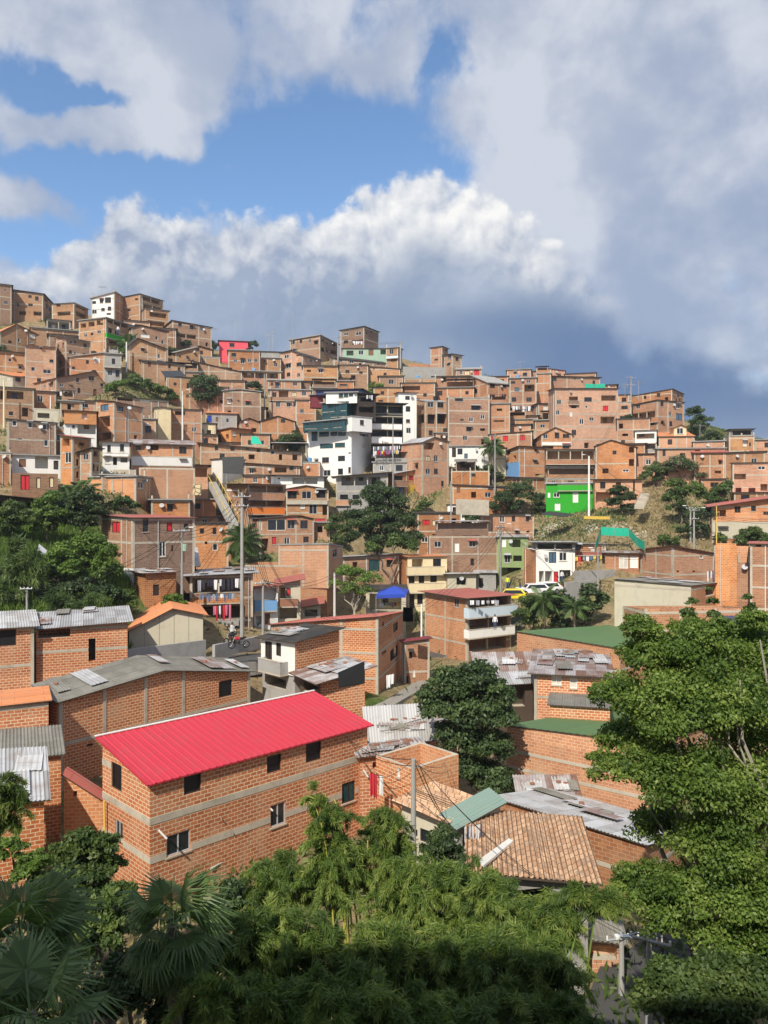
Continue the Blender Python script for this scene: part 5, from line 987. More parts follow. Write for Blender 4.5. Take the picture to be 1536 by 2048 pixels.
def frond_mesh(kind, L, rg):
    V = []; 
    if kind == 'feather':
        N_ = 26; 
        pts = [Vector((L*t*(1-.12*t), 0, L*(.42*t-.75*t*t))) for t in [i/N_ for i in range(N_+1)]]
        for i in range(N_):
            a, b = pts[i], pts[i+1]; w = .018*L*(1-i/N_)+.004; V += [a+Vector((0,w,0)), a-Vector((0,w,0)), b-Vector((0,w,0)), b+Vector((0,w,0))]
        for i in range(3, N_):
            for s in (-1, 1):
                for h in (0, .5):
                    t = (i+h)/N_; p = pts[i].lerp(pts[min(i+1, N_)], h); ll = L*.36*math.sin(math.pi*min(1, t*.95+.08))**.7
                    d = Vector((.55, s*.8, -.25-.35*rg.uniform())).normalized(); q = p+d*ll+Vector((0,0,-.25*ll)); w = Vector((.017*L, 0, 0)); m_ = p.lerp(q, .5)+Vector((0,0,.05*ll))
                    V += [p, m_-w, q, m_+w]
    else:
        N_ = 34; hub = Vector((L*.5, 0, 0)); w = .012*L
        V += [Vector((0,w,0)), Vector((0,-w,0)), hub+Vector((0,-w,0)), hub+Vector((0,w,0))]
        Rr = L*.62
        for i in range(N_):
            a = math.radians(-125+250*(i+.5)/N_); da = math.radians(250/N_)*.5; rr = Rr*(1-.22*abs(a)/2.2)*rg.uniform(.93, 1.05)
            def pt(r, an, dz=0): 
                x = r*math.cos(an); y = r*math.sin(an); return hub+Vector((x, y, -.22*abs(y)-.10*r*r/Rr+dz))
            z_ = .02*L
            V += [pt(.02*L, a), pt(rr*.55, a-da, 0), pt(rr*.60, a, z_), pt(rr*.55, a+da, 0)]
            tip = pt(rr, a, -rg.uniform(.02, .30)*L); V += [pt(rr*.55, a-da*.98), tip, tip+Vector((.002,.002,0)), pt(rr*.55, a+da*.98)]
    return np.array([tuple(v) for v in V])
def palm(label, x, y, D, kind='feather', L=2.6, nf=18, name='palm_tree', mat='leafpalm', base=None, group='palm trees', seed=1, tr=.14, lo=-35, hi=75, lift=0):
    rg = np.random.default_rng(seed); c = ray(x, y, D); bz = tz(c.x, D); root = empty(name, Vector((c.x, D, bz))); tag(root, label, 'palm', group)
    g = MB(); rs = random.Random(seed); g.tube(wiggle((c.x, D, bz-.3), c, rs, 8, .03), [tr*(1.2-.3*i/8) for i in range(9)], MAT['bark'], 8); g.build('trunk', root)
    V = frond_mesh(kind, L, rg); me = None
    for i in range(nf):
        az = i*2.399+rg.uniform(-.3, .3); e = R(hi-(hi-lo)*((i+.5)/nf)**.8+rg.uniform(-7, 7)); sc = rg.uniform(.85, 1.12)
        if me is None:
            o = np_mesh('frond', V+np.array(c), 4, len(V)//4, [MAT[mat]], root, rg.uniform(.2, .9, len(V)//4)); me = o.data; me.transform(__import__('mathutils').Matrix.Translation(-(c-root.location)))
        else: o = bpy.data.objects.new('frond', me); COL.objects.link(o); o.parent = root
        o.location = c-root.location; o.rotation_euler = (rg.uniform(-.3, .3), -e, az); o.scale = (sc,)*3
    return root
def bamboo(label, blobs, D, base, n=9000, size=.22, asp=.13, mat='leafbamboo', culm='culmgreen', nc=7, seed=1, group='bamboo clumps'):
    rg = np.random.default_rng(seed); rs = random.Random(seed); bx = (base-CX)/F*D; bz = tz(bx, D)
    root = empty('bamboo_clump', Vector((bx, D, bz))); tag(root, label, 'bamboo', group); W3 = []
    for b in blobs:
        dd = b[3] if len(b) > 3 else 0; c = ray(b[0], b[1], D+dd); W3.append((c.x, c.y, c.z, b[2]/F*(D+dd)))
    for i in range(nc):
        w = W3[i % len(W3)]; e = Vector(w[:3])+Vector(tuple(rg.normal(size=3)*.35*w[3])); b0 = Vector((bx+rg.uniform(-.5,.5), D+rg.uniform(-.5,.5), bz-.3))
        pts = []; 
        for k in range(9):
            t = k/8; p = b0.lerp(e, t); p.x = b0.x+(e.x-b0.x)*t**2; p.y = b0.y+(e.y-b0.y)*t**2; p.z = b0.z+(e.z-b0.z)*math.sin(t*math.pi/2)**.9; pts.append(p)
        g = MB(); g.tube(pts, [.045*(1-.085*k) for k in range(9)], MAT[culm], 5); g.build('culm', root)
    # plumes: every cane ends in arching sprays whose leaves hang along a bent twig
    npl = max(12, n//230); W_ = np.array(W3); pick = rg.choice(len(W_), npl, p=W_[:, 3]**2/np.sum(W_[:, 3]**2)); w = W_[pick]; r_ = w[:, 3:4]
    d0 = unit(rg.normal(size=(npl, 3))*np.array([1, 1, .55])+np.array([0, -.1, .75])); s0 = w[:, :3]+rg.normal(size=(npl, 3))*r_*.38; Lp = r_*rg.uniform(.7, 1.7, (npl, 1))
    k = rg.integers(0, npl, n); t = rg.uniform(.05, 1, n)[:, None]; L_ = Lp[k]; d_ = d0[k]; g_ = np.array([0, 0, -1.0])
    C0 = s0[k]+d_*L_*t+g_*L_*t*t*rg.uniform(.5, .85, npl)[k][:, None]; T_ = unit(d_+g_*t*1.5)
    A = unit(T_*.75+rg.normal(size=(n, 3))*.5+np.array([0, 0, -.3])); C2 = C0+A*size*.45+rg.normal(size=(n, 3))*size*.30*(1.15-t)
    Nn = unit(rg.normal(size=(n, 3))*.5+np.array([0, -.35, 1.0])); tone = np.clip(rg.uniform(0, .5, npl)[k]+.25*t[:, 0]+rg.uniform(-.1, .35, n), 0, 1)
    leaf_mesh('foliage', C2, A, Nn, size, asp, mat, root, tone, rg)
    return root
# --- trees among the houses, far to near
far = [
 ('round dark tree at the left edge below the brown terrace', [(8,712,20),(28,720,14),(-8,725,18)], 'leafdark', 1500),
 ('small tree at the left end of the pink house row', [(395,682,14),(415,686,13),(432,694,9),(400,698,12)], 'leafdark', 1400),
 ('little round tree on the ridge right of the pink house', [(506,690,10),(500,697,6)], 'leafdark', 500),
 ('clipped round tree between brick houses, upper left hill', [(344,708,14),(336,700,8)], 'leafmid', 800),
 ('dark scrub on the ridge slope left of the pink house', [(372,690,12),(352,668,7),(388,706,10)], 'leafdark', 800),
 ('bush on the green slope beside the palm pole, left one', [(240,772,16),(222,782,12)], 'leafbright', 900),
 ('broad bush topping the green slope, upper left hill', [(268,764,16),(290,772,16),(310,778,13)], 'leafmid', 1300),
 ('dry bush at the right end of the green slope', [(330,785,15),(345,796,12)], 'leafmid', 900),
 ('big round dark tree in the upper left hill', [(410,778,30),(388,790,20),(432,792,20),(408,805,24),(395,768,18)], 'leafdark', 4200),
 ('scrub between stilt platforms beside the round dark tree', [(356,770,12),(366,782,11)], 'leafdark', 700),
 ('bush below the house with paired windows, left hill', [(132,806,14),(118,812,10)], 'leafmid', 700),
 ('wide tree with hanging branches left of the white tower', [(580,882,24),(560,890,15),(604,894,17),(584,902,18)], 'leafdark', 2600),
 ('green knoll bush behind the black roof terrace', [(752,776,14),(768,784,13),(740,786,8)], 'leafbright', 1100),
 ('palm like shrub between the brick rows, middle hill', [(508,774,13),(520,786,10)], 'leafdark', 700),
 ('low shrubs before the cream house front', [(572,826,9),(585,830,7)], 'leafmid', 350),
 ('tall dark tree against the right sky', [(1392,826,16),(1400,846,20),(1386,862,16),(1405,868,18)], 'leafdark', 2200),
 ('bushy dark tree behind the yellow dormer house', [(1425,876,18),(1440,886,12),(1405,884,14)], 'leafdark', 1300),
 ('narrow shaded tree beside the antenna pole, right hill', [(1256,838,10),(1252,855,11),(1260,870,9)], 'leafdark', 900),
 ('grass bush on the bank left of the gable terrace house', [(802,926,14),(792,934,10)], 'leafmid', 600),
 ('shrub line hanging over the cutting, left bush', [(925,932,13),(945,938,15),(935,950,12)], 'leafmid', 1200),
 ('shrub line hanging over the cutting, right bush', [(975,945,16),(995,955,13),(960,955,14)], 'leafdark', 1400),
 ('wide dark tree left of the bright green house', [(1040,985,28),(1010,1002,26),(1065,1000,24),(985,1018,18),(1030,1020,22),(1080,1018,14)], 'leafdark', 4500),
 ('round tree below the long patched brick house', [(941,1040,22),(934,1060,20),(952,1058,17)], 'leafdark', 2200),
 ('round dark tree beside the outdoor stair on the right slope', [(1236,985,18),(1252,998,20),(1228,1008,18),(1256,1018,14)], 'leafdark', 2400),
 ('flowering bush with pale blossoms before the long tan house', [(1352,930,26),(1378,938,24),(1335,940,18),(1400,955,18)], 'leafflower', 3600),
 ('green bush left of the flowering bush', [(1310,945,20),(1296,955,14),(1318,962,14)], 'leafmid', 1700),
 ('shaggy green thicket below the flowering bush', [(1355,985,26),(1390,990,28),(1350,1015,22),(1380,1030,24),(1340,1000,16)], 'leafmid', 4200),
 ('tree in front of the low house with broken red roof', [(1440,985,20),(1452,975,14),(1425,1000,16)], 'leafmid', 1900),
 ('dark thicket above the paired lamp posts', [(1410,1035,24),(1400,1060,22),(1375,1065,18)], 'leafdark', 2300),
 ('round bush before the large patterned house at the right border', [(1500,1072,20),(1518,1082,18),(1480,1084,16)], 'leafmid', 2000),
 ('small bush at the foot of the thicket on the right slope', [(1440,1078,13),(1330,1082,14),(1350,1086,12)], 'leafmid', 1000),
 ('white flowering bush at the long stairway', [(440,1026,12),(425,1032,9)], 'leafflower', 500),
 ('grassy bush behind the small tan house', [(250,1008,18),(225,1012,12),(268,1014,12)], 'leafmid', 1400),
 ('shrub below the yellow painted wall', [(850,1010,14),(835,1022,12)], 'leafmid', 900),
 ('scrub under the grey house on posts', [(672,1040,14),(665,1058,14),(680,1080,16)], 'leafmid', 1300),
 ('hedge shrub at the right of the dim two storey brick house', [(470,1108,14),(500,1112,15),(530,1118,13)], 'leafdark', 1300),
]
for lab, bl, mt_, n in far:
    big = max(b[1] for b in bl) > 900
    tree(lab, bl, mat=mt_, n=int(n*2.6), size=.31 if big else .38, npuff=16)
tree('huge dark tree in the centre of the slope', [(758,985,30),(735,1010,34),(775,1010,36),(715,1040,34),(755,1050,42),(800,1045,34),(720,1075,30),(770,1085,36),(815,1080,28),(690,1060,18),(690,1085,16)], D=118, base=(760,1112), mat='leafdark', n=32000, size=.33, name='tree')
tree('bright leafy crown at the foot of the huge dark tree', [(790,1088,20),(820,1095,16),(745,1098,16)], D=114, base=(780,1112), mat='leafmid', n=2600, size=.4)
gl = 'trees on the left green slope'
for lab, bl, D_, mt_, n in [
 ('dark spreading tree at the top of the left green slope', [(170,1010,34),(140,1025,30),(195,1030,26),(165,1045,30)], 84, 'leafdark', 8000),
 ('yellowish bush with pale leaves, left green slope', [(95,1012,26),(75,1030,24),(115,1035,22),(90,1055,24)], 82, 'leafbright', 5200),
 ('broad leafed thicket at the left border', [(20,1030,30),(45,1045,26),(5,1060,28)], 80, 'leafmid', 5200),
 ('bright leafy tree leaning toward the red curtain house', [(180,1090,30),(205,1110,28),(160,1115,30),(215,1140,24),(190,1145,30)], 76, 'leafbright', 9000),
 ('light green tree in the middle of the left slope', [(125,1110,30),(110,1135,30),(140,1145,30),(95,1155,24)], 74, 'leafbright', 8500),
 ('dark underwood under the bright trees', [(160,1180,26),(200,1185,26),(125,1190,24),(235,1195,20),(90,1195,22)], 72, 'leafdark', 7000),
 ('shrub beside the white base of the red curtain house', [(250,1190,16),(262,1205,13),(240,1205,14)], 73, 'leafmid', 2200),
 ('olive shrub below the low patched brick room', [(345,1200,16),(335,1212,14),(360,1210,12)], 76, 'leafbright', 1800)]:
    tree(lab, bl, D=D_, mat=mt_, n=n, size=.30, group=gl)
for i, (x, y, r_, lab) in enumerate([(30,1110,34,'tall bamboo grass at the left border'),(62,1125,30,'arching bamboo grass beside the torn plastic sheet'),(20,1165,32,'dense bamboo grass lowest at the left border'),(190,1205,22,'feathery grass clump behind the torn shutter house'),(130,1212,22,'feathery grass clump behind the left tin roofs')]):
    bamboo(lab, [(x,y,r_),(x+12,y+22,r_*.8),(x-14,y+14,r_*.8)], 72-i, x, n=4200, size=.75, asp=.10, mat='leafmid', nc=4, seed=40+i, group='bamboo grass on the left slope')
tree('feathery light tree behind the white pole', [(690,1150,24),(720,1158,28),(745,1160,20),(700,1180,22),(730,1185,20),(672,1168,14)], D=98, base=(708,1222), mat='leafbright', n=5200, size=.26, trunk='barkpale', npuff=22)
for i, (lab, bl, D_, mt_, n) in enumerate([
 ('leafy tree behind the balcony building, left part of the grove', [(1065,1205,20),(1050,1225,20),(1080,1225,20),(1060,1245,18)], 92, 'leafmid', 4200),
 ('dark tree in the grove below the parked cars', [(1120,1200,24),(1105,1225,24),(1140,1222,24),(1120,1245,22)], 91, 'leafdark', 5200),
 ('tree at the right of the grove above the bare soil bank', [(1180,1190,22),(1170,1215,22),(1190,1215,16),(1165,1240,20),(1205,1200,14)], 90, 'leafdark', 4200)]):
    tree(lab, bl, D=D_, mat=mt_, n=n, size=.33, group='grove below the parked cars')
tree('dark dense tree between the tin roofs and the orange wall', [(905,1375,42),(950,1365,44),(990,1390,36),(880,1420,40),(935,1425,54),(995,1440,40),(920,1480,46),(975,1500,50),(935,1545,44),(985,1565,44),(860,1395,26)], D=49, base=(955,1640), mat='leafdark', n=42000, size=.24, group='trees in the valley', npuff=30)
tree('glossy dark shrub beside the utility pole and washing yard', [(885,1690,32),(865,1705,26),(905,1715,28),(890,1730,26)], D=27, base=(885,1790), mat='leafdark', n=5200, size=.16, asp=.35, group='trees in the valley')
tree('broad leafed shrub at the foot of the red roofed house', [(170,1690,34),(205,1700,32),(140,1730,34),(185,1745,40),(220,1735,26),(160,1775,34),(205,1785,30),(120,1700,18)], D=28, base=(180,1850), mat='leafmid', n=16000, size=.17, asp=.6, group='trees in the valley', npuff=24)
tree('yellow green shrub at the left below the brick room', [(70,1725,26),(50,1750,30),(20,1700,30),(85,1760,22)], D=24, base=(60,1800), mat='leafbright', n=7000, size=.13, group='trees in the valley')
tree('bare stemmed mixed hedge behind the fan palms', [(150,1830,44),(210,1830,40),(120,1880,44),(250,1850,36),(190,1900,44)], D=22, base=(180,1960), mat='leafdark', n=14000, size=.15, group='trees in the valley', npuff=24)
tree('broad leafed shrub between the two fan palms', [(190,1840,40),(230,1800,34),(160,1880,40),(215,1870,38)], D=19, base=(190,1990), mat='leafmid', n=9000, size=.16, group='trees in the valley')
tree('dark round bush right of the centre fan palm', [(455,1800,36),(480,1840,36),(440,1850,34)], D=20, base=(460,1980), mat='leafdark', n=9000, size=.12, group='trees in the valley')
tree('low dark undergrowth beneath the centre fan palm', [(250,1960,50),(310,1990,50),(380,1960,50),(430,1930,44),(200,2010,50),(350,2040,50)], D=17, base=(320,2200), mat='leafdark', n=20000, size=.13, group='trees in the valley', npuff=26)
# the big tree at the right
bigb = [(1400,1330,95),(1300,1325,62),(1500,1330,100,1),(1620,1380,130,2),(1245,1400,58),(1335,1430,95,-1),(1440,1420,95,-1),(1540,1480,110),(1240,1490,48,1),(1215,1545,46),(1300,1555,80,-1),(1400,1580,95,-1.5),(1520,1620,110,-1),(1640,1600,130),(1330,1670,70,.5),(1430,1700,85,-1.5),
        (1290,1780,58,-1),(1370,1800,70,-2),(1470,1810,85,-2),(1560,1830,110,-2),(1330,1850,45,-2),(1430,1890,60,-2.5),(1520,1930,80,-2.5),(1280,1265,38),(1375,1262,34),(1440,1258,26),(1505,1250,36),(1270,1480,60,1),(1600,1900,100,-2)]
bt = tree('very large green tree filling the lower right', bigb, D=24, base=(1500,2160), mat='leafbig', n=270000, size=.112, name='large_tree', group=None, asp=.58, tr=.3, limbs=False, npuff=34, droop=.4, seed=5, puff=.36)
g = MB(); rs = random.Random(2); c0 = ray(1500, 1900, 24); c0 = Vector((c0.x, 24, tz(c0.x, 24)+3.4))
for x, y in ((1340,1300),(1430,1290),(1520,1280),(1300,1400),(1250,1500),(1400,1380),(1480,1360),(1560,1400),(1300,1620),(1370,1520),(1440,1500),(1600,1500),(1350,1780),(1450,1800)):
    e = ray(x, y, 24+rs.uniform(-2.2,.5)); g = MB(); g.tube(wiggle(c0, e, rs, 6, .09), [.15*(1-.14*i) for i in range(7)], MAT['barkpale'], 6); g.build('limb', bt)
for x, y, dd in ((1470,1380,-1.2),(1440,1420,-1.4)):
    e = ray(x, y, 24+dd); g = MB(); g.tube(wiggle(ray(1500,1560,22.4), e, rs, 6, .08), [.045*(1-.12*i) for i in range(7)], MAT['barkpale'], 5); g.build('limb', bt)
for i, (x, y, r_, lab) in enumerate([(1380,1225,14,'thin sprig'),(1422,1205,13,''),(1500,1215,14,''),(1425,1235,14,'')]):
    pass
tree('slim young tree top rising beside the big tree, left shoot', [(1382,1205,11),(1376,1228,15),(1388,1250,17),(1380,1275,18)], D=27, base=(1382,2050), mat='leafmid', n=1700, size=.12, group='slim shoots above the big tree', tr=.06, limbs=False)
tree('slim young tree top rising beside the big tree, middle shoot', [(1418,1180,7),(1424,1205,11),(1430,1232,14),(1432,1260,15)], D=27, base=(1430,2050), mat='leafmid', n=1400, size=.12, group='slim shoots above the big tree', tr=.06, limbs=False)
tree('slim young tree top rising beside the big tree, right shoot', [(1496,1195,8),(1502,1218,11),(1508,1245,14)], D=27, base=(1505,2050), mat='leafmid', n=1100, size=.12, group='slim shoots above the big tree', tr=.06, limbs=False)
tree('shaded bush at the foot of the big tree', [(1360,1975,60),(1440,1990,70),(1300,2000,45),(1520,2010,80),(1400,2050,70)], D=19, base=(1400,2250), mat='leafmid', n=26000, size=.13, group='trees in the valley', npuff=26)
# bamboo in the foreground
for i, (lab, bl, D_, bx_, n, mt_) in enumerate([
 ('tall bamboo clump with arching top before the red roofed house', [(625,1598,24),(655,1625,34),(640,1660,30),(672,1690,40),(660,1740,44),(690,1770,40)], 23, 700, 17000, 'leafbamboo'),
 ('bamboo clump leaning toward the utility pole', [(760,1630,34),(785,1660,38),(750,1685,42),(800,1700,34),(770,1740,46),(720,1730,34)], 24, 740, 17000, 'leafbamboo'),
 ('wide sunlit bamboo canopy in the centre foreground', [(830,1760,50),(880,1770,56),(940,1785,56),(860,1820,60),(940,1835,56),(790,1800,50),(1000,1790,44)], 21, 850, 30000, 'leafbamboo'),
 ('bamboo canopy before the clay tile roof', [(980,1775,34),(990,1835,44),(1060,1850,50),(1110,1835,44),(1080,1880,44)], 19.5, 1050, 21000, 'leafbamboo'),
 ('bamboo branch reaching over the street at the right', [(1140,1800,34),(1180,1795,30),(1215,1800,24),(1120,1835,36)], 19, 1120, 11000, 'leafbamboo'),
 ('feathery dark tree in front of the long brick wall', [(520,1745,34),(560,1735,32),(600,1750,32),(540,1780,42),(595,1790,40),(640,1790,34),(500,1790,34)], 24, 560, 17000, 'leafbamboo'),
 ('shaded bamboo mass right of the fan palm', [(470,1870,56),(530,1860,56),(590,1870,56),(500,1920,60),(570,1930,60),(640,1900,56)], 17, 540, 21000, 'leafbamboo'),
 ('shaded bamboo mass below the sunlit canopy', [(720,1900,60),(780,1910,60),(850,1920,66),(920,1910,56),(700,1960,60),(800,1970,66),(900,1970,66)], 16.5, 800, 26000, 'leafbamboo'),
 ('shaded bamboo mass at the lower right of the canopy', [(990,1910,60),(1050,1930,60),(1110,1930,50),(980,1980,66),(1070,1990,60),(1125,1990,40)], 16, 1040, 24000, 'leafbamboo'),
 ('low bamboo thicket at the bottom edge, left part', [(430,1990,56),(500,2000,60),(580,2010,60),(640,1990,50),(460,2050,60),(560,2060,60)], 14, 520, 15000, 'leafbamboo'),
 ('low bamboo thicket at the bottom edge, middle part', [(680,2030,56),(760,2040,60),(850,2040,60),(940,2040,56)], 13.5, 820, 13000, 'leafbamboo'),
 ('low bamboo thicket at the bottom edge, right part', [(1020,2050,56),(1110,2060,60),(1170,2070,44)], 14, 1120, 13000, 'leafbamboo'),
 ('drooping bamboo tuft at the left border beside the brick room', [(10,1570,28),(28,1600,24),(5,1620,26),(20,1650,18)], 20, -30, 5000, 'leafbamboo')]):
    bamboo(lab, bl, D_, bx_, n=int(n*1.7), size=.19, asp=.11, mat=mt_, culm='culm' if i in (0, 1) else 'culmgreen', nc=8, seed=60+i)
# yellow culms standing in the sun
palm('fan palm with broad shaded leaves, centre left foreground', 345, 1850, 15, 'fan', 1.15, 24, seed=3, tr=.13, lo=-60, hi=80)
palm('large fan palm cut by the left border', 40, 1880, 13, 'fan', 1.2, 26, seed=4, tr=.13, lo=-65, hi=78)
palm('low fan palm leaves in the bottom left corner', 60, 2030, 11, 'fan', 1.1, 20, seed=6, tr=.12, lo=-60, hi=60)
palm('feather palm with a pale trunk on the left green slope', 140, 1000, 92, 'feather', 3.0, 16, seed=8, tr=.14)
palm('feather palm behind the small tan house', 165, 985, 96, 'feather', 2.8, 14, seed=9, tr=.13)
palm('shaggy feather palm behind the central street pole', 487, 1080, 92, 'feather', 3.1, 22, seed=10, tr=.18)
palm('feather palm beside the grey balcony tower, upper left hill', 256, 690, 168, 'feather', 3.6, 18, seed=11, tr=.2)
palm('feather palm before the red window house', 985, 893, 150, 'feather', 3.0, 18, seed=12, tr=.16)
palm('feather palm in the grove below the parked cars', 1088, 1200, 90, 'feather', 2.6, 16, seed=13, tr=.13)
palm('small feather palm by the balcony building', 1150, 1215, 88, 'feather', 2.2, 14, seed=14, tr=.1)
# undergrowth covering the slopes
def cover():
    rg = np.random.default_rng(77); n = 330000
    Y = 12+rg.power(1.7, n)*215; u = rg.uniform(-160, 1950, n); X = (u-CX)/F*Y; Z = terr(X, Y)
    py = CY-(Z-CZ)/Y*F; dens = (Y < 45)
    for x0, x1, y0, y1 in ((-160,275,1000,1235),(635,700,1030,1110),(1062,1420,1002,1112),(895,1015,915,975),(205,352,752,802),(830,1240,1165,1262),(796,872,915,1012),(1290,1460,895,1010),(738,800,762,800),(1380,1470,840,905),(195,275,925,1020),(405,480,960,1130),(1400,1560,1070,1100),(1545,1960,880,1700)):
        dens |= (u > x0) & (u < x1) & (py > y0) & (py < y1)
    dens |= (rg.uniform(0,1,n) < .05) | ((np.sin(X*.7+Y*.31)+np.sin(X*.43-Y*.57)+np.sin(Y*.9+X*.2) > 1.35) & (Y > 95))
    bare = (u > 1185) & (u < 1255) & (py > 1185) & (py < 1270); dens &= ~bare
    X, Y, Z = X[dens], Y[dens], Z[dens]; n = len(X)
    C = np.stack([X, Y, Z+rg.uniform(0, .5, n)], 1); A = unit(rg.normal(size=(n, 3))*.6+np.array([0, 0, .9])); Nn = unit(rg.normal(size=(n, 3))+np.array([0, -.4, .6]))
    dry = (np.sin(X*.09+4)+np.sin(Y*.07+X*.03) > .9) | ((X/Y*F+CX > 1255) & (X/Y*F+CX < 1345) & (Y > 95) & (Y < 150))
    o = leaf_mesh('ground_cover', C, A, Nn, .5, .3, 'leafmid', None, np.clip(rg.uniform(0, 1, n), 0, 1), rg)
    o.data.materials.append(MAT['leafdry']); o.data.polygons.foreach_set('material_index', dry.astype(np.int32)); tag(o, kind='stuff')
cover()
def tall_grass():
    rg = np.random.default_rng(5); n = 34000; Y = rg.uniform(62, 92, n); u = rg.uniform(-60, 262, n); X = (u-CX)/F*Y; Z = terr(X, Y); tuft = rg.integers(0, 1500, n); tx, ty = rg.normal(size=1500)*.0, 0
    A = unit(rg.normal(size=(n, 3))*.45+np.array([0, -.15, 1.0])); L_ = rg.uniform(.5, 1.2, n)[:, None]; C = np.stack([X, Y, Z], 1)+A*L_*.45; Nn = unit(rg.normal(size=(n, 3))+np.array([0, -.6, .3]))
    o = leaf_mesh('tall_grass', C, A, Nn, 1.1, .09, 'leafbright', None, rg.uniform(0, 1, n), rg); tag(o, kind='stuff')
tall_grass()
# ------------------------------------------------------------------ the building the photograph is taken from: its shade falls on the nearest trees
b = MB(); r_ = empty('apartment_building', Vector((0,-14,tz(0,12)))); tag(r_, 'tall concrete building behind the viewpoint whose shade falls on the nearest trees', 'building')
b.box((0,-14,16.75), 120, 16, 33.6, MAT['concgrey']); b.build('wall', r_)
for x, w, h in ((-38,24,1.9),(-18,12,1.5),(-9,4,.5),(-2,3,.2),(8,9,.5),(24,14,1.0)):  # added out of view; their heights shape the shade edge over the foreground
    b = MB(); b.box((x,-8,33.5+h/2), w, 4, h, MAT['concgrey']); b.build('roof_block', r_)
# ------------------------------------------------------------------ poles, lamps, wires, antennas
POLE = {}
def pole(key, label, x, yt, yb, D=None, r=.13, arms=(), lamp=None, box=False, mat='concgrey', name='utility_pole', group='utility poles', cat='pole'):
    D = D or hitD(x, yb); p = ray(x, yt, D); z = tz(p.x, D); z = min(z, CZ-(yb-CY)/F*D+.2); root = empty(name, Vector((p.x, D, z))); tag(root, label, cat, group)
    g = MB(); g.tube([(p.x,D,z-.5),(p.x,D,(z+p.z)/2),(p.x,D,p.z)], [r*1.25,r*1.05,r*.85], MAT[mat], 8); g.build('post', root)
    for dz, L_, a in arms:
        g = MB(); v = Vector((math.cos(a), math.sin(a), 0)); q = Vector((p.x,D-.16,p.z-dz)); g.tube([q-v*L_/2, q+v*L_/2], .05, MAT['galv'], 5)
        for k in range(4): w = q+v*L_*(k/3-.5); g.tube([w, w+Vector((0,0,.16))], .04, MAT['white'], 5)
        g.build('crossarm', root)
    if lamp:
        g = MB(); q = Vector((p.x,D,p.z-.15)); e = q+Vector((lamp*.9,-.5,.35)); g.tube([q, q.lerp(e,.6)+Vector((0,0,.15)), e], .03, MAT['galv'], 5); g.build('lamp_arm', root)
        g = MB(); g.box(e+Vector((lamp*.2,-.05,0)), .5, .2, .1, MAT['framewhite']); g.build('lamp_head', root)
    if box:
        g = MB(); g.tube([(p.x+.32,D-.1,p.z-2.2),(p.x+.32,D-.1,p.z-1.5)], .24, MAT['palegreen'], 10); g.build('transformer', root)
    POLE[key] = p; return root
ARM = [(.3,1.6,.4)]
pole('a','tall concrete pole before the laundry house, thickest in the centre',484,985,1292,D=74,r=.16,arms=[(.4,1.6,.3),(1.3,1.2,.3)],lamp=-1)
pole('b','concrete pole before the blue balcony house',526,1160,1270,D=73,r=.12,arms=[(.3,1.8,.9)])
pole('c','plain white pole in front of the feathery light tree',669,1146,1224,D=88,r=.13,mat='white')
pole('d','pole with tangled wires before the green stair house',1001,1050,1180,D=108,r=.14,arms=[(.3,1.8,.5),(1.2,1.4,.5)],lamp=1)
pole('e','thin pale pole at the left edge of the balcony building',843,1208,1276,D=84,r=.1,mat='white')
pole('f','pole with a green transformer at the brown brick house corner',364,1058,1200,D=78,r=.13,arms=[(.2,1.5,.2)],lamp=1,box=True)
pole('g','weathered pole standing between the bamboo and the clay tile roof',827,1518,1730,D=31,r=.11,arms=[],lamp=None)
pole('h','street pole with crossed wires beside the kiosk',1243,1862,1975,D=30,r=.1,arms=[(.2,1.3,.2)])
pole('i','street pole carrying a grey transformer right of the kiosk',1298,1868,2045,D=27,r=.11,arms=[(.15,1.3,-.5)],box=True,lamp=-1)
pole('j','tilted low pole at the bottom edge by the dark bush',1300,1975,2080,D=22,r=.08,arms=[(.1,.9,.2)])
pole('k','concrete pole rising from the left green slope',54,1175,1235,D=66,r=.1,arms=[(.1,.9,.2)])
pole('l','white lamp pole beside the bright green house',1178,912,1032,D=128,r=.16,mat='white',lamp=-1)
pole('m','left pole of the pair below the thicket',1381,1014,1088,D=112,r=.12,arms=[(.2,1.6,.3)],lamp=-1)
pole('n','right pole of the pair below the thicket',1388,1018,1088,D=110,r=.12,arms=[(.2,1.6,.3),(1.4,1.4,.3)],lamp=1)
pole('o','pale yellow post before the patterned house',1433,1012,1090,D=109,r=.07,mat='pipeyellow')
pole('p','tall pole among the antennas on the right skyline',1262,752,872,D=168,r=.17,arms=[(.4,2.2,.3),(2.0,1.8,.3)])
pole('q','pole on the skyline left of the skyline tower',801,683,756,D=205,r=.2,arms=[(.3,2.4,.4)])
pole('r','white lamp pole left of the round dark tree',365,782,872,D=138,r=.14,mat='white',lamp=1)
pole('s','lamp post at the left border before the dim house',8,762,832,D=130,r=.15,mat='cream',lamp=1)
pole('t','white lamp pole beside the washing wall, left hill',101,792,818,D=128,r=.1,mat='white')
pole('u','pole beside the palm of the upper left hill',253,684,760,D=160,r=.15,mat='white')
pole('v','pole at the palm before the red window house',990,868,925,D=140,r=.14)
pole('w','pole on the ridge right of the pink house',539,670,702,D=214,r=.16,arms=[(.2,1.8,.2)])
pole('x','tall thin mast on the ridge above the corner block',585,622,675,D=212,r=.05,mat='galv',name='mast',cat='mast')
pole('y','pole against the tall brown block on the ridge',676,672,706,D=200,r=.18,arms=[(.3,2.0,.3)])
pole('z','pole in the middle hill before the pale blue door house',529,748,800,D=160,r=.13)
pole('A','pole beside the three storey gable terrace house bank',902,962,1020,D=124,r=.11)
pole('B','pole above the left green slope houses',388,845,905,D=122,r=.09)
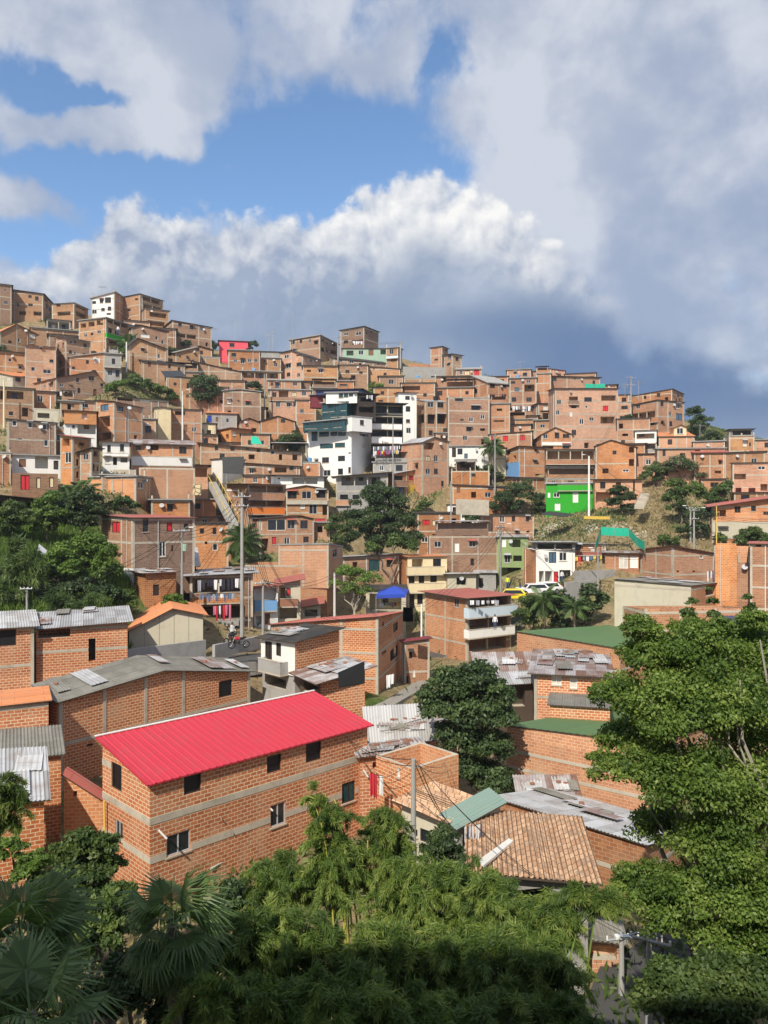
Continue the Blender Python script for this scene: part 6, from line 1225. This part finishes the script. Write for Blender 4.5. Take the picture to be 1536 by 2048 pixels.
pole('C','pole before the white terraces',786,835,930,D=132,r=.1)
pole('D','pole at the curved alley by the low white porch',1196,1098,1180,D=97,r=.1,lamp=-1)
def wire(a, b, sag, n=1, sp=.25, off=(0,0,0), r=.014, lab=None, root=None):
    a = POLE[a] if isinstance(a, str) else a; b = POLE[b] if isinstance(b, str) else b
    for k in range(n):
        g = MB(); o = Vector((sp*k, 0, -.28*k)); pts = []
        for i in range(17):
            t = i/16; p = a.lerp(b, t)+o; p.z -= sag*4*t*(1-t); pts.append(p)
        g.tube(pts, r, MAT['wire'], 3, cap=False); g.build('strand', root)
def cable(lab, segs, n, sag, r=.024):
    a = POLE[segs[0]] if isinstance(segs[0], str) else segs[0]
    root = empty('power_cable', a); tag(root, lab, 'cable', 'overhead cables')
    for s_, t_ in zip(segs, segs[1:]): wire(s_, t_, sag, n, r=r, root=root)
cable('cables strung from the central pole to the blue house pole', ['a','b'], 4, .6)
cable('cables strung from the central pole to the transformer pole', ['f','a'], 4, .9)
cable('cables from the transformer pole over the left green slope', ['f','k'], 2, 1.2)
cable('cables crossing before the balcony building to the white pole', ['b','c','e'], 2, .8)
cable('cables from the thin pale pole up to the tangled pole', ['e','d'], 3, 1.2)
cable('cables from the tangled pole to the alley pole on the right', ['d','D'], 3, .8)
cable('cables from the alley pole to the paired poles', ['D','m'], 2, 1.0)
cable('cables from the paired poles off to the right border', ['n', ray(1620,1030,104)], 3, 1.0)
cable('cables from the old pole to the red roofed house corner', ['g', ray(733,1545,46)], 3, .5, .014)
cable('cables from the old pole down to the street poles', ['g','h'], 2, .7, .014)
cable('short cables between the two street poles', ['h','i'], 4, .25, .013)
cable('cables leaving the street transformer to the right', ['i', ray(1600,1830,26)], 3, .6, .013)
cable('cable from the old pole up to the roofless room', ['g', ray(905,1520,46), ray(975,1440,60)], 2, .4, .013)
cable('cables high over the middle hill', ['r','z'], 2, 1.6)
cable('cables on the ridge toward the tall brown block', ['y','q'], 2, 1.0)
cable('cables dropping from the white lamp pole to the paired poles', ['l','m'], 2, 1.6)
cable('cables from the red window house pole down to the bank', ['v','A'], 2, 1.0)
cable('cables over the right hill from the antenna pole', ['p','l'], 2, 2.0)
cable('cable from the left slope pole to the left border', ['k', ray(-60,1190,60)], 2, .5)
for i, (a_, b_, n_, sg, lab) in enumerate([('a',(505,1150,81),3,.3,'service drops from the central pole to the grey laundry roof'),('a',(560,1165,87),3,.7,'service drops from the central pole to the maroon roof'),('b',(600,1160,88),2,.4,'service drop from the slim pole to the brown balcony house'),('b',(690,1240,72),2,.8,'service drop from the slim pole to the tall brick house roof'),
  ('f',(265,1040,80),2,.5,'service drops from the transformer pole to the red curtain house'),('f',(300,1160,77),2,.4,'service drops from the transformer pole to the patched room'),('c',(756,1232,73),2,.5,'service drop from the white pole to the tall brick house'),('d',(995,1080,112),3,.3,'tangle from the street pole to the green stair house'),
  ('d',(1075,1100,105),3,.5,'service drops from the tangled pole to the white balcony house'),('d',(893,1125,111),2,.8,'service drop from the tangled pole to the cream house'),('D',(1290,1110,96),2,.6,'service drop from the alley pole to the faded roof house'),('m',(1424,1010,116),2,.5,'service drop from the paired poles to the patterned house'),
  ('r',(284,815,133),2,.6,'service drop from the white lamp pole to the tall corner house'),('r',(412,824,136),2,.5,'service drop from the white lamp pole to the pale grey house'),('a',(380,1155,81),3,.6,'tangle of service wires over the laundry house'),('g',(893,1640,35),2,.3,'service wires from the old pole to the green tin lean-to'),
  ('g',(640,1400,57),2,1.2,'long service wires from the old pole over the patchwork roofs'),('l',(1092,962,128),2,.5,'service drop from the white lamp pole to the green house'),('v',(977,868,146),2,.4,'service drop at the palm to the red window house'),('C',(743,862,143),2,.6,'service drop to the white tower')]):
    cable(lab, [a_, ray(*b_)], n_, sg, .02)
for i, (x, yt, yb, D, lab) in enumerate([(470,640,682,213,'wide rooftop television antenna above the pink house'),(545,662,700,214,'television antenna on the ridge right of the pink house'),(424,655,690,200,'television antenna on the falling brown row'),(1277,762,800,172,'television antenna beside the skyline pole, right'),(1250,768,796,172,'television antenna beside the skyline pole, left'),(1040,722,742,200,'thin rod antenna on the right skyline'),(745,648,656,196,'small antenna on the tall brown block'),(262,608,640,200,'thin antenna mast on the upper left ridge'),(205,572,586,200,'small antenna on the white ridge block'),(1400,848,875,158,'small antenna behind the yellow dormer')]):
    a = ray(x, yt, D); z = ray(x, yb, D).z; root = empty('television_antenna', Vector((a.x,D,z))); tag(root, lab, 'antenna', 'television antennas')
    g = MB(); g.tube([(a.x,D,z),(a.x,D,a.z)], .05, MAT['galv'], 5); g.build('mast', root); g = MB(); ang = .5+i
    v = Vector((math.cos(ang), math.sin(ang)*.4, .1)).normalized(); q = a-Vector((0,0,.3)); g.tube([q-v*1.3, q+v*1.3], .035, MAT['galv'], 4); u_ = Vector((-v.y, v.x, 0))+Vector((0,0,.25))
    for k in range(7): w = q+v*(k/3-1)*1.2; g.tube([w-u_*.6, w+u_*.6], .022, MAT['galv'], 4)
    g.build('boom', root)
# ------------------------------------------------------------------ washing lines
COLS = {}
for nm, c in (('clothwhite',(.75,.75,.76)),('clothpink',(.6,.2,.3)),('clothblue',(.12,.18,.30)),('clothred',(.55,.04,.06)),('clothdark',(.04,.04,.06)),('clothgrey',(.35,.36,.4)),('clothviolet',(.28,.15,.38)),('clothyellow',(.7,.55,.1))): newmat(nm, c, .9); COLS[nm] = 1
def laundry(lab, xa, ya, xb, yb, D, n, hmax=.9, seed=1, pal=None, DB=None):
    rs = random.Random(seed); a, b = ray(xa, ya, D), ray(xb, yb, DB or D); root = empty('washing_line', a); tag(root, lab, 'washing line', 'washing lines')
    g = MB(); g.tube([a, a.lerp(b,.5)-Vector((0,0,.06)), b], .012, MAT['wire'], 4); g.build('line', root); v = (b-a).normalized(); nr = v.cross(Vector((0,0,1)))
    for k in range(n):
        t = (k+.5+rs.uniform(-.2,.2))/n; w = (b-a).length/n*rs.uniform(.6,.95); h = hmax*rs.uniform(.5,1); o = a.lerp(b,t)-v*w/2-Vector((0,0,.04)); g = MB(); m_ = MAT[rs.choice(pal or list(COLS))]
        prev = None; N_ = 5
        for i in range(N_+1):
            s_ = i/N_; p = o+v*w*s_+nr*.04*math.sin(s_*9+k); q = o+v*w*(.06+.88*s_)-Vector((0,0,h*(1+.04*math.sin(s_*7+k))))+nr*.07*math.sin(s_*8+k*2)
            if prev: g.poly([prev[0], p, q, prev[1]], m_)
            prev = (p, q)
        g.build('garment', root)
WH = ['clothwhite','clothwhite','clothgrey','clothdark','clothwhite','clothgrey']
laundry('shirts hung across the upper floor of the laundry house', 396,1160,484,1156,79.2,11,1.3,1,WH)
laundry('pink and red clothes hung on the middle floor of the laundry house', 425,1212,462,1208,79.0,6,1.7,2,['clothpink','clothwhite','clothred','clothpink'])
laundry('mixed clothes over the upper parapet of the laundry house', 400,1188,470,1186,79.0,9,.8,3,['clothwhite','clothgrey','clothpink','clothblue'])
laundry('long white washing on the terrace right of the tower, upper line', 746,893,800,891,147.2,16,1.2,4,['clothwhite','clothwhite','clothgrey','clothpink'])
laundry('long mixed washing on the terrace right of the tower, lower line', 746,902,798,900,147.0,15,1.1,5)
laundry('red and white towels beside the roofless room', 738,1543,768,1552,41,3,1.6,6,['clothwhite','clothred','clothred'])
laundry('clothes hung under the green tin lean-to', 928,1652,965,1645,33.2,7,.75,7,['clothwhite','clothwhite','clothdark','clothred','clothblue'])
laundry('two white shirts on the gable terrace', 852,886,868,885,148,3,1.1,8,WH)
laundry('white and pink washing before the tall brown block', 705,682,728,682,196,7,1.0,9,['clothwhite','clothpink','clothwhite'])
laundry('white washing below the washing house porch', 1024,812,1068,812,172,7,1.3,10,WH)
laundry('violet and white clothes on the long faded roof house', 1414,1142,1428,1140,93,4,1.5,11,['clothviolet','clothwhite','clothblue'])
laundry('clothes on the red balcony near the yellow curtain', 866,950,874,950,147,3,1.0,12,['clothred','clothpink'])
laundry('washing on the upper rail of the balcony building', 940,1200,1000,1200,88.6,6,.6,13,WH)
laundry('white sheets on the long low porch, left hill', 120,783,150,781,140,6,.9,14,WH)
laundry('clothes under the market stall', 760,1205,800,1203,100,7,.7,15)
laundry('clothes at the low porch under the red lean-to', 1150,1113,1206,1111,106,8,.8,16)
laundry('green and white flag like cloth at the lower window of the tall brick house', 772,1350,790,1346,71.2,2,1.2,17,['clothwhite'])
laundry('dark and white clothes on the black terrace of the tower', 733,790,746,790,142,4,1.0,18,WH)
# ------------------------------------------------------------------ canopies, nets, tarps
def slab_of(name, lab, cat, pts, mat, th=.04, group=None):
    P = [ray(*p) for p in pts]; g = MB(); dn = Vector((0,0,-th)); g.poly(P, MAT[mat]); g.poly([p+dn for p in P][::-1], MAT[mat])
    for i in range(len(P)): g.poly([P[i]+dn, P[(i+1)%len(P)]+dn, P[(i+1)%len(P)], P[i]], MAT[mat])
    o = g.build(name, origin=P[0]); tag(o, lab, cat, group); return o
cv = empty('canopy', ray(784,1222,96)); tag(cv, 'dark blue peaked market canopy beside the cream balcony house', 'canopy')
g = MB(); ap = ray(790,1172,98); cs = [ray(752,1190,96), ray(812,1188,96), ray(818,1180,100), ray(760,1180,100)]
for i in range(4): g.poly([cs[i], cs[(i+1)%4], ap], MAT['tarpblue']); dn = Vector((0,0,-.45)); g.poly([cs[i]+dn, cs[(i+1)%4]+dn, cs[(i+1)%4], cs[i]], MAT['tarpblue'])
g.build('cloth', cv)
for c in cs: g = MB(); g.tube([c, Vector((c.x,c.y,c.z-2.2))], .035, MAT['galv'], 5); g.build('leg', cv)
def net(name, lab, cat, pts, h, mat):
    root = empty(name, ray(*pts[0])); tag(root, lab, cat); P = [ray(*p) for p in pts]; g = MB(); rs = random.Random(3)
    for a, b in zip(P, P[1:]):
        k = 6
        for i in range(k):
            p, q = a.lerp(b, i/k), a.lerp(b, (i+1)/k); u_ = Vector((0,0,h)); w = Vector((0, rs.uniform(-.15,.15), 0)); g.poly([p, q, q+u_-w*.3, p+u_+w*.3], MAT[mat]); g.poly([p, q, q+u_-w*.3, p+u_+w*.3][::-1], MAT[mat])
    g.build('netting', root)
    for p in P: g = MB(); g.tube([p-Vector((0,0,.3)), p+Vector((0,0,h+.15))], .05, MAT['postwood'], 5); g.build('stake', root)
net('safety_net', 'turquoise construction netting around the grassy mound', 'netting', [(1190,1108,100),(1198,1082,106),(1202,1070,109),(1230,1072,109),(1258,1073,109),(1272,1090,105),(1290,1102,101)], 1.15, 'tarpgreen')
net('rooftop_net', 'turquoise netting on the brick roof of the right skyline', 'netting', [(1170,776,176),(1190,777,176),(1210,776,176)], 1.0, 'tarpgreen')
slab_of('green_tarp', 'small green tarp draped between the orange cube and the shallow grey roof', 'tarp', [(502,872,134),(516,874,134),(524,888,132),(502,887,132)], 'tarpgreen')
slab_of('black_tarp', 'black plastic sheet wrapped around the frame house by the stairway', 'tarp', [(444,914,124),(488,913,124),(487,948,123.6),(446,946,123.6)], 'tarpblack', .05)
slab_of('green_tarp', 'green tarp enclosure between the tall brick house and the balcony building', 'tarp', [(806,1214,76),(826,1216,76),(826,1242,76),(806,1242,76)], 'tarpgreen', .05)
slab_of('black_tarp', 'dark sheet on the shack corner beside the tall brick house', 'tarp', [(676,1345,54.2),(729,1322,55.4),(729,1366,55.4),(678,1374,54.2)], 'tarpblack', .05)
slab_of('black_tarp', 'dark net roof on stilts right of the small palm, upper left hill', 'tarp', [(322,742,146),(362,741,146),(372,752,143),(330,754,143)], 'tarpblack', .05)
slab_of('plastic_sheet', 'crumpled grey plastic sheet on the left green slope', 'plastic sheet', [(78,1088,76),(98,1104,75),(92,1128,74),(70,1116,74)], 'clothgrey', .04)
slab_of('black_tarp', 'dark sheet roof beside the bright green house', 'tarp', [(1080,1028,122),(1098,1022,125),(1150,1028,125),(1130,1034,121)], 'tarpblack', .05)
slab_of('signless_board', 'leaning white panel by the street below the clay tile roof', 'panel', [(1008,1783,27),(1103,1774,27),(1103,1818,27),(1008,1836,27)], 'white', .06)
slab_of('white_gutter', 'white sheet gutter lying on the edge of the large clay tile roof', 'gutter', [(957,1720,30.5),(1018,1676,33),(1026,1682,33),(968,1730,30.5)], 'white', .1)
# ------------------------------------------------------------------ stairway, road, walls, rubble
st = empty('stairway', ray(470,1040,100)); tag(st, 'long concrete stairway with yellow railings climbing the centre left slope', 'stairway')
a, b_ = ray(468,1045,112), ray(424,962,124); g = MB(); N_ = 34
for i in range(N_): p = a.lerp(b_, i/N_); g.box((p.x, p.y, p.z-.4), 1.3, (b_.y-a.y)/N_*1.02, .9, MAT['concgrey'])
g.build('steps', st)
for s_ in (-1, 1): g = MB(); o = Vector((s_*.68,0,1.0)); g.tube([a+o, b_+o], .05, MAT['pipeyellow'], 5); g.build('railing', st)
for i in range(8):
    for s_ in (-1, 1): p = a.lerp(b_, i/7)+Vector((s_*.68,0,0)); g = MB(); g.tube([p, p+Vector((0,0,1.0))], .035, MAT['pipeyellow'], 5); g.build('baluster', st)
st = empty('stairway', ray(1285,1005,118)); tag(st, 'short steep concrete stair beside the porch house on the right slope', 'stairway'); a, b_ = ray(1278,1010,118), ray(1290,985,124); g = MB()
for i in range(16): p = a.lerp(b_, i/16); g.box((p.x, p.y, p.z-.3), 1.4, (b_.y-a.y)/16*1.02, .6, MAT['concrete'])
g.build('steps', st)
def strip(name, pts, w, mat, lift=.06, mt=None):
    """a road laid on the ground along world points"""
    g = MB(); P = []
    for (x, y), (x2, y2) in zip(pts, pts[1:]):
        k = max(2, int(math.hypot(x2-x, y2-y)/1.5))
        for i in range(k): P.append(Vector((x+(x2-x)*i/k, y+(y2-y)*i/k, 0)))
    P.append(Vector((*pts[-1], 0))); pr = None
    for i, p in enumerate(P):
        t = (P[min(i+1, len(P)-1)]-P[max(i-1, 0)]).normalized(); n = Vector((-t.y, t.x, 0)); l, r = p-n*w/2, p+n*w/2; z = max(tz(p.x,p.y), tz(l.x,l.y), tz(r.x,r.y))+lift; l.z = r.z = z
        if pr:
            g.poly([pr[0], l, r, pr[1]][::-1], MAT[mat]); 
            for q0, q1 in ((pr[0], l), (r, pr[1])): g.poly([q0, q1, q1-Vector((0,0,1.2)), q0-Vector((0,0,1.2))], MAT['concgrey'])
        pr = (l, r)
    o = g.build(name); tag(o, kind='structure'); return o
plain_mat('asphalt', (.085,.083,.08), dirt=.3, dcol=(.14,.125,.1)); plain_mat('pathcon', (.30,.28,.25), dirt=.5)
strip('road', [(6.5,24),(10,29),(12,33),(13.2,40),(15,48)], 4.6, 'asphalt')
strip('road', [(-24,62),(-17,66),(-13,70),(-9,76),(-3,84),(3,92),(12,99),(20,102)], 4.2, 'asphalt')
strip('path', [(-4,60),(-1,66),(2,74),(5,82)], 1.6, 'pathcon')
def wallbox(name, lab, cat, x1, y1, x2, y2, h, D1, D2, mat, th=.3, group=None):
    a, b = ray(x1, y1, D1), ray(x2, y2, D2); g = MB(); v = (b-a); u_ = Vector((v.x, v.y, 0)).normalized(); n = Vector((-u_.y, u_.x, 0))*th
    h_ = Vector((0,0,-h)); P = [a, b, b+n, a+n]
    g.poly(P, MAT[mat]); L_ = v.length
    for i, l in zip(range(4), (L_, th, L_, th)): p, q = P[i], P[(i+1)%4]; g.poly([p+h_, q+h_, q, p], MAT[mat], [(0,0),(l,0),(l,h),(0,h)])
    o = g.build(name, origin=a+h_); tag(o, lab, cat, group); return o
mt, nt, b_ = newmat('mural', (.6,.5,.3), .9, .1); vo = nt.nodes.new('ShaderNodeTexVoronoi'); vo.inputs['Scale'].default_value = 1.6; vo.feature = 'DISTANCE_TO_EDGE'
tcm = nt.nodes.new('ShaderNodeTexCoord'); nt.links.new(tcm.outputs['UV'], vo.inputs['Vector']); nt.links.new(mixc(nt, rng_(nt, vo.outputs['Distance'], .06, .1), (.1,.08,.07), (.62,.52,.3)), b_.inputs['Base Color'])
wallbox('retaining_wall','grey concrete retaining wall below the skyline tower','wall',806,733,892,735,5,200,200,'concgrey')
wallbox('parapet_wall','brick parapet crowning the grey retaining wall on the skyline','wall',817,727,862,729,1.2,203,203,'brickpink')
wallbox('retaining_wall','stained grey wall below the beige gable building','wall',250,1300,412,1280,2.8,64,70,'concgrey')
wallbox('retaining_wall','grey street wall right of the white red awning house','wall',1132,1165,1192,1160,4,96,99,'concgrey')
wallbox('painted_wall','low wall painted with pale lettering like shapes, left of the stairway','wall',296,968,402,968,1.6,112,112,'mural')
wallbox('retaining_wall','pale concrete base under the house with green gables','wall',912,998,978,1000,2.5,125,125,'concrete')
wallbox('barrier_wall','yellow low barrier wall on the grassy slope','wall',1168,1032,1220,1033,0.45,117,117,'yellow')
wallbox('retaining_wall','concrete street wall before the laundry house','wall',430,1290,520,1272,1.2,68,74,'concgrey')
wallbox('retaining_wall','grey wall at the foot of the low white porch','wall',1150,1142,1230,1140,3.6,100,102,'concgrey')
wallbox('retaining_wall','pale ledge under the white two storey house','wall',196,938,270,940,2.2,114,114,'concrete')
def rubble(lab, bl, n, seed):
    rg = np.random.default_rng(seed); g = MB(); o0 = None
    for k in range(n):
        x, y, r_ = bl[k % len(bl)]; px, py = x+rg.normal()*r_*.5, y+rg.normal()*r_*.28; D = hitD(px, py); p = ray(px, py, D); s_ = rg.uniform(.15, .5); g.box(p+Vector((0,0,.1)), s_, s_*rg.uniform(.5,1), s_*rg.uniform(.4,.8), MAT['beige'], rg.uniform(0,3))
    o = g.build('rubble'); tag(o, kind='stuff'); o['label'] = lab
rubble('white broken stone spilled down the slope', [(1095,1062,22),(1085,1070,18),(1110,1052,16),(1182,1058,16),(1250,1062,26),(1285,1075,16),(1225,1056,16),(215,935,24),(235,948,20)], 420, 5)
# ------------------------------------------------------------------ red roofed house: pipes and struts; other small fittings
def fit(parent, name, pts, r, mat, n=7): g = MB(); g.tube([ray(*p) for p in pts], r, MAT[mat], n); g.build(name, parent)
fit(red.root, 'downpipe', [(208,1602,40.0),(210,1690,40.0)], .055, 'pipeyellow')
fit(red.root, 'strut', [(432,1614,40.2),(444,1640,39.6)], .03, 'postwood'); fit(red.root, 'strut', [(444,1622,40.3),(470,1672,40.3)], .02, 'wire')
fit(red.root, 'strut', [(317,1660,37.0),(334,1678,36.8)], .05, 'pipe'); fit(red.root, 'strut', [(529,1606,42.3),(546,1622,41.9)], .05, 'pipe'); fit(red.root, 'strut', [(727,1540,46),(737,1555,45.5)], .05, 'pipe')
fit(red.root, 'gutter', [(421,1738,39.2),(449,1722,40.0)], .04, 'pipe')
# --- vehicles and people
def car(lab, x, y, D, ang, mat, L_=4.2, cat='car'):
    c = ray(x, y, D); root = empty('parked_car', c); root.rotation_euler.z = ang; tag(root, lab, cat, 'cars parked by the grove'); o = Vector((0,0,0))
    prof = [(-.5,.25),(-.5,.55),(-.46,.62),(-.28,.64),(-.17,.95),(.2,1.0),(.33,.98),(.45,.66),(.5,.6),(.5,.25)]
    def ext(pr, w, m_, g, z0=0, inset=0):
        A = [Vector((px*L_, -w, pz*1.5+z0)) for px, pz in pr]; B_ = [Vector((p.x, w, p.z)) for p in A]
        A2 = [Vector((p.x, p.y+(.14 if p.z > 1.0 else 0), p.z)) for p in A]; B2 = [Vector((p.x, p.y-(.14 if p.z > 1.0 else 0), p.z)) for p in B_]
        g.poly(A2[::-1], MAT[m_]); g.poly(B2, MAT[m_])
        for i in range(len(A2)): j = (i+1) % len(A2); g.poly([A2[i], A2[j], B2[j], B2[i]], MAT[m_])
    def bl(g, nm): 
        ob = g.build(nm, None, (0,0,0)); ob.parent = root; ob.location = (0,0,0); return ob
    g = MB(); ext(prof, .88, mat, g); bl(g, 'body')
    for s_ in (-1, 1):
        g = MB(); y_ = s_*.80; pts = [Vector((-.24*L_, y_+s_*.06, 1.0)), Vector((.38*L_, y_+s_*.06, 1.0)), Vector((.30*L_, y_-s_*.02, 1.40)), Vector((-.16*L_, y_-s_*.02, 1.38))]
        pts = [p+Vector((0, s_*.05, 0)) for p in pts]; g.poly(pts if s_ < 0 else pts[::-1], MAT['glass']); bl(g, 'side_window')
        for k in (-.3, .3):
            g = MB(); g.tube([(k*L_, s_*.72, .34), (k*L_, s_*.92, .34)], .34, MAT['tyre'], 14); w = bl(g, 'wheel'); g = MB(); g.tube([(k*L_, s_*.921, .34), (k*L_, s_*.94, .34)], .2, MAT['rim'], 10); r2 = g.build('rim', None, (0,0,0)); r2.parent = w; r2.location = (0,0,0)
        g = MB(); g.box((-.5*L_, s_*.62, .85), .06, .34, .16, MAT['lampwhite']); bl(g, 'headlight'); g = MB(); g.box((.5*L_, s_*.68, .95), .06, .22, .22, MAT['lampred']); bl(g, 'tail_lamp')
    g = MB(); g.poly([Vector((-.275*L_,-.74,1.0)), Vector((-.275*L_,.74,1.0)), Vector((-.185*L_,.62,1.38)), Vector((-.185*L_,-.62,1.38))][::-1], MAT['glass']); g.poly([Vector((.345*L_+.03,-.66,1.44)), Vector((.345*L_+.03,.66,1.44)), Vector((.44*L_+.03,.72,1.04)), Vector((.44*L_+.03,-.72,1.04))][::-1], MAT['glass']); bl(g, 'windscreen')
car('white car parked above the grove with a person beside it', 1090, 1187, 99.5, .25, 'carwhite'); car('second white car half hidden by leaves', 1066, 1190, 99, .1, 'carwhite'); car('yellow taxi behind the balcony building roof', 1022, 1201, 98, -.2, 'caryellow')
def moto(lab, x, y, D, ang, mat):
    c = ray(x, y, D); root = empty('motorcycle', c); root.rotation_euler.z = ang; tag(root, lab, 'motorcycle', 'parked motorcycles')
    def bl(g, nm): ob = g.build(nm, None, (0,0,0)); ob.parent = root; ob.location = (0,0,0)
    for k in (-.62, .62):
        g = MB(); N_ = 16; g.tube([(k+.28*math.cos(6.2832*i/N_), 0, .3+.28*math.sin(6.2832*i/N_)) for i in range(N_+1)], .05, MAT['tyre'], 6); 
        for i in range(5): a_ = 6.2832*i/5; g.tube([(k,0,.3),(k+.27*math.cos(a_),0,.3+.27*math.sin(a_))], .012, MAT['rim'], 4)
        bl(g, 'wheel')
    g = MB(); g.tube([(-.62,0,.3),(-.42,0,.85),(-.35,0,1.02)], .035, MAT['galv'], 6); bl(g, 'fork'); g = MB(); g.tube([(-.35,-.32,1.05),(-.38,0,1.02),(-.35,.32,1.05)], .02, MAT['wire'], 5); bl(g, 'handlebar')
    g = MB(); g.tube([(-.38,0,.8),(-.2,0,.86),(.05,0,.8)], [.1,.16,.12], MAT[mat], 8); bl(g, 'fuel_tank'); g = MB(); g.tube([(.0,0,.8),(.3,0,.82),(.62,0,.9)], [.11,.12,.08], MAT['tyre'], 8); bl(g, 'seat')
    g = MB(); g.tube([(-.1,0,.35),(-.05,0,.62)], .16, MAT['framedark'], 8); g.tube([(-.38,0,.78),(0,0,.35),(.62,0,.3)], .03, MAT['wire'], 5); g.tube([(0,.12,.32),(.7,.14,.36)], .04, MAT['galv'], 6); bl(g, 'engine')
moto('motorcycle standing on the road wall below the laundry house, nearest the pole', 478, 1296, 67, .4, 'clothred'); moto('dark motorcycle behind the first on the same road', 463, 1288, 70, .9, 'clothdark'); moto('motorcycle parked in the shaded street under the big tree', 1322, 1905, 29.5, 1.3, 'clothdark')
def person(lab, x, y, D, top, leg, face=0.0, h=1.7, pose='stand'):
    c = ray(x, y, D); root = empty('person', c); tag(root, lab, 'person', 'people in the street and on balconies'); k = h/1.7
    J = [(0,0,.92),(0,0,1.15),(0,0,1.38),(0,.0,1.48),(0,-.02,1.58),(0,-.01,1.66), (.09,0,.88),(.1,-.03,.48),(.1,0,.06),(.1,-.13,.03), (-.09,0,.88),(-.1,-.02,.48),(-.1,.02,.06),(-.1,-.11,.03),
         (.17,0,1.38),(.24,.02,1.12),(.26,-.1,.9),(.26,-.15,.82), (-.17,0,1.38),(-.24,.02,1.12),(-.25,-.12,.9),(-.25,-.17,.82)]
    E = [(0,1),(1,2),(2,3),(3,4),(4,5),(0,6),(6,7),(7,8),(8,9),(0,10),(10,11),(11,12),(12,13),(2,14),(14,15),(15,16),(16,17),(2,18),(18,19),(19,20),(20,21)]
    Rr = [.14,.135,.15,.055,.09,.075,.095,.065,.045,.035,.095,.065,.045,.035,.06,.045,.035,.03,.06,.045,.035,.03]
    me = bpy.data.meshes.new('body'); me.from_pydata([(a*k, b*k, z*k) for a, b, z in J], E, []); o = bpy.data.objects.new('body', me); COL.objects.link(o); o.parent = root; o.rotation_euler.z = face
    sk = o.modifiers.new('skin', 'SKIN'); lay = me.skin_vertices[0]
    for i, r_ in enumerate(Rr): lay.data[i].radius = (r_*k, r_*k*(.72 if i < 3 else 1))
    lay.data[0].use_root = True; o.modifiers.new('sub', 'SUBSURF').levels = 2; o.modifiers['sub'].render_levels = 2
    mt = bpy.data.materials.get('person_'+top+leg)
    if not mt:
        mt, nt, bb = newmat('person_'+top+leg); tcn = nt.nodes.new('ShaderNodeTexCoord'); sp = nt.nodes.new('ShaderNodeSeparateXYZ'); nt.links.new(tcn.outputs['Object'], sp.inputs[0])
        cr = nt.nodes.new('ShaderNodeValToRGB'); cr.color_ramp.interpolation = 'CONSTANT'; dcol = lambda n_: tuple(MAT[n_].node_tree.nodes['Principled BSDF'].inputs['Base Color'].default_value)
        el = cr.color_ramp.elements; el[0].position = 0; el[0].color = dcol('hair'); el[1].position = .05; el[1].color = dcol(leg)
        for p_, cc in ((.53, dcol(top)), (.845, dcol('skin'))): e_ = el.new(p_); e_.color = cc
        mm = nt.nodes.new('ShaderNodeMath'); mm.operation = 'DIVIDE'; mm.inputs[1].default_value = 1.75; nt.links.new(sp.outputs[2], mm.inputs[0]); nt.links.new(mm.outputs[0], cr.inputs[0]); nt.links.new(cr.outputs[0], bb.inputs['Base Color'])
    me.materials.append(mt)
    g = MB(); g.tube([(0,.02*k,1.60*k),(0,.02*k,1.68*k),(0,.02*k,1.755*k)], [.098*k,.105*k,.05*k], MAT['hair'], 10); q = g.build('hair', None, (0,0,0)); q.parent = root; q.location = (0,0,0); q.rotation_euler.z = face
person('person in a yellow safety vest standing by the green stair house', 1015, 1178, 103, 'hivis', 'denim')
person('person in a white shirt at the lower white balcony rail', 990, 1260, 86.8, 'shirtwhite', 'denim')
person('person in dark clothes beside the white car', 1040, 1186, 99, 'shirtdark', 'denim', 1.2)
person('person in a pale shirt standing by the motorcycles', 465, 1283, 70.5, 'shirtwhite', 'shirtdark', .8)
person('person in a light blue top next to the parked motorcycle in the shaded street', 1318, 1890, 30.5, 'shirtwhite', 'shirtdark', 2.0)
person('person in white seen at the low porch of the white red awning house', 1124, 1166, 103, 'shirtwhite', 'denim', .3)
person('person leaning at the doorway under the pink shirts of the laundry house', 483, 1270, 76, 'shirtdark', 'denim', .3)
person('person sitting height figure on the terrace by the long balcony house', 236, 668, 160, 'shirtwhite', 'denim', .3)

# ------------------------------------------------------------------ thin haze over the valley
g = MB(); hm = bpy.data.materials.new('haze'); hm.use_nodes = True; ht = hm.node_tree; ht.nodes.clear()
pv = ht.nodes.new('ShaderNodeVolumePrincipled'); pv.inputs['Color'].default_value = (.80,.86,.95,1); pv.inputs['Density'].default_value = .0003; pv.inputs['Anisotropy'].default_value = .3
ho = ht.nodes.new('ShaderNodeOutputMaterial'); ht.links.new(pv.outputs[0], ho.inputs['Volume'])
me = bpy.data.meshes.new('haze'); hx, hy0, hy1, hz0, hz1 = 600, -240, 960, -30, 98
me.from_pydata([(x, y, z) for z in (hz0, hz1) for x, y in ((-hx,hy0),(hx,hy0),(hx,hy1),(-hx,hy1))], [], [(3,2,1,0),(4,5,6,7),(0,1,5,4),(1,2,6,5),(2,3,7,6),(3,0,4,7)]); me.materials.append(hm)
hz = bpy.data.objects.new('haze', me); COL.objects.link(hz); tag(hz, kind='stuff')
